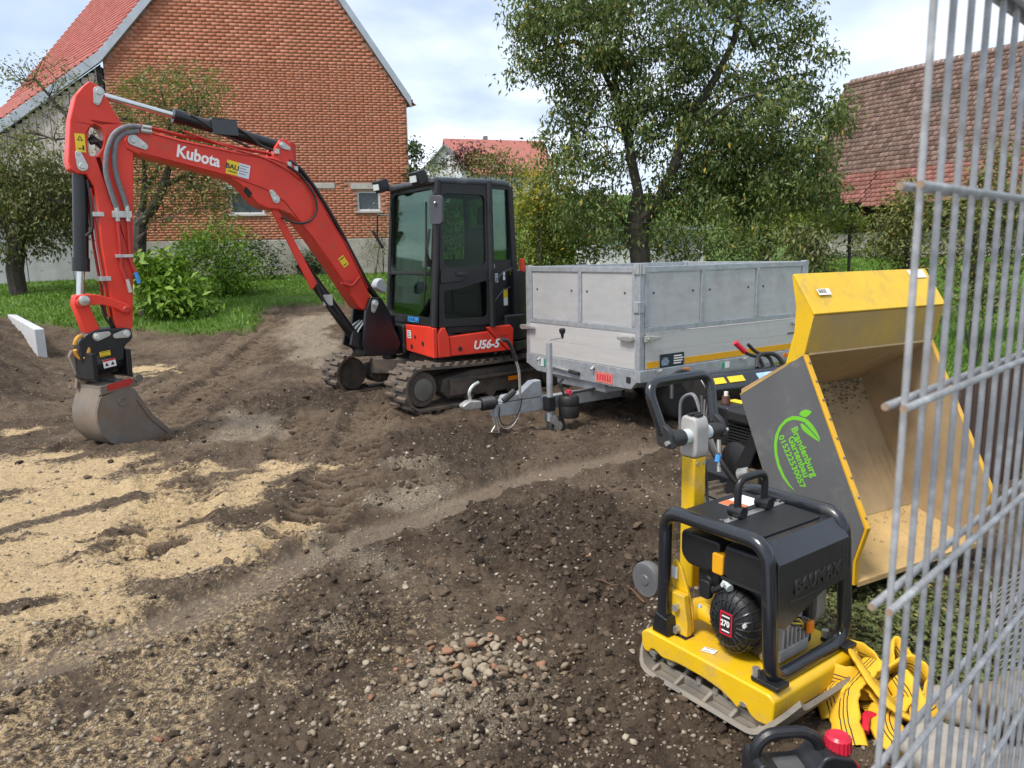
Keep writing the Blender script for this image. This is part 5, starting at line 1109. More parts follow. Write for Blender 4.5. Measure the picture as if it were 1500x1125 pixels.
MB(BM).tube([(2.775, .06, 2.35), (2.77, .06, 1.84), (2.735, .06, 1.2)], .013, 6).build('hydraulic_pipe', M_red2, stick); MB(BM).tube([(2.79, -.03, 2.35), (2.785, -.03, 1.84), (2.75, -.03, 1.2)], .013, 6).build('hydraulic_pipe', M_red2, stick)
for z_ in (2.12, 1.55): MB(BM).box(2.70, 2.79, -.05, .11, z_-.02, z_+.02).build('pipe_clamp', M_zinc, stick, bevel=.003)
for pts in ([(2.33, .13, 2.90), (2.45, .16, 2.895), (2.57, .17, 2.82), (2.64, .165, 2.66), (2.665, .15, 2.48), (2.63, .14, 2.30), (2.60, .135, 2.18)], [(2.35, .135, 2.86), (2.48, .15, 2.83), (2.55, .155, 2.76), (2.585, .15, 2.60), (2.575, .14, 2.44), (2.535, .135, 2.28), (2.515, .13, 2.18)]):
    MB(BM).tube(fillet(pts, .15, 6), .022, 10).build('hydraulic_hose', M_hoseg, stick)
for s_ in (2.60, 2.515):
    MB(BM).cyl((s_, .132, 2.20), (s_, .130, 2.06), .022, .022, 8).build('hose_fitting', M_zinc, stick); MB(BM).cyl((2.33-(s_-2.515)*.2, .13, 2.90-(2.6-s_)*.4), (2.24, .13, 2.895-(2.6-s_)*.4), .022, .022, 8).build('hose_fitting', M_zinc, stick)
MB(BM).box(2.48, 2.64, .101, .15, 2.09, 2.15).build('pipe_clamp', M_zinc, stick, bevel=.004)
MB(BM).tube([(2.60, .128, 2.07), (2.60, .122, 1.86), (2.61, .122, 1.66), (2.57, .122, 1.50)], .017, 8).build('hydraulic_pipe', M_red2, stick); MB(BM).tube([(2.515, .126, 2.07), (2.52, .122, 1.86), (2.53, .122, 1.72), (2.49, .122, 1.58)], .017, 8).build('hydraulic_pipe', M_red2, stick)
MB(BM).box(2.50, 2.65, .101, .14, 1.735, 1.765).build('pipe_clamp', M_zinc, stick, bevel=.004)
MB(BM).cyl((2.575, .122, 1.54), (2.555, .122, 1.42), .019, .019, 8).build('quick_coupling', M_zinc, stick); MB(BM).cyl((2.495, .122, 1.60), (2.475, .122, 1.50), .019, .019, 8).build('quick_coupling', M_blue, stick)
MB(BM).tube(fillet([(2.72, -.02, 2.80), (2.62, .0, 2.72), (2.60, .0, 2.60), (2.72, .02, 2.50), (2.78, .0, 2.30)], .1), .03, 8).build('hydraulic_hose', M_hose, stick); MB(BM).tube(fillet([(2.74, .06, 2.74), (2.66, .05, 2.76), (2.62, .05, 2.62)], .05), .022, 8).build('hydraulic_hose', M_hose, stick)
F = BM @ plane_frame((2.825, .1015, 2.725), (-1, 0, -.02), (.06, 0, 1)); st_ = label_box(F, .078, .155, M_ylab, stick); q = MB(F); q.prism([(-.025, .02), (.025, .02), (0, .062)], .0021, .003, 'xy', holes=[[(-.014, .027), (.014, .027), (0, .05)]]); q.box(-.02, .012, -.052, -.044, .0021, .003); q.box(.014, .028, -.06, -.02, .0021, .003); q.build('warning_symbol', M_ink, st_, smooth=0)
# bucket cylinder, links
MB(BM).tube([(2.83, 0, 2.52), (2.915, 0, 1.62)], .062, 18).build('bucket_cylinder', M_blk, ex); MB(BM).lathe([(.05, 0), (.072, 0), (.072, .12), (.05, .12)], (2.905, 0, 1.74), (.09, 0, -1), 18).build('gland_nut', M_blk, ex)
MB(BM).tube([(2.915, 0, 1.64), (2.95, 0, 1.36)], .034, 14).build('cylinder_rod', M_chr, ex)
MB(BM).tube(fillet([(2.79, .05, 2.42), (2.78, .06, 2.2), (2.80, .06, 1.98), (2.86, .05, 1.93)], .05), .016, 6).build('hydraulic_hose', M_hose, ex)
arc = [(2.95+.01, 1.42), (2.84, 1.415), (2.72, 1.375), (2.61, 1.32), (2.57, 1.30), (2.565, 1.24), (2.61, 1.215), (2.70, 1.285), (2.82, 1.325), (2.93, 1.32), (2.99, 1.30), (3.01, 1.36)]
for y0, y1 in ((.105, .145), (-.145, -.105)): MB(BM).prism([tuple(p) for p in fillet(arc, .03, 3, True)], y0, y1).build('bucket_link', M_red, ex, bevel=.008)
MB(BM).prism([(3.0, 1.41), (3.02, 1.33), (2.96, 1.08), (2.93, 1.03), (2.83, 1.05), (2.84, 1.12), (2.905, 1.34), (2.93, 1.42)], -.10, .10).build('tipping_link', M_red, ex, bevel=.012)
pin(BM, 2.945, 1.365, .146, .045, ex); pin(BM, 2.61, 1.265, .146, .032, ex, M_red2)
MB(BM).tube(fillet([(2.80, .05, 1.38), (2.78, .06, 1.2), (2.72, .06, 1.1), (2.66, .05, 1.02)], .05), .012, 6).build('hydraulic_hose', M_hose, ex); MB(BM).tube([(2.70, .0, 1.28), (2.70, 0, 1.08)], .035, 10).build('swivel', M_blk, ex)
# quick coupler, turned a little with the bucket
qc = [(2.95, 1.07), (2.86, 1.10), (2.64, 1.10), (2.58, 1.08), (2.575, 1.0), (2.65, .93), (2.67, .80), (2.98, .76), (3.03, .86), (3.02, 1.0)]
cp = MB(BM).prism([tuple(p) for p in fillet(qc, .02, 3, True)], -.12, .12).build('quick_coupler', M_blk, ex, bevel=.014)
for a, c in (((2.87, 1.035), (2.78, 1.055)), ((2.63, 1.045), (2.72, 1.03))): pinplate(BM, a[0], a[1], c[0], c[1], .121, .038, cp)
KM = BM @ trs((2.80, .02, 0), (0, 0, .34)) @ trs((-2.80, 0, 0))
MB(KM).lathe([(.05, 0), (.10, 0), (.105, .02), (.105, .30), (.10, .33), (.05, .33)], (2.64, 0, .80), (1, 0, -.05), 20).build('tilt_cylinder', M_blk, cp)
for x_ in (2.665, 2.99): MB(KM).prism([(x_-.025, .90), (x_+.025, .90), (x_+.03, .66), (x_-.02, .63)], -.15, .15).build('coupler_plate', M_blk, cp, bevel=.01)
MB(KM).box(2.755, 2.83, .09, .115, .78, .94).build('coupler_strap', M_blk2, cp, bevel=.01)
F = KM @ plane_frame((2.87, .113, .88), (-1, 0, .10), (0, 0, 1)); sticker(F, .10, .045, M_ylab, cp, 2)
F = KM @ plane_frame((2.84, .116, .79), (-1, 0, .10), (0, 0, 1)); w_ = label_box(F, .12, .075, M_white, cp); MB(F).box(-.06, .06, .020, .0375, .0021, .003).build('label_band', M_redpl, w_, smooth=0); q = MB(F)
for x_ in (-.028, .028): q.prism([(x_-.018, -.022), (x_+.018, -.022), (x_, .012)], .0021, .003, 'xy')
q.build('warning_symbol', M_ink, w_, smooth=0)
MB(BM).tube([(3.0+.055*math.cos(a), .10+.02*math.sin(2*a), .95+.10*math.sin(a)) for a in np.linspace(.3, 2*math.pi-.2, 18)], .018, 8).build('coupler_hose', mat('yellow_hose', (.55, .27, .03), .5, 0, .15), cp)
# bucket
sh2 = [(2.97, .60), (3.0, .50), (3.045, .38), (3.05, .28), (3.02, .17), (2.95, .07), (2.86, .02), (2.76, .0), (2.57, .005), (2.33, .015)]
side = sh2[1:]+[(2.50, .22), (2.60, .41), (2.66, .52), (2.74, .56)]
th_ = MB(KM); inn = [(2.93, .59), (2.965, .49), (3.005, .37), (3.01, .28), (2.98, .19), (2.925, .105), (2.85, .06), (2.76, .035), (2.57, .03), (2.33, .022)]
th_.prism(sh2+inn[::-1], -.20, .16); bucket = th_.build('bucket', M_buck, ex, smooth=40)
for y0, y1 in ((.161, .180), (-.220, -.201)): MB(KM).prism(side, y0, y1).build('bucket_side', M_buck, bucket, bevel=.005)
MB(KM).prism([(2.34, .0), (2.30, .018), (2.52, .26), (2.63, .44), (2.66, .42), (2.55, .22)], .1805, .192).build('side_cutter', M_buck, bucket, bevel=.003)
MB(KM).prism([(2.48, -.004), (2.29, .012), (2.33, .028)], -.225, .19).build('cutting_edge', M_buck, bucket, smooth=0)
MB(KM).prism([(2.62, .55), (2.67, .63), (2.99, .60), (2.99, .52)], .155, .1835).build('bucket_ear', M_buck, bucket, bevel=.006); MB(KM).prism([(2.62, .54), (2.66, .72), (2.98, .72), (3.02, .56)], -.19, -.15).build('bucket_ear', M_buck, bucket, bevel=.006)
MB(KM).box(2.66, 2.98, -.20, .155, .56, .60).build('bucket_top', M_buck, bucket, bevel=.01)
MB(BM).prism([(2.99, .56), (3.04, .64), (3.09, .86), (3.06, .92), (3.02, .88), (2.95, .66)], -.10, -.02).build('adapter_hook', M_buck, bucket, bevel=.01)
MB(KM).prism([tuple(p) for p in fillet([(2.67, .60), (2.70, .635), (2.93, .605), (2.93, .545), (2.72, .565)], .015, 3, True)], .1845, .1865).build('worn_red_paint', M_red2, bucket, smooth=0)
MB(KM).ring((2.80, .183, .43), (0, 1, 0), .035, .008, 16, 6).build('lifting_eye', M_buck, bucket); MB(KM).cyl((2.62, .16, .62), (2.62, .195, .62), .04, .04, 14).build('pivot_pin', M_buck, bucket)
for yy in (-.13, -.02, .09): MB(KM).box(2.72, 2.80, yy-.03, yy+.03, .601, .625).build('shim', M_greyp, bucket, bevel=.004)
# ------------------------------------------------------------------ galvanised tipper trailer
TM = frame((1.17, 6.75, 0), (math.sin(R(55.5)), math.cos(R(55.5)), 0))     # x along the side, y across to the left
tr = thing('box_trailer', 'grey aluminium box trailer with raised mesh height sides beside the excavator', 'trailer', TM)
tr['label'] = 'grey aluminium box trailer with high panelled sides parked beside the excavator'
TL, TW = 2.52, 1.76
MB(TM).box(.02, TL-.02, .02, TW-.02, .565, .612).build('load_deck', M_alu, tr, smooth=0)
b = MB(TM); b.box(0, TL, -.012, .03, .505, .618); b.build('side_rail', M_galv, tr, bevel=.006); MB(TM).box(0, TL, TW-.03, TW+.012, .505, .618).build('side_rail', M_galv, tr, bevel=.006)
b = MB(TM); b.prism([(.035, .618), (TW-.035, .618), (TW-.035, .50), (TW-.20, .44), (.36, .43), (.10, .435), (.035, .50)], -.008, .03, 'yz'); fr_ = b.build('front_rail', M_galv, tr, bevel=.005)
MB(TM).box(TL-.03, TL+.008, .0, TW, .505, .618).build('rear_rail', M_galv, tr, bevel=.005)
b = MB(TM)
for y in (.45, TW-.45): b.box(.05, TL-.1, y-.04, y+.04, .40, .56)
for x in (.35, 1.1, 1.9): b.box(x, x+.06, .1, TW-.1, .46, .56)
b.prism([(.02, .43), (.04, .34), (1.6, .34), (1.7, .46), (.02, .46)], .50, TW-.50); b.build('chassis_beams', M_galv, tr, bevel=.004)
# drop boards with hollow ribs
def board(name, M, L, z0, z1, n, parent, th=.025):
    m = MB(M); h = (z1-z0)/n
    for k in range(n): m.box(0, L, 0, th, z0+k*h+.0008, z0+(k+1)*h-.0008)
    m.box(.004, L-.004, .004, th-.004, z0, z1)
    return m.build(name, M_alu2, parent, bevel=.0015)
FSM = TM @ trs((.075, 0, 0)); side = board('drop_side', FSM, TL-.15, .622, .955, 2, tr)
FRM = TM @ frame((.026, .06, 0), (0, 1, 0)); front_b = board('front_board', FRM, TW-.12, .622, .955, 2, tr)
board('drop_side', TM @ trs((.075, TW-.026, 0)), TL-.15, .622, .955, 2, tr); board('tailboard', TM @ frame((TL, .06, 0), (0, 1, 0)), TW-.12, .622, .955, 2, tr)
for (x, y) in ((0, 0), (0, TW-.06), (TL-.06, 0), (TL-.06, TW-.06)):
    MB(TM).box(x-.004, x+.060, y-.004, y+.058, .505, 1.575).build('corner_post', M_galv, tr, bevel=.006)
# raised sides: framed panels
def raised(M, L, posts, name):
    """M: x along the side, y inward"""
    fr = MB(M); z0, z1 = .965, 1.565
    fr.box(.0, L, -.006, .034, z1-.052, z1); fr.box(.0, L, -.006, .034, z0, z0+.050)
    xs = [.0]+posts+[L-.045]
    for x in xs: fr.box(x, x+.045, -.009, .030, z0+.052, z1-.054)
    o = fr.build('side_frame', M_galv, tr, bevel=.004)
    for a, c in zip(xs[:-1], xs[1:]):
        p = MB(M).box(a+.047, c-.002, .008, .018, z0+.052, z1-.054).build('panel', M_alu, tr, bevel=.002)
        w = c-a; q = MB(M)
        for u in (.16, .86): q.cyl((a+w*u, .0075, z0+.36), (a+w*u, .004, z0+.36), .011, .011, 10)
        q.build('bore_hole', M_ink, p, smooth=0)
    return o
raised(TM @ trs((.060, 0, 0)), TL-.12, [.75, 1.58], 'side'); raised(TM @ frame((.006, TW-.058, 0), (0, -1, 0)), TW-.116, [.83], 'front')
raised(TM @ trs((.060, TW-.03, 0)), TL-.12, [.75, 1.58], 'side'); raised(TM @ frame((TL, .058, 0), (0, 1, 0)), TW-.116, [.83], 'rear')
def latch(M, s):
    o = MB(M); o.box(-.03, .05, -.05, -.010, -.028, .028); o.prism([(.04, -.022), (.16, -.012), (.165, .012), (.04, .024)], -.045, -.020); o.cyl((0, -.055, 0), (0, -.01, 0), .016, .016, 10)
    return o.build('latch', M_zinc, tr, bevel=.005)
latch(TM @ trs((.07, 0, .91)), 1)
MB(TM).prism([(.06, .89), (.12, .882), (.25, .897), (.25, .922), (.12, .938), (.06, .932)], -.05, -.012, 'yz').build('latch', M_zinc, tr, bevel=.006)
MB(TM).prism([(TW+.06, .89), (TW+.02, .882), (TW-.17, .897), (TW-.17, .922), (TW, .938), (TW+.06, .932)], -.05, -.012, 'yz').build('latch', M_zinc, tr, bevel=.006)
MB(TM).prism([(TL-.26, .897), (TL-.08, .882), (TL, .89), (TL, .932), (TL-.08, .938), (TL-.26, .922)], -.05, -.012, 'xz').build('latch', M_zinc, tr, bevel=.006)
for z in (1.20, 1.545):
    MB(TM).box(-.016, .045, -.018, -.005, z-.05, z+.05).build('hinge_plate', M_galv, tr, bevel=.004); MB(TM).box(-.018, -.005, .0, .07, z-.05, z+.05).build('hinge_plate', M_galv, tr, bevel=.004)
for y_, x_ in ((-.02, .03), (.05, -.02)): MB(TM).cyl((x_, y_, 1.50), (x_, y_, 1.575), .014, .014, 8).build('drop_bolt', M_zinc, tr)
# marker tape, plates, lamps
MB(TM).box(.095, .25, -.004, -.0005, .630, .690).build('reflective_tape', M_refl, tr, smooth=0); MB(TM).box(.60, TL-.10, -.004, -.0005, .630, .690).build('reflective_tape', M_refl, tr, smooth=0)
F = TM @ plane_frame((.425, -.005, .685), (1, 0, 0), (0, 0, 1)); pl = label_box(F, .32, .125, mat('navy_plate', (.022, .028, .045), .3, 0, .2), tr, 'company_plate'); q = MB(F)
for k, (z_, w_) in enumerate(((.035, .11), (.012, .13), (-.012, .12), (-.035, .10))): q.box(.02, .02+w_, z_-.006, z_+.006, .0021, .003)
q.build('printed_lines', M_white, pl, smooth=0); q = MB(F); q.prism([(-.14, -.045), (-.06, -.045), (-.04, -.01), (-.07, .03), (-.12, .03), (-.145, 0)], .0021, .003, 'xy'); q.build('printed_picture', mat('pale_blue_print', (.22, .30, .36), .5, 0, .5, 40), pl, smooth=0)
for x in (.56, 2.12): MB(TM).box(x, x+.09, -.022, -.013, .55, .59).build('side_reflector', M_orange, tr, bevel=.003)
for x in (.20, 1.42): MB(TM).tube([(x, -.035, .598), (x+.05, -.035, .603)], .016, 8).build('lashing_knob', M_zinc, tr)
F = TM @ plane_frame((1.18, -.0135, .56), (1, 0, 0), (0, 0, 1)); g_ = label_box(F, .13, .06, M_white, tr); MB(F).box(-.065, -.01, -.03, .03, .0021, .003).build('printed_field', mat('green_print', (.05, .28, .16), .5, 0, .2), g_, smooth=0)
F = TM @ plane_frame((-.010, .47, .50), (0, -1, 0), (0, 0, 1)); p_ = label_box(F, .25, .105, M_redpale, tr, 'number_plate'); q = MB(F)
for k in range(6): q.box(-.10+k*.036, -.082+k*.036, -.03, .03, .0021, .003)
q.build('printed_lines', M_redpl, p_, smooth=0)
F = TM @ plane_frame((-.012, 1.47, .545), (0, -1, 0), (0, 0, 1)); g_ = label_box(F, .12, .085, M_greyl, tr); MB(F).box(.035, .06, -.042, .042, .0021, .003).build('printed_field', mat('green_print_dark', (.04, .22, .13), .5, 0, .2), g_, smooth=0)
q = MB(TM)
for y in (.62, 1.5): q.tube([(-.05, y, .565), (-.01, y, .59)], .014, 8)
q.build('lashing_knob', M_zinc, tr); MB(TM).box(-.014, -.004, .10, .16, .49, .55).build('lashing_eye', M_ink, tr, bevel=.01)
MB(TM).tube([(-.03, 1.33, .53), (-.03, .85, .50)], .014, 8).build('tipping_bar', M_zinc, tr); MB(TM).tube([(-.03, .98, .508), (-.03, .83, .497)], .020, 8).build('bar_grip', M_hose, tr)
MB(TM).box(2.20, 2.32, -.0035, -.0005, .79, .81).build('maker_badge', M_greyp, side, smooth=0)
# drawbar, coupling, jockey wheel
MB(TM).box(-1.10, .5, .76, .84, .205, .335).build('drawbar', M_galv, tr, bevel=.010)
MB(TM).prism([(-1.02, .337), (-.98, .40), (-.80, .405), (-.66, .50), (-.56, .505), (-.54, .337)], .755, .845).build('overrun_housing', M_galv, tr, bevel=.012)
b = MB(TM)
for k in range(6): b.ring((-1.10-.022*k, .80, .345), (1, 0, 0), .050, .016, 16, 6)
b.cyl((-1.24, .80, .345), (-1.06, .80, .345), .044, .044, 14); b.build('rubber_gaiter', M_hose, tr)
c = MB(TM).prism([tuple(p) for p in fillet([(-1.24, .31), (-1.42, .315), (-1.44, .36), (-1.36, .40), (-1.24, .385)], .02, 3, True)], .755, .845).build('coupling_head', M_zinc, tr, bevel=.012)
MB(TM).tube(fillet([(-1.33, .80, .39), (-1.35, .80, .47), (-1.30, .80, .53), (-1.24, .80, .55)], .05), .016, 8).build('coupling_lever', M_zinc, c)
MB(TM).tube(fillet([(-.82, .74, .36), (-.83, .735, .62), (-.92, .73, .86)], .05), .013, 8).build('handbrake_lever', M_zinc, tr); MB(TM).tube(fillet([(-.865, .733, .72), (-.915, .73, .85), (-.96, .73, .92), (-1.02, .73, .93)], .03), .019, 8).build('brake_grip', M_hose, tr)
MB(TM).tube([(-1.02, .73, .36), (-.90, .72, .44)], .03, 8).build('plug_holder', M_hose, tr)
j = MB(TM).tube([(-.50, .70, .10), (-.50, .70, .86)], .030, 14).build('jockey_tube', M_galv, tr)
MB(TM).tube([(-.50, .70, .86), (-.50, .70, .89), (-.34, .70, .90)], .008, 6).build('crank', M_zinc, j); MB(TM).lathe([(.012, 0), (.016, .04), (.03, .06), (.032, .09), (.02, .10), (0, .10)], (-.34, .70, .89), (0, 0, 1), 12).build('crank_knob', M_blk2, j)
MB(TM).box(-.54, -.46, .66, .76, .20, .34).build('jockey_clamp', M_blk, j, bevel=.006)
b = MB(TM); b.prism([(-.54, .16), (-.46, .16), (-.42, .06), (-.45, .03), (-.53, .10)], .645, .652); b.prism([(-.54, .16), (-.46, .16), (-.42, .06), (-.45, .03), (-.53, .10)], .748, .755); b.build('jockey_fork', M_zinc, j, bevel=.002)
w = MB(TM).lathe([(.02, -.04), (.085, -.04), (.10, -.02), (.10, .02), (.085, .04), (.02, .04)], (-.43, .70, .045), (0, 1, 0), 20).build('jockey_wheel', M_tyre, j); MB(TM).lathe([(.0, -.046), (.05, -.044), (.055, .0), (.05, .044), (0, .046)], (-.43, .70, .045), (0, 1, 0), 14).build('rim', M_zinc, j)
MB(TM).lathe([(.0, 0), (.095, 0), (.10, .015), (.10, .11), (.098, .115), (.10, .12), (.10, .19), (.085, .215), (.05, .22), (.0, .22)], (-.30, .655, .12), (0, 0, 1), 20).build('tool_canister', M_blk2, tr); MB(TM).cyl((-.30, .655, .335), (-.30, .655, .385), .03, .028, 12).build('red_cap', M_redpl, tr)
MB(TM).box(-.36, -.28, .63, .69, .335, .36).build('canister_lid', M_hose, tr, bevel=.008); MB(TM).tube(fillet([(-.36, .66, .36), (-.40, .68, .46), (-.34, .69, .50)], .03), .012, 6).build('canister_clip', M_hose, tr)
for k in range(2): MB(TM).tube(bez((-1.04, .78-.02*k, .30), (-1.12, .74, .0+.05*k), (-.86, .70, .02+.04*k), (-.80, .74, .36), 14), .006, 6).build('breakaway_cable', M_hose if k else M_zinc, tr)
MB(TM).tube([(-1.12, .78, .30), (-1.10, .76, .13), (-1.15, .75, .08), (-1.06, .75, .06), (-1.08, .77, .2)], .006, 6).build('chain', M_zinc, tr)
MB(TM).tube(fillet([(-.2, .72, .34), (.0, .66, .36), (.3, .62, .40)], .1), .013, 6).build('cable', M_hose, tr)
def wheel(M, r, w, parent):
    """tyre with rim, axle along y"""
    t_ = MB(M).lathe([(r*.60, -w*.48), (r*.86, -w*.52), (r*.97, -w*.42), (r, -w*.3), (r, w*.3), (r*.97, w*.42), (r*.86, w*.52), (r*.60, w*.48)], (0, 0, 0), (0, 1, 0), 32).build('wheel', M_tyre, parent, smooth=40)
    MB(M).lathe([(.0, -w*.2), (r*.3, -w*.25), (r*.56, -w*.1), (r*.61, -w*.47), (r*.61, w*.47), (r*.5, 0), (0, 0)], (0, 0, 0), (0, 1, 0), 24).build('rim', M_galv, t_, smooth=40)
for x in (.88, 1.56):
    for y in (.33, TW-.33): wheel(TM @ trs((x, y, .275)), .285, .17, tr)
    MB(TM).cyl((x, .3, .275), (x, TW-.3, .275), .035, .035, 10).build('axle', M_galv, tr)
b = MB(TM)
for y in (.22, TW-.44): b.prism([(.88+.34*math.cos(a), .28+.34*math.sin(a)) for a in np.linspace(2.6, 1.57, 8)]+[(1.56+.34*math.cos(a), .28+.34*math.sin(a)) for a in np.linspace(1.57, .5, 8)]+[(1.56+.325*math.cos(a), .28+.325*math.sin(a)) for a in np.linspace(.5, 1.57, 8)]+[(.88+.325*math.cos(a), .28+.325*math.sin(a)) for a in np.linspace(1.57, 2.6, 8)], y, y+.22)
b.build('mudguard', M_blk2, tr)
# ------------------------------------------------------------------ mini dumper with tipped skip
FRD = np.array([.469, -.883, 0]); SM = frame((1.57, 3.24, .15), FRD)          # x towards the viewer, y across the skip
DM = SM @ trs((-1.0, .5, -.15))
du = thing('mini_dumper', 'small engine driven dumper with grey sided yellow skip tipped up towards the fence', 'dumper', DM)
A_, B_, C_, C2_, D_, S2_ = (-.757, .79), (-.345, 1.05), (.05, .295), (.0, .12), (.0, .0), (-.40, .05)
for y0, y1, nm in ((0, .028, 'skip_side'), (.975, 1.003, 'skip_side')):
    o = MB(SM).prism([A_, B_, C_, C2_, D_, S2_], y0, y1).build(nm, M_yel2, du, bevel=.004)
    if y0 == 0:
        pnl = MB(SM).prism([(-.750, .788), (-.352, 1.042), (.036, .292), (-.012, .118), (-.010, .012), (-.395, .062)], -.004, -.0005).build('grey_side_panel', M_greyp, du, smooth=0)
        bo = MB(SM)
        for k in range(9): t_ = (k+.5)/9; bo.cyl((-.345+.395*t_+.004, .014, 1.05-.755*t_+.006), (-.345+.395*t_-.004, .014, 1.05-.755*t_-.01), .005, .005, 6)
        bo.build('rivets', M_iron, o)
    else: MB(SM).prism([(-.754, .789), (-.347, 1.046), (.044, .292), (-.004, .12), (-.004, .006), (-.396, .054)], .970, .9745).build('dusty_lining', M_dust, du, smooth=0)
MB(SM).prism([(-.775, .775), (-.757, .79), (-.382, .115), (-.40, .10)], .029, .969).build('skip_floor', M_dust, du, smooth=0)
MB(SM).prism([(-.40, .098), (-.382, .113), (.0, .012), (.0, -.012), (-.40, .078)], .029, .974).build('skip_lip', M_sandy, du, smooth=0)
MB(SM).prism([(-.772, .772), (-.772, .812), (-.355, 1.060), (-.335, 1.045), (-.752, .788)], .029, .9695).build('skip_back', M_dust, du, smooth=0)
MB(SM).prism([(-.345, 1.052), (-.300, 1.235), (-.315, 1.243), (-.36, 1.062)], .002, 1.0).build('lip_underside', mat('dusty_yellow_steel', (.52, .32, .05), .6, 0, .15, 4, dirt=(.36, .26, .13), damt=.55, dscale=3), du, smooth=0)
MB(SM).prism([(-.299, 1.238), (-.292, 1.246), (-.425, 1.432), (-.440, 1.425), (-.314, 1.246)], -.002, 1.004).build('skip_rim', M_yel, du, bevel=.004)
for y0 in (-.001, .993): MB(SM).prism([(-.347, 1.04), (-.301, 1.232), (-.438, 1.422), (-.405, 1.27), (-.41, 1.15), (-.455, .985)], y0, y0+.01).build('rim_cheek', M_yel, du, smooth=0)
MB(SM).prism([(-.41, 1.15), (-.46, .99), (-.37, 1.05), (-.33, 1.2)], .01, .99).build('rim_back', M_yel2, du, smooth=0)
# sand left in the skip
cr = np.random.RandomState(81); V = []; F = []; Tn = []; n_ = 0
for k in range(620):
    u = cr.rand()
    if k < 430: y = cr.uniform(.05, .95); t_ = abs(cr.normal(0, .10)); p = (-.755+.36*t_*1.05+.012, y, .785-.67*t_*1.05+.006)
    else: y = float(np.clip(cr.normal(.35 if cr.rand() < .6 else .8, .13), .05, .95)); t_ = abs(cr.normal(.05, .28)) % 1; p = (-.38+.37*t_, y, .115-.10*t_+.004)
    v, f = ROCK_S[cr.randint(10)]; s_ = cr.uniform(.002, .006)*(1.5 if k < 430 else .8); V.append(v*s_@rotm(cr).T+np.array(p)); F.append(f+n_); n_ += len(v); Tn.append(np.full(len(v), cr.rand()*.5))
V = np.concatenate(V) @ SM[:3, :3].T+SM[:3, 3]; iv = np.linalg.inv(DM)
tag(link('sand_residue', quickmesh('sand_residue', V @ iv[:3, :3].T+iv[:3, 3], np.concatenate(F), M_gravel, dict(tint=np.concatenate(Tn))), du), kind='stuff')
# business logo on the grey side
PL = plane_frame((0, -.0042, 0), (1, 0, 0), (0, 0, 1))
ARC = [(-0.313, 0.74), (-0.355, 0.742), (-0.395, 0.737), (-0.435, 0.714), (-0.474, 0.67), (-0.496, 0.62), (-0.502, 0.568), (-0.494, 0.512), (-0.473, 0.459), (-0.438, 0.41), (-0.395, 0.376), (-0.36, 0.363), (-0.392, 0.386), (-0.429, 0.424), (-0.46, 0.474), (-0.479, 0.527), (-0.484, 0.577), (-0.475, 0.63), (-0.456, 0.668), (-0.424, 0.702), (-0.387, 0.719), (-0.348, 0.722), (-0.321, 0.718)]
LEAVES = [[(-0.313, 0.74), (-0.276, 0.72), (-0.242, 0.684), (-0.218, 0.642), (-0.256, 0.674), (-0.293, 0.699), (-0.321, 0.718)], [(-0.345, 0.707), (-0.336, 0.712), (-0.3, 0.695), (-0.261, 0.668), (-0.22, 0.64), (-0.253, 0.648), (-0.298, 0.664), (-0.332, 0.681)], [(-0.357, 0.751), (-0.341, 0.772), (-0.319, 0.783), (-0.278, 0.781), (-0.295, 0.759), (-0.313, 0.744), (-0.336, 0.746)]]
MB(SM).prism(ARC, -.0052, -.0042).build('logo_arc', M_green, pnl, smooth=0)
for l_ in LEAVES: MB(SM).prism([tuple(p) for p in fillet(l_, .02, 3, True)], -.0053, -.0043).build('logo_leaf', M_green, pnl, smooth=0)
def on_panel(x, z, dx, dz): return SM @ plane_frame((x, -.0046, z), (dx, 0, dz), (-dz, 0, dx))
text('Brandenburg', .058, on_panel(-.3145, .5735, .153, -.237), M_green, pnl, 'logo_lettering', .0016, .0005, .85)
text('Gartenbau', .058, on_panel(-.346, .5405, .114, -.187), M_green, pnl, 'logo_lettering', .0016, .0005, .85)
text('015222530057', .050, on_panel(-.386, .507, .154, -.23), M_green, pnl, 'logo_lettering', .0012, .0005, .93)
F = SM @ plane_frame((-.355, .05, 1.338), (0, 1, 0), (-.135, 0, .186)); F = F @ trs((.07, 0, .007)); bc = label_box(F, .085, .034, M_white, du); q = MB(F)
for k in range(12): q.box(-.038+k*.0045, -.0365+k*.0045+(.001 if k % 3 else 0), -.008, .014, .0021, .0026)
q.build('bar_code', M_ink, bc, smooth=0)
label_box(SM @ plane_frame((-.402, .90, 1.405), (0, 1, 0), (-.135, 0, .186)), .13, .05, M_white, du)
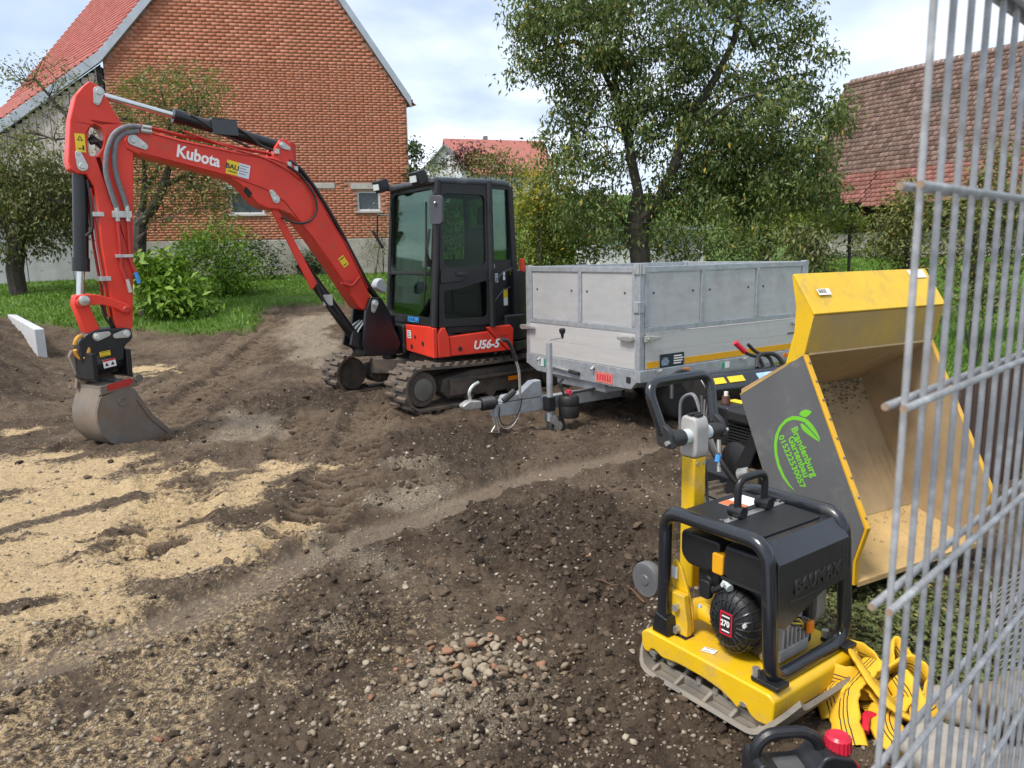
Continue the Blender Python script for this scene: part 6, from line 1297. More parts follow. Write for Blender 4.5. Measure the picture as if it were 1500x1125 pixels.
# running gear behind the skip
for y in (.12, .88):
    M = SM @ trs((-.83, y, -.15)); lo = stadium(-.24, .24, .165, .16, 10, .01); li = stadium(-.24, .24, .165, .140, 10, .01)
    tb = MB(M).prism(lo, -.09, .09, holes=[li]).build('rubber_track', M_rub, du, smooth=50); q = MB(M)
    lugm = MB(); lugm.prism([(-.018, 0), (.018, 0), (.011, .016), (-.011, .016)], -.088, .088); lgm = lugm.mesh('lug', M_rub, smooth=0) if y < .5 else lgm
    L = np.array(lo+[lo[0]]); sg = np.hypot(*np.diff(L, axis=0).T); cum = np.concatenate([[0], np.cumsum(sg)])
    for k in range(26):
        s = (k+.5)/26*cum[-1]; i = min(np.searchsorted(cum, s)-1, len(sg)-1); u_ = (s-cum[i])/sg[i]; p = L[i]+(L[i+1]-L[i])*u_; t_ = (L[i+1]-L[i])/sg[i]
        Ml = np.eye(4); Ml[:3, 0] = (t_[0], 0, t_[1]); Ml[:3, 2] = (t_[1], 0, -t_[0]); Ml[:3, 1] = np.cross(Ml[:3, 2], Ml[:3, 0]); Ml[:3, 3] = (p[0], 0, p[1]); inst(lgm, 'lug', tb, M @ Ml)
    for x in (-.24, .24): MB(M).lathe([(.03, -.07), (.12, -.07), (.135, 0), (.12, .07), (.03, .07)], (x, 0, .165), (0, 1, 0), 18).build('track_wheel', M_muds, du)
    MB(M).box(-.18, .18, -.05, .05, .09, .21).build('track_frame', M_muds, du, bevel=.01)
b = MB(SM); b.box(-1.45, -.55, .26, .74, .08, .20); b.prism([(-.86, .2), (-.52, .2), (-.70, .56), (-.80, .56)], .30, .34); b.prism([(-.86, .2), (-.52, .2), (-.70, .56), (-.80, .56)], .66, .70); b.tube([(-.70, .5, .2), (-.73, .5, .62)], .03, 12); b.build('chassis', M_blk, du, bevel=.01)
MB(SM).prism([tuple(p) for p in fillet([(-.62, -.06), (-1.12, -.10), (-1.20, .10), (-1.10, .26), (-.66, .26), (-.56, .12)], .08, 4, True)], .10, .135, 'xy').build('foot_guard', mat('grey_black_plate', (.07, .073, .078), .5, 0, .2, 6, dirt=(.13, .12, .11), damt=.4), du, bevel=.012)
MB(SM).prism([(-.98, .14), (-.86, .14), (-.70, .52), (-.76, .56)], .10, .115).build('side_bracket', M_blk, du, bevel=.004)
# engine
en = MB(SM).box(-1.02, -.72, .20, .48, .22, .44).build('engine_block', M_iron, du, bevel=.02)
q = MB(SM)
for k in range(7): q.box(-1.0, -.74, .16, .50, .445+.018*k, .455+.018*k)
q.box(-.97, -.77, .20, .46, .44, .58); q.build('cooling_fins', M_blk2, du, smooth=0)
MB(SM).box(-.98, -.72, .12, .50, .585, .66).build('engine_cowl', M_blk2, du, bevel=.02)
MB(SM).lathe([(0, 0), (.11, 0), (.12, .02), (.12, .07), (.09, .085), (0, .09)], (-.88, .19, .36), (0, -1, 0), 22).build('starter_housing', M_blk2, du)
MB(SM).tube([(-.84, .13, .30), (-.76, .13, .33)], .05, 12).build('muffler', M_zinc, du); MB(SM).box(-.86, -.70, .10, .13, .24, .36).build('heat_shield', mat('brown_heat_shield', (.13, .10, .07), .5, .4, .3, 8), du, bevel=.01)
tk = MB(SM).box(-1.20, -1.00, .16, .40, .42, .655).build('hydraulic_tank', M_blk, du, bevel=.018); MB(SM).cyl((-1.10, .24, .656), (-1.10, .24, .70), .028, .022, 12).build('filler_cap', mat('rusty_cap', (.10, .045, .03), .6, .1, .3), tk); MB(SM).cyl((-1.10, .24, .70), (-1.10, .24, .725), .012, .012, 8).build('cap_knob', M_white, tk)
label_box(SM @ trs((-1.09, .33, .656)), .12, .07, M_ylab, tk)
b = MB(SM); b.prism([tuple(p) for p in fillet([(-1.38, .60), (-1.30, .60), (-1.28, .70), (-1.36, .78), (-1.50, .78), (-1.52, .70)], .02, 3, True)], .26, 1.02); cs = b.build('control_console', M_anth, du, bevel=.012)
for y0, w_, m_ in ((.31, .13, M_ylab), (.47, .13, M_ylab), (.72, .28, mat('blue_white_label', (.35, .55, .75), .4, 0, .4, 14))):
    F = SM @ plane_frame((-1.345, y0+w_/2, .766), (0, 1, 0), (-.08, 0, .0)+np.array((0, 0, .06))); F = SM @ plane_frame((-1.319, y0+w_/2, .742), (0, 1, 0), (-.08, 0, .08)); l_ = label_box(F, w_, .045, m_, cs, t=.004)
dk = MB(SM).lathe([(.02, 0), (.085, 0), (.09, .01), (.085, .02), (.02, .02)], (-1.05, .52, .62), (0, -1, 0), 24).build('perforated_disc', M_greyp, du); q = MB(SM)
for k in range(12): a = k*math.pi/6; q.cyl((-1.05+.066*math.cos(a), .499, .62+.066*math.sin(a)), (-1.05+.066*math.cos(a), .497, .62+.066*math.sin(a)), .009, .009, 8)
q.build('disc_holes', M_ink, dk, smooth=0)
for y in (.88, .97): 
    lv = MB(SM).tube(fillet([(-1.42, y, .77), (-1.44, y-.02, .84), (-1.46, y-.12, .87), (-1.48, y-.18, .93)], .05), .012, 8).build('control_lever', M_hose, du)
    if y < .9: MB(SM).tube([(-1.465, y-.13, .885), (-1.485, y-.20, .95)], .019, 8).build('red_grip', M_redpl, lv)
MB(SM).tube(fillet([(-1.40, .80, .78), (-1.45, .85, .86), (-1.43, 1.0, .86), (-1.38, 1.06, .75)], .06), .015, 8).build('guard_rail', M_hose, du)
MB(SM).tube(fillet([(-1.38, .30, .77), (-1.42, .18, .82), (-1.40, .08, .80), (-1.36, .05, .66)], .06), .013, 8).build('guard_rail', M_hose, du)
for k in range(4): MB(SM).tube(fillet([(-1.18+.03*k, .12, .70-.02*k), (-1.1, .06+.01*k, .56), (-1.0+.02*k, .05, .38), (-.86, .10, .26)], .1), .010, 6).build('hydraulic_hose', M_hose if k % 2 else M_blk2, du)
MB(SM).tube(fillet([(-1.36, .12, .40), (-1.34, .10, .66), (-1.22, .10, .72), (-1.12, .10, .52)], .1), .011, 6).build('hydraulic_hose', M_hoseg, du)
for z in (.30, .34): MB(SM).tube([(-.98, .08, z+.14), (-.95, .06, z)], .014, 8).build('hose_fitting', M_zinc, du)
MB(SM).tube([(-.955, .058, .40), (-.955, .05, .36)], .018, 10).build('pressure_port', M_blue, du)
for z in (.665, .70): MB(SM).box(-1.0, -.80, .54, .80, z-.1, z-.08).build('valve_block', M_iron, du, bevel=.004)
# ------------------------------------------------------------------ plate compactor
CMz = gz(.905, 2.70)+.020
CM = frame((.905, 2.705, CMz), (.588, -.809, 0))                                 # x forward, y to its left
pc = thing('plate_compactor', 'yellow plate compactor with black tube frame and engine standing in the foreground', 'compactor', CM)
def sole(M, x0, x1, y0, y1, th, nx=34, ny=18):
    """cast sole plate: rounded corners in plan, rim swept up all round, most at the two ends"""
    V = []; cx, cy, hx, hy = (x0+x1)/2, (y0+y1)/2, (x1-x0)/2, (y1-y0)/2
    for s_ in (0, 1):
        for i in range(nx):
            u = -1+2*i/(nx-1); w = (1-max(0, (abs(u)-.72)/.28)**2*.42)
            for j in range(ny):
                v = -1+2*j/(ny-1); up = .115*max(0, (abs(u)-.62)/.38)**2+.028*max(0, (abs(v)-.80)/.20)**2; V.append((cx+hx*u*(1-.03*s_), cy+hy*v*w*(1-.03*s_), up+th*s_))
    n = nx*ny; F_ = []
    for i in range(nx-1):
        for j in range(ny-1): a = i*ny+j; F_ += [(a, a+1, a+ny+1, a+ny), (n+a, n+a+ny, n+a+ny+1, n+a+1)]
    rim = [i*ny for i in range(nx)]+[(nx-1)*ny+j for j in range(1, ny)]+[i*ny+ny-1 for i in range(nx-2, -1, -1)]+[j for j in range(ny-2, 0, -1)]
    for a, c in zip(rim, rim[1:]+rim[:1]): F_.append((a, c, n+c, n+a))
    return MB(M).add(V, F_)
sole(CM, -.355, .36, -.315, .29, .016).build('base_plate', M_iron, pc, smooth=50)
q = MB(CM)
for x in (-.24, -.12, .02, .14, .25): q.prism([(-.315, .017), (-.20, .017), (-.17, .11), (-.215, .055)], x-.008, x+.008, 'yz')
q.box(-.25, .26, -.235, -.223, .017, .05); q.build('base_ribs', M_iron, pc, bevel=.003)
for x in (-.17, .10):
    MB(CM).lathe([(0, 0), (.022, 0), (.022, .05), (.015, .055), (0, .055)], (x, -.20, .085), (0, -1, .1), 14).build('rubber_buffer', M_iron, pc); 
for x in (-.27, -.04, .04, .24): MB(CM).cyl((x, -.232, .05), (x, -.232, .075), .012, .012, 6).build('bolt', M_zinc, pc)
CH = CM @ trs((0, 0, .0046)) @ np.diag([1.0, 1.10, .63, 1.0])     # hood casting
hp_ = [(-.285, .285), (-.312, .25), (-.308, .165), (-.292, .132), (-.268, .132), (-.258, .165), (-.238, .172), (-.20, .145), (-.12, .165), (0, .165), (.08, .150), (.135, .118), (.16, .092), (.172, .122), (.195, .132), (.212, .100), (.24, .082), (.285, .09), (.305, .12), (.308, .25), (.285, .278)]
hood = MB(CH).prism([tuple(p) for p in fillet(hp_, .02, 3, True)], -.245, .245).build('yellow_hood', M_yel, pc, bevel=.022, seg=3)
for x in (-.248, .185): MB(CH).cyl((x, -.20, .142), (x, -.246, .142), .015, .015, 10).build('hood_bolt', M_zinc, hood)
F = CH @ trs((-.17, -.17, .2865)); p_ = label_box(F, .085, .05, M_ink, hood, 'type_plate'); q = MB(F)
for k in range(3): q.box(-.036, .03-.01*k, .012-.012*k, .016-.012*k, .0021, .0027)
q.build('printed_lines', M_greyl, p_, smooth=0)
sticker(CH @ trs((-.02, -.185, .2865), (0, 0, .3)), .05, .03, M_white, hood, 2)
CF = CM @ trs((.015, .010, -.146)) @ np.diag([1.0, 1.17, 1.153, 1.0])     # frame and covers
# tube frame: one bent tube
path = [(-.245, -.20, .30), (-.245, -.20, .725), (.215, -.20, .725), (.245, -.20, .300), (.245, .20, .300), (.215, .20, .725), (-.245, .20, .725), (-.245, .20, .30)]
fr_ = MB(CF).tube(fillet(path, .075, 7), .025, 14).build('tube_frame', M_anth, pc, smooth=60)
for (x, y) in ((-.245, -.20), (-.245, .20)): MB(CF).prism([(x-.035, .288), (x+.05, .288), (x+.04, .35), (x-.02, .36)], y-.028, y+.028).build('frame_foot', M_blk, pc, bevel=.005)
for y in (-.185, .185):
    MB(CF).box(.18, .29, y-.035, y+.025, .288, .303).build('frame_foot', M_blk, pc, bevel=.004); MB(CF).cyl((.19, y-.02, .303), (.19, y-.02, .326), .014, .014, 6).build('bolt', M_zinc, pc)
# front plate with cut out window and embossed name, sloped shoulder, top lids
FP = CF @ plane_frame((.252, 0, .50), (0, 1, 0), (-.02, 0, 1))
win = [tuple(p) for p in fillet([(-.155, -.17), (.155, -.17), (.160, .02), (.05, .02), (-.155, -.045)], .03, 3, True)]
fpl = MB(FP).prism([(-.188, -.03), (-.15, -.045), (.05, .02), (.165, .025), (.165, -.17), (.188, -.17), (.188, .165), (-.188, .165)], -.006, 0, 'xy').build('front_plate', M_anth, pc, bevel=.002)
text('BAUMAX', .060, FP @ trs((.012, .075, .001), (0, 0, .0)), M_ink, fpl, 'embossed_name', .002, .004, 1.0, .15); MB(FP).box(-.13, .03, .032, .038, .0, .003).build('name_underline', M_ink, fpl, smooth=0)
MB(FP).prism(rrect(.150, .160, .05, .14, .004), .0003, .001, 'xy').build('slot', M_ink, fpl, smooth=0)
MB(CF).prism([(.250, .665), (.190, .722), (.186, .716), (.244, .660)], -.185, .185).build('sloped_shoulder', M_anth, pc, bevel=.002)
top = MB(CF).box(-.225, .187, -.178, .178, .708, .716).build('top_cover', M_anth, pc, bevel=.003)
MB(CF).box(-.215, -.045, -.165, .165, .7165, .722).build('rubber_lid', M_blk2, pc, bevel=.003); MB(CF).prism([tuple(p) for p in fillet([(-.01, -.165), (.15, -.150), (.16, .15), (-.01, .165)], .02, 3, True)], .7165, .722, 'xy').build('rubber_lid', M_blk2, pc, bevel=.003)
MB(CF).box(-.043, -.014, -.17, .17, .7168, .7235).build('steel_strip', M_zinc, pc, bevel=.002)
for y in (-.15, -.11, .11, .15): MB(CF).cyl((-.028, y, .7235), (-.028, y, .733), .009, .009, 6).build('bolt', M_chr, pc)
MB(CF).tube(fillet([(-.028, -.07, .735), (-.028, -.07, .850), (-.028, .07, .850), (-.028, .07, .735)], .04, 6), .0135, 10).build('lifting_loop', M_blk, pc, smooth=60)
for y in (-.07, .07): MB(CF).lathe([(.011, -.03), (.02, -.03), (.02, .03), (.011, .03)], (-.028, y, .742), (1, 0, 0), 12).build('loop_clamp', M_blk, pc)
F = CF @ trs((-.125, .06, .7225), (0, 0, 1.57)); w_ = label_box(F, .13, .10, M_white, pc, 'warning_label', .001); MB(F).box(-.065, -.015, -.05, .05, .0011, .0018).build('label_band', mat('orange_red_print', (.62, .16, .06), .5, 0, .1), w_, smooth=0)
CG = CM @ trs((0, -.01, -.161)) @ np.diag([1.0, 1.05, 1.227, 1.0])     # engine and handle bracket
# engine
CS = CG @ trs((.058, -.105, .40)) @ np.diag([.86, .85, .86, 1.0]) @ trs((-.055, .115, -.405))
MB(CS).lathe([(.04, 0), (.108, 0), (.118, .02), (.118, .05), (.098, .085), (.065, .100), (.0, .102)], (.055, -.115, .405), (0, -1, 0), 30).build('starter_housing', M_blk2, pc, smooth=50)
q = MB(CS)
for k in range(22):
    a = 2*math.pi*k/22
    ca, sa = math.cos(a), math.sin(a); q.tube([(.055+r_*ca, y_, .405+r_*sa) for r_, y_ in ((.052, -.2175), (.067, -.2155), (.099, -.2005), (.117, -.168), (.1205, -.135))], .0042, 5)
q.build('cooling_ribs', M_blk, pc)
for r_, y_ in ((.083, -.2085), (.109, -.186)): MB(CS).ring((.055, y_, .405), (0, 1, 0), r_, .0035, 36, 5).build('grille_ring', M_blk, pc)
F = CS @ plane_frame((.055, -.2175, .405), (1, 0, 0), (0, 0, 1)); r_ = label_box(F, .062, .085, M_redpl, pc, 'engine_badge'); MB(F).box(-.025, .025, -.036, .036, .0021, .003).build('badge_field', M_ink, r_, smooth=0); text('270', .030, F @ trs((-.003, .0, .0034)), M_white, r_, 'badge_lettering', .001, .0004); q = MB(F); q.box(-.02, .02, .024, .029, .0031, .0036); q.box(-.02, .02, -.029, -.024, .0031, .0036); q.build('printed_lines', M_white, r_, smooth=0)
MB(CG).box(-.05, .16, -.11, .10, .29, .50).build('engine_block', M_blk2, pc, bevel=.02)
MB(CF).prism([tuple(p) for p in fillet([(-.205, .66), (-.205, .575), (-.17, .545), (-.06, .545), (-.02, .60), (-.02, .66)], .02, 3, True)], -.165, .05).build('air_filter', M_blk2, pc, bevel=.012)
MB(CF).prism([tuple(p) for p in fillet([(.005, .665), (.0, .56), (.03, .545), (.185, .545), (.20, .57), (.20, .665)], .02, 3, True)], -.172, .08).build('fuel_tank', M_blk2, pc, bevel=.018)
MB(CF).box(.0, .20, -.176, -.168, .548, .556).build('tank_seam', M_ink, pc, smooth=0)
MB(CF).prism(rrect(-.045, .005, .555, .625, .01), -.174, -.12).build('yellow_knob', mat('amber_plastic', (.70, .33, .01), .4, 0, .08), pc, bevel=.006)
q = MB(CG); q.tube([(-.08, -.13, .50), (-.03, -.16, .47), (.02, -.15, .50)], .012, 8); q.box(-.12, -.02, -.14, -.05, .46, .545); q.build('carburettor', M_blk2, pc, bevel=.006)
MB(CF).cyl((.01, -.16, .535), (.04, -.172, .525), .017, .013, 10).build('choke_knob', M_greyl, pc); MB(CG).prism(rrect(-.085, -.035, .44, .50, .015), -.178, -.15).build('fuel_lever', M_blk2, pc, bevel=.006)
for k in range(3): MB(CG).cyl((-.06+.1*k, -.19, .52-.1*abs(k-1)), (-.06+.1*k, -.20, .52-.1*abs(k-1)), .007, .007, 6).build('bolt', M_greyl, pc)
MB(CG).tube(fillet([(.19, -.13, .50), (.20, -.15, .42), (.19, -.14, .33), (.15, -.1, .30)], .05), .012, 8).build('exhaust_hose', M_zinc, pc)
q = MB(CG); q.lathe([(.02, 0), (.085, 0), (.095, .02), (.095, .06), (.06, .08), (0, .082)], (.12, .0, .43), (1, .1, 0), 20); q.box(.10, .21, -.08, .09, .29, .33); q.build('crankcase', M_grey, pc, bevel=.006)
q = MB(CG)
for a in range(7): q.box(.16, .21, -.07+.025*a, -.062+.025*a, .33, .39)
q.build('crankcase_ribs', M_grey, pc, smooth=0)
MB(CG).box(.10, .20, .10, .125, .30, .55).build('belt_guard', M_ink, pc, bevel=.01); MB(CG).prism([tuple(p) for p in fillet([(.10, .33), (.16, .32), (.21, .38), (.21, .54), (.10, .56)], .015, 3, True)], .135, .19).build('muffler_shield', mat('dull_shield', (.30, .30, .28), .5, .3, .1), pc, bevel=.006)
MB(CG).box(.215, .235, .05, .085, .355, .395).build('oil_cap', mat('orange_plastic', (.72, .20, .01), .4, 0, .08), pc, bevel=.008)
for k in range(5): MB(CG).tube(bez((.20, -.02+.01*k, .40), (.23, .0, .38+.02*k), (.225, .05, .42-.02*k), (.20, .03+.01*k, .36), 8), .003, 5).build('wire', M_ylab if k % 2 else M_ink, pc)
# handle bearing and drawbar
b = MB(CG)
for y in (-.150, .05): b.prism([tuple(p) for p in fillet([(-.235, .285), (-.135, .285), (-.135, .36), (-.165, .43), (-.20, .50), (-.235, .52), (-.255, .47), (-.235, .40)], .015, 3, True)], y, y+.014)
b.prism([(-.27, .36), (-.24, .42), (-.15, .42), (-.13, .33), (-.13, .285), (-.21, .285), (-.215, .34), (-.24, .37)], -.185, -.155); b.build('handle_bracket', M_yel, pc, bevel=.005)
MB(CG).cyl((-.165, -.13, .355), (-.10, .09, .355), .036, .036, 18).build('pivot_tube', M_yel, pc); MB(CG).tube([(-.13, -.10, .355), (-.02, -.10, .35), (-.02, -.10, .29)], .03, 10).build('pivot_arm', M_yel, pc)
for (x, z) in ((-.18, .375), (-.175, .302), (-.225, .42)): MB(CG).cyl((x, -.186, z), (x, -.204, z), .015, .013, 6).build('bolt', M_zinc, pc)
MB(CG).box(-.275, -.23, -.16, -.10, .30, .36).build('spring_block', M_iron, pc, bevel=.01); label_box(CG @ plane_frame((-.225, -.156, .475), (1, 0, 0), (0, 0, 1)), .03, .04, M_white, pc)
post = MB(CM).box(-.322, -.252, -.036, .036, .30, .855).build('drawbar_post', M_yel, pc, bevel=.008)
for y in (-.018, .018): MB(CM).cyl((-.257, y, .832), (-.247, y, .832), .009, .009, 6).build('bolt', M_zinc, post)
hd_ = MB(CM).prism([tuple(p) for p in fillet([(-.325, .857), (-.25, .857), (-.243, .88), (-.243, .985), (-.255, 1.02), (-.32, 1.025), (-.33, 1.0), (-.33, .88)], .012, 3, True)], -.040, .040).build('handle_head', M_grey, pc, bevel=.010)
q = MB(CM); q.box(-.30, -.28, -.03, .03, 1.026, 1.034); q.box(-.275, -.258, -.02, .015, 1.022, 1.032); q.build('head_marking', M_ink, hd_, smooth=0)
MB(CM).cyl((-.285, -.080, .945), (-.285, .080, .945), .030, .030, 18).build('pale_collar', M_greyl, pc)
for s in (-1, 1):
    MB(CM).cyl((-.285, s*.0805, .945), (-.285, s*.150, .945), .034, .032, 18).build('grip_bearing', M_hose, pc); MB(CM).prism([tuple(p) for p in fillet([(-.33, .915), (-.25, .915), (-.27, .985), (-.31, 1.01), (-.345, .985)], .015, 3, True)], s*.155-.014, s*.155+.014).build('grip_bracket', M_hose, pc, bevel=.005)
    MB(CM).cyl((-.27, s*.170, .94), (-.27, s*.185, .94), .010, .010, 6).build('bolt', M_zinc, pc)
MB(CM).tube(fillet([(-.315, -.155, .97), (-.375, -.192, 1.165), (-.375, .192, 1.165), (-.315, .155, .97)], .075, 7), .0215, 12).build('guide_handle', M_anth, pc, smooth=60)
MB(CM).tube(fillet([(-.29, .05, .90), (-.28, .07, .78), (-.24, .04, .62), (-.16, .0, .56)], .06), .006, 6).build('throttle_cable', M_hose, pc)
wq = MB(CM).lathe([(.02, -.022), (.072, -.022), (.077, -.012), (.077, .012), (.072, .022), (.02, .022)], (-.445, -.09, .29), (0, 1, 0), 26).build('transport_wheel', mat('grey_wheel_rubber', (.11, .11, .115), .6, 0, .15, 10), pc); MB(CM).lathe([(0, -.027), (.022, -.026), (.025, -.022), (.06, -.0225), (.062, -.018), (.0, -.018)], (-.445, -.09, .29), (0, 1, 0), 18).build('wheel_hub', M_greyp, wq)
q = MB(CM)
for k in range(5): a = 2*math.pi*k/5+.3; q.box(.024, .066, -.006, .006, -.0255, -.0225, trs((-.445, -.09, .29), (0, a, 0)) @ trs((0, 0, 0), (math.pi/2, 0, 0)) @ trs((0, 0, 0)))
q.build('wheel_spokes', M_hose, wq, smooth=0); MB(CM).tube([(-.445, -.065, .29), (-.35, .0, .31), (-.28, .0, .34)], .013, 8).build('wheel_arm', M_blk, pc)

# ------------------------------------------------------------------ jerry can
JM = frame((.715, 2.075, gz(.85, 2.03)-.008), (1, .10, 0))
jc = thing('jerry_can', 'black plastic fuel can with red cap lying at the bottom edge beside the webbing', 'fuel can', JM)
jo = [(0, 0), (.0, .140), (.012, .165), (.03, .168), (.055, .140), (.075, .128), (.170, .126), (.195, .140), (.215, .172), (.24, .178), (.275, .170), (.31, .160), (.325, .135), (.325, 0)]
body = MB(JM).prism([tuple(p) for p in fillet(jo, .012, 3, True)], -.060, .060).build('can_body', mat('black_hdpe', (.014, .015, .018), .40, 0, .15, 6, dirt=(.06, .055, .05), damt=.3, dscale=12, bump=.1, bscale=120), jc, bevel=.020, seg=3)
MB(JM).tube(fillet([(.022, 0, .13), (.018, 0, .19), (.055, 0, .232), (.165, 0, .232), (.215, 0, .205), (.235, 0, .15)], .04, 5), .019, 10).build('can_handle', bpy.data.materials['black_hdpe'], jc)
MB(JM).box(.075, .175, -.035, .035, .10, .1285).build('handle_floor', mat('dusty_hdpe', (.08, .08, .08), .6, 0, .2, 20), jc, bevel=.01)
q = MB(JM)
for k in range(18):
    a = 2*math.pi*k/18; ca, sa = math.cos(a), math.sin(a); q.tube([(.285+.036*ca, -.005+.036*sa, .165), (.285+.034*ca, -.005+.034*sa, .205)], .006, 6)
q.lathe([(0, 0), (.037, 0), (.039, .02), (.036, .042), (.028, .05), (0, .048)], (.285, -.005, .163), (0, 0, 1), 22); q.build('red_cap', M_redpl, jc)
MB(JM).prism([(.270, .212), (.285, .212), (.315, .150), (.345, .118), (.338, .110), (.305, .142)], -.035, -.022).build('cap_strap', M_redpl, jc, bevel=.002)

# ------------------------------------------------------------------ round sling heap
t = NT('yellow_webbing'); a_ = t.attr('across'); d_n = t.math('ABSOLUTE', t.math('SUBTRACT', a_, .5)); s1 = t.math('LESS_THAN', t.math('ABSOLUTE', t.math('SUBTRACT', d_n, .13)), .022); s2 = t.math('LESS_THAN', t.math('ABSOLUTE', d_n), .02)
ln = t.math('ADD', s1, s2, True); yb = t.mix(t.ramp(t.noise(14, 6, .6), .3, .75), (.74, .44, .012), (.62, .36, .02)); yb = t.mix(t.ramp(t.noise(9, 7, .7), .62, .78), yb, (.30, .20, .09)); t.l(t.mix(ln, yb, (.04, .035, .02)), t.b.inputs['Base Color']); t.b.inputs['Roughness'].default_value = .7; t.bump(t.noise(300, 3, .6), .25, .002)
M_webb = t.m
SLM = trs((1.265, 2.44, gz(1.26, 2.44)+.012), (0, 0, 0), 1.08)
sl = thing('round_sling', 'heap of yellow webbing sling with black stripes on the ground beside the compactor', 'sling', SLM)
def ribbon(pts, w, tilt, seed):
    """flat padded hose along pts (local), width w, tilt angle along it"""
    r_ = np.random.RandomState(seed); P_ = np.array(fillet(pts, .08, 6)); n = len(P_); T_ = np.gradient(P_, axis=0); T_ /= np.linalg.norm(T_, axis=1)[:, None]
    ti = np.interp(np.linspace(0, 1, n), np.linspace(0, 1, len(tilt)), tilt); up = np.array([0, 0, 1.]); m = 12; V = []; A_c = []
    for i in range(n):
        s_ = np.cross(T_[i], up); s_ /= np.linalg.norm(s_)+1e-9; q = np.cross(s_, T_[i]); a = s_*math.cos(ti[i])+q*math.sin(ti[i]); b_ = np.cross(T_[i], a)
        ww = w*(1+.18*(r_.rand()-.5)); 
        for k in range(m):
            th = 2*math.pi*k/m; V.append(P_[i]+a*ww*.5*math.cos(th)+b_*.011*math.sin(th)*(1+.35*(r_.rand()-.5))); A_c.append(.5+.5*math.cos(th))
    F_ = [[i*m+k, i*m+(k+1) % m, (i+1)*m+(k+1) % m, (i+1)*m+k] for i in range(n-1) for k in range(m)]
    o = link('webbing_loop', quickmesh('webbing_loop', np.array(V), np.array(F_), M_webb, dict(across=np.array(A_c)), True), sl); return o
SL = [([(-.09, .12, .05), (-.10, .16, .13), (-.02, .20, .15), (.08, .19, .13), (.12, .12, .10), (.06, .07, .08), (-.03, .05, .11), (-.10, .08, .12)], [1.2, 1.3, 1.4, 1.2, .9, .8, 1.2, 1.4]),
      ([(-.12, -.02, .03), (-.12, .04, .09), (-.05, .07, .11), (.03, .05, .10), (.06, -.02, .06), (.0, -.07, .04)], [.5, .4, .2, .1, .3, .4]),
      ([(-.13, -.16, .02), (-.11, -.06, .05), (-.07, .02, .10), (.0, .06, .14), (.06, .10, .16)], [.3, .5, .5, .3, .3]),
      ([(.02, .17, .15), (.0, .08, .16), (.01, .0, .14), (.05, -.08, .09), (.10, -.10, .06), (.13, -.03, .09), (.12, .06, .12)], [.9, .8, .5, .4, .5, .8, 1.0]),
      ([(.04, -.22, .02), (.0, -.14, .04), (.02, -.06, .06), (.09, -.01, .08), (.16, .03, .08)], [.3, .25, .2, .3, .5]),
      ([(.10, .10, .12), (.18, .12, .15), (.24, .08, .10), (.22, .0, .05), (.13, -.03, .05)], [1.0, 1.2, 1.2, .8, .4]),
      ([(-.02, .02, .03), (.07, .04, .02), (.16, -.02, .03), (.18, -.12, .03), (.10, -.18, .02)], [.1, .2, .1, .2, .1]),
      ([(.12, .12, .08), (.16, .20, .12), (.20, .25, .13), (.24, .20, .09), (.20, .10, .04)], [1.2, 1.3, 1.5, 1.4, 1.2])]
for k, (p, ti) in enumerate(SL): ribbon(p, .098, ti, 90+k)
MB(SLM).tube(fillet([(-.06, -.10, .03), (-.03, -.04, .06), (.02, -.06, .04), (.0, -.12, .03)], .03), .014, 8).build('red_end_sleeve', M_redpl, sl)
# ------------------------------------------------------------------ double rod mesh fence in the right foreground
M_fence = mat('zinc_fence_wire', (.34, .345, .35), .5, .2, .35, 40, dirt=(.24, .235, .225), damt=.42, dscale=20, bump=.1, bscale=200)
M_rust = mat('rusty_cut_end', (.27, .19, .13), .8, .1, .3, 60)
FD = (math.sin(R(46.9)), math.cos(R(46.9)), 0); FNM = frame((.364, .683, 0), FD)
fe = thing('mesh_fence', 'grey double rod mesh fence panel in the right foreground', 'fence', FNM)
vb = MB(); vb.cyl((0, 0, .12), (0, 0, 1.955), .0034, .0034, 10); vme = vb.mesh('vertical_bar', M_fence)
for k in range(50): inst(vme, 'vertical_bar', fe, FNM @ trs((.010+.05*k, 0, 0)))
hb_ = MB(); hb_.cyl((-.014, 0, 0), (2.48, 0, 0), .0039, .0039, 10); hme = hb_.mesh('horizontal_rod', M_fence); eb = MB(); eb.cyl((-.0152, 0, 0), (-.0138, 0, 0), .0037, .0037, 10); eme = eb.mesh('rod_end', M_rust)
for z in (1.953, 1.753, 1.553, 1.353, 1.153, .953, .753, .553, .353, .153):
    for s in (-1, 1):
        o = inst(hme, 'horizontal_rod', fe, FNM @ trs((0, s*.0082, z))); inst(eme, 'rod_end', o, FNM @ trs((0, s*.0082, z)))
MB(FNM).box(-.02, 2.48, -.014, .014, 1.960, 1.972).build('top_strip', M_zincd if 'M_zincd' in globals() else M_galv, fe, bevel=.002)
MB(FNM).box(2.49, 2.55, -.02, .04, 0, 2.0).build('fence_post', M_galv, fe, bevel=.004)
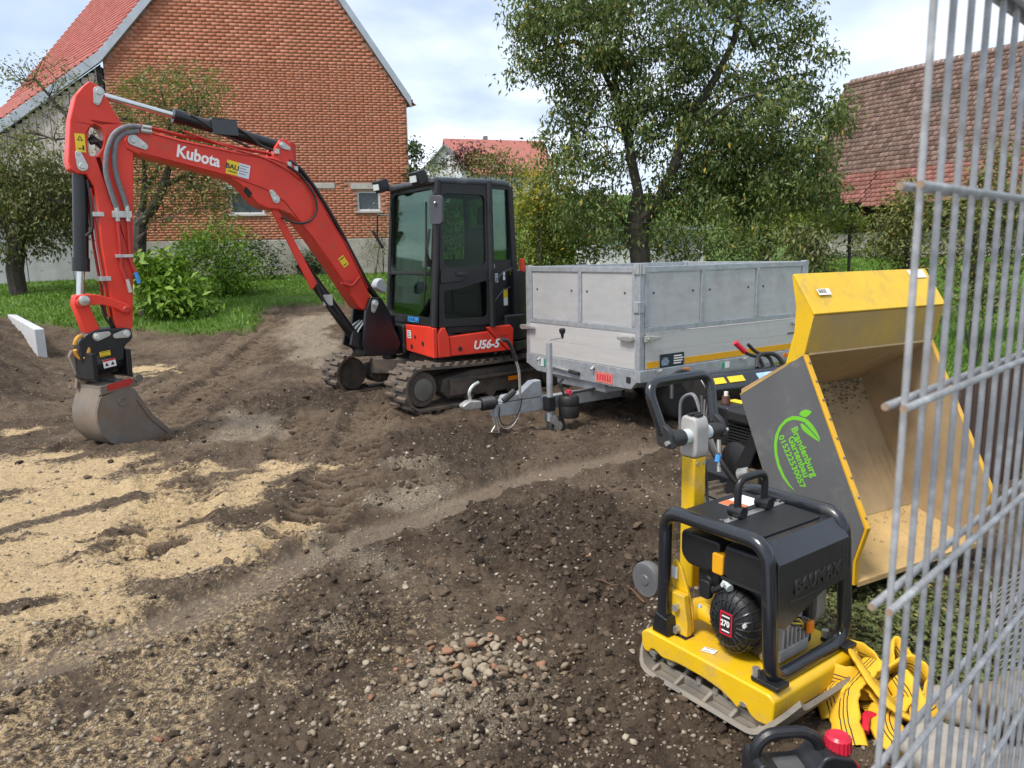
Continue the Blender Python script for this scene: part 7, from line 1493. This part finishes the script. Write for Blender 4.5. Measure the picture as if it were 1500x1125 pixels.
# second panel leaning low behind it
SPM = frame((1.70, 2.40, .03), (.52, .854, 0)) @ trs((0, 0, 0), (.62, 0, 0))
sp = thing('loose_fence_panel', 'loose wire mesh panel leaning low behind the foreground fence', 'fence panel', SPM)
v2 = MB(); v2.cyl((0, 0, 0), (0, 0, .82), .0028, .0028, 6); v2m = v2.mesh('vertical_bar', M_fence); h2 = MB(); h2.cyl((-.02, 0, 0), (1.12, 0, 0), .0038, .0038, 8); h2m = h2.mesh('horizontal_rod', M_fence)
for k in range(23): inst(v2m, 'vertical_bar', sp, SPM @ trs((.05*k, 0, 0)))
for z in (.02, .21, .41, .61, .80):
    for s in (-1, 1): inst(h2m, 'horizontal_rod', sp, SPM @ trs((0, s*.0066, z)))
# brown board fence on the far side
M_brownf = mat('dark_brown_boards', (.085, .045, .034), .75, 0, .25, 6, dirt=(.12, .085, .07), damt=.35, stretch=(8, 8, .5))
BFM = frame((2.98, 4.85, gz(3.2, 5.0)), (.88, .47, 0)); bf = thing('board_fence', 'dark brown low board fence beyond the dumper at right', 'fence', BFM)
bme = MB(); bme.box(.004, .141, 0, .024, .02, .86); bme = bme.mesh('board', M_brownf, smooth=0)
for k in range(15): inst(bme, 'board', bf, BFM @ trs((.15*k, 0, .01*((k*5) % 3)), (0, .004*((k % 3)-1), 0)))
for z in (.2, .68): MB(BFM).box(0, 2.25, .025, .065, z, z+.07).build('rail', M_brownf, bf, smooth=0)
# rubble blocks at the foot of the fence
M_rub1 = mat('pale_rubble_stone', (.33, .31, .275), .92, 0, .25, 8, dirt=(.22, .18, .13), damt=.5, dscale=9, bump=1.0, bscale=24)
M_rub2 = mat('mossy_rubble_stone', (.21, .19, .155), .95, 0, .3, 8, dirt=(.26, .17, .06), damt=.45, dscale=5, bump=.8, bscale=26)
rq_ = np.random.RandomState(95); BIG = rock_shapes(9, 3, 12, .30, .9)
def block(x, y, z, s, m, k, label, sx=1.0):
    M = np.eye(4); M[:3, :3] = rotm(rq_); M[:3, 3] = (x, y, z); v, f = BIG[k % 9]; v = v*s*np.array([sx, 1, 1]); v = v*(1+.22*(vnoise(v[:, 0]*22+k, v[:, 1]*22+v[:, 2]*17, 77)-.5))[:, None]
    o = bpy.data.objects.new('stone_block', quickmesh('stone_block', v, f, m, None, False)); COL.objects.link(o); o.matrix_world = Matrix(M.tolist()); WM[o.name] = M
    return tag(o, label, 'stone', 'rubble stones at the foot of the fence')
block(1.10, 1.62, .10, .24, M_rub2, 0, 'large mossy brown stone nearest the camera under the fence', 1.2)
block(1.42, 2.06, .10, .20, M_rub1, 1, 'pale rough stone just right of the yellow sling', 1.2)
block(1.50, 1.75, .26, .21, M_rub1, 2, 'pale stone on top of the rubble pile behind the fence bars', 1.1)
block(1.78, 2.22, .14, .22, M_rub2, 3, 'brown stone at the back of the rubble pile below the loose mesh panel', 1.2)
block(1.62, 2.42, .06, .14, M_rub1, 4, 'small pale stone between the sling and the loose mesh panel')
block(1.98, 1.85, .30, .28, M_rub1, 5, 'broad pale block at the right end of the rubble pile', 1.3)
block(1.30, 1.40, .30, .20, M_rub2, 6, 'mossy stone resting on the nearest large stone by the fence')
# low concrete angle wall and a field stone at left
M_concl = mat('light_precast_concrete', (.50, .51, .52), .8, 0, .08, 2, dirt=(.36, .35, .33), damt=.35, dscale=2)
LWM = frame((-7.62, 12.15, gz(-7.62, 12.2, False)-.50), (-.615, .789, 0)); lw = thing('angle_wall', 'pale precast concrete angle wall end sticking out of the soil heap at far left', 'wall', LWM)
MB(LWM).box(0, 9.5, 0, .14, .0, 1.0).build('upright', M_concl, lw, bevel=.012); MB(LWM).box(0, 9.5, .141, .62, .0, .14).build('footing', M_concl, lw, bevel=.01)
o = block(-6.55, 15.35, gz(-6.55, 15.35)+.05, .22, M_rub1, 7, 'pale field stone on the lawn behind the excavator bucket link', 1.3); del o['group']; o.name = 'field_stone'
# weeds in the shade by the compactor
def weeds(n=2600):
    r_ = np.random.RandomState(97); x = r_.normal(1.75, .28, n); y = r_.normal(3.0, .42, n); k = (np.hypot(x-.88, y-2.66) > .45); x, y = x[k], y[k]
    z = ground_z(x, y)+r_.uniform(.005, .06, len(x)); return np.stack([x, y, z], 1)
wp = weeds(); wt = thing('weed_patch', 'patch of low dark green weeds in the shade behind the compactor', 'weeds', trs((1.75, 3.0, 0)))
tag(leaves('foliage', M_lf_apple if 'M_lf_apple' in globals() else M_grass, wt, wp, .012, 3, .028, 98, .0, .7), kind='stuff')
# twigs, roots and fallen leaves on the soil
for (x, y, a, l) in ((.92, 2.08, .5, .22), (.80, 2.15, .9, .16), (-4.6, 8.6, 2.6, .9), (.62, 3.35, 2.3, .3)):
    z = gz(x, y, True); p = [(x+math.cos(a)*l*t_+.02*math.sin(5*t_), y+math.sin(a)*l*t_+.03*math.sin(3*t_+1)*l, float(ground_z(np.array([x+math.cos(a)*l*t_]), np.array([y+math.sin(a)*l*t_]))[0])+.012) for t_ in np.linspace(0, 1, 7)]
    o = MB().tube(p, [.008*l**.3, .008*l**.3, .007*l**.3, .006*l**.3, .005*l**.3, .004*l**.3, .003*l**.3], 6).build('twig', M_brown if 'M_brown' in globals() else M_bark)
    tag(o, {.22: 'short broken root between compactor and fuel can', .16: 'little twig on the soil at the corner of the compactor plate', .9: 'long pale root lying on the heap left of the bucket', .3: 'thin twig on the mud behind the compactor wheel'}[l], 'twig')
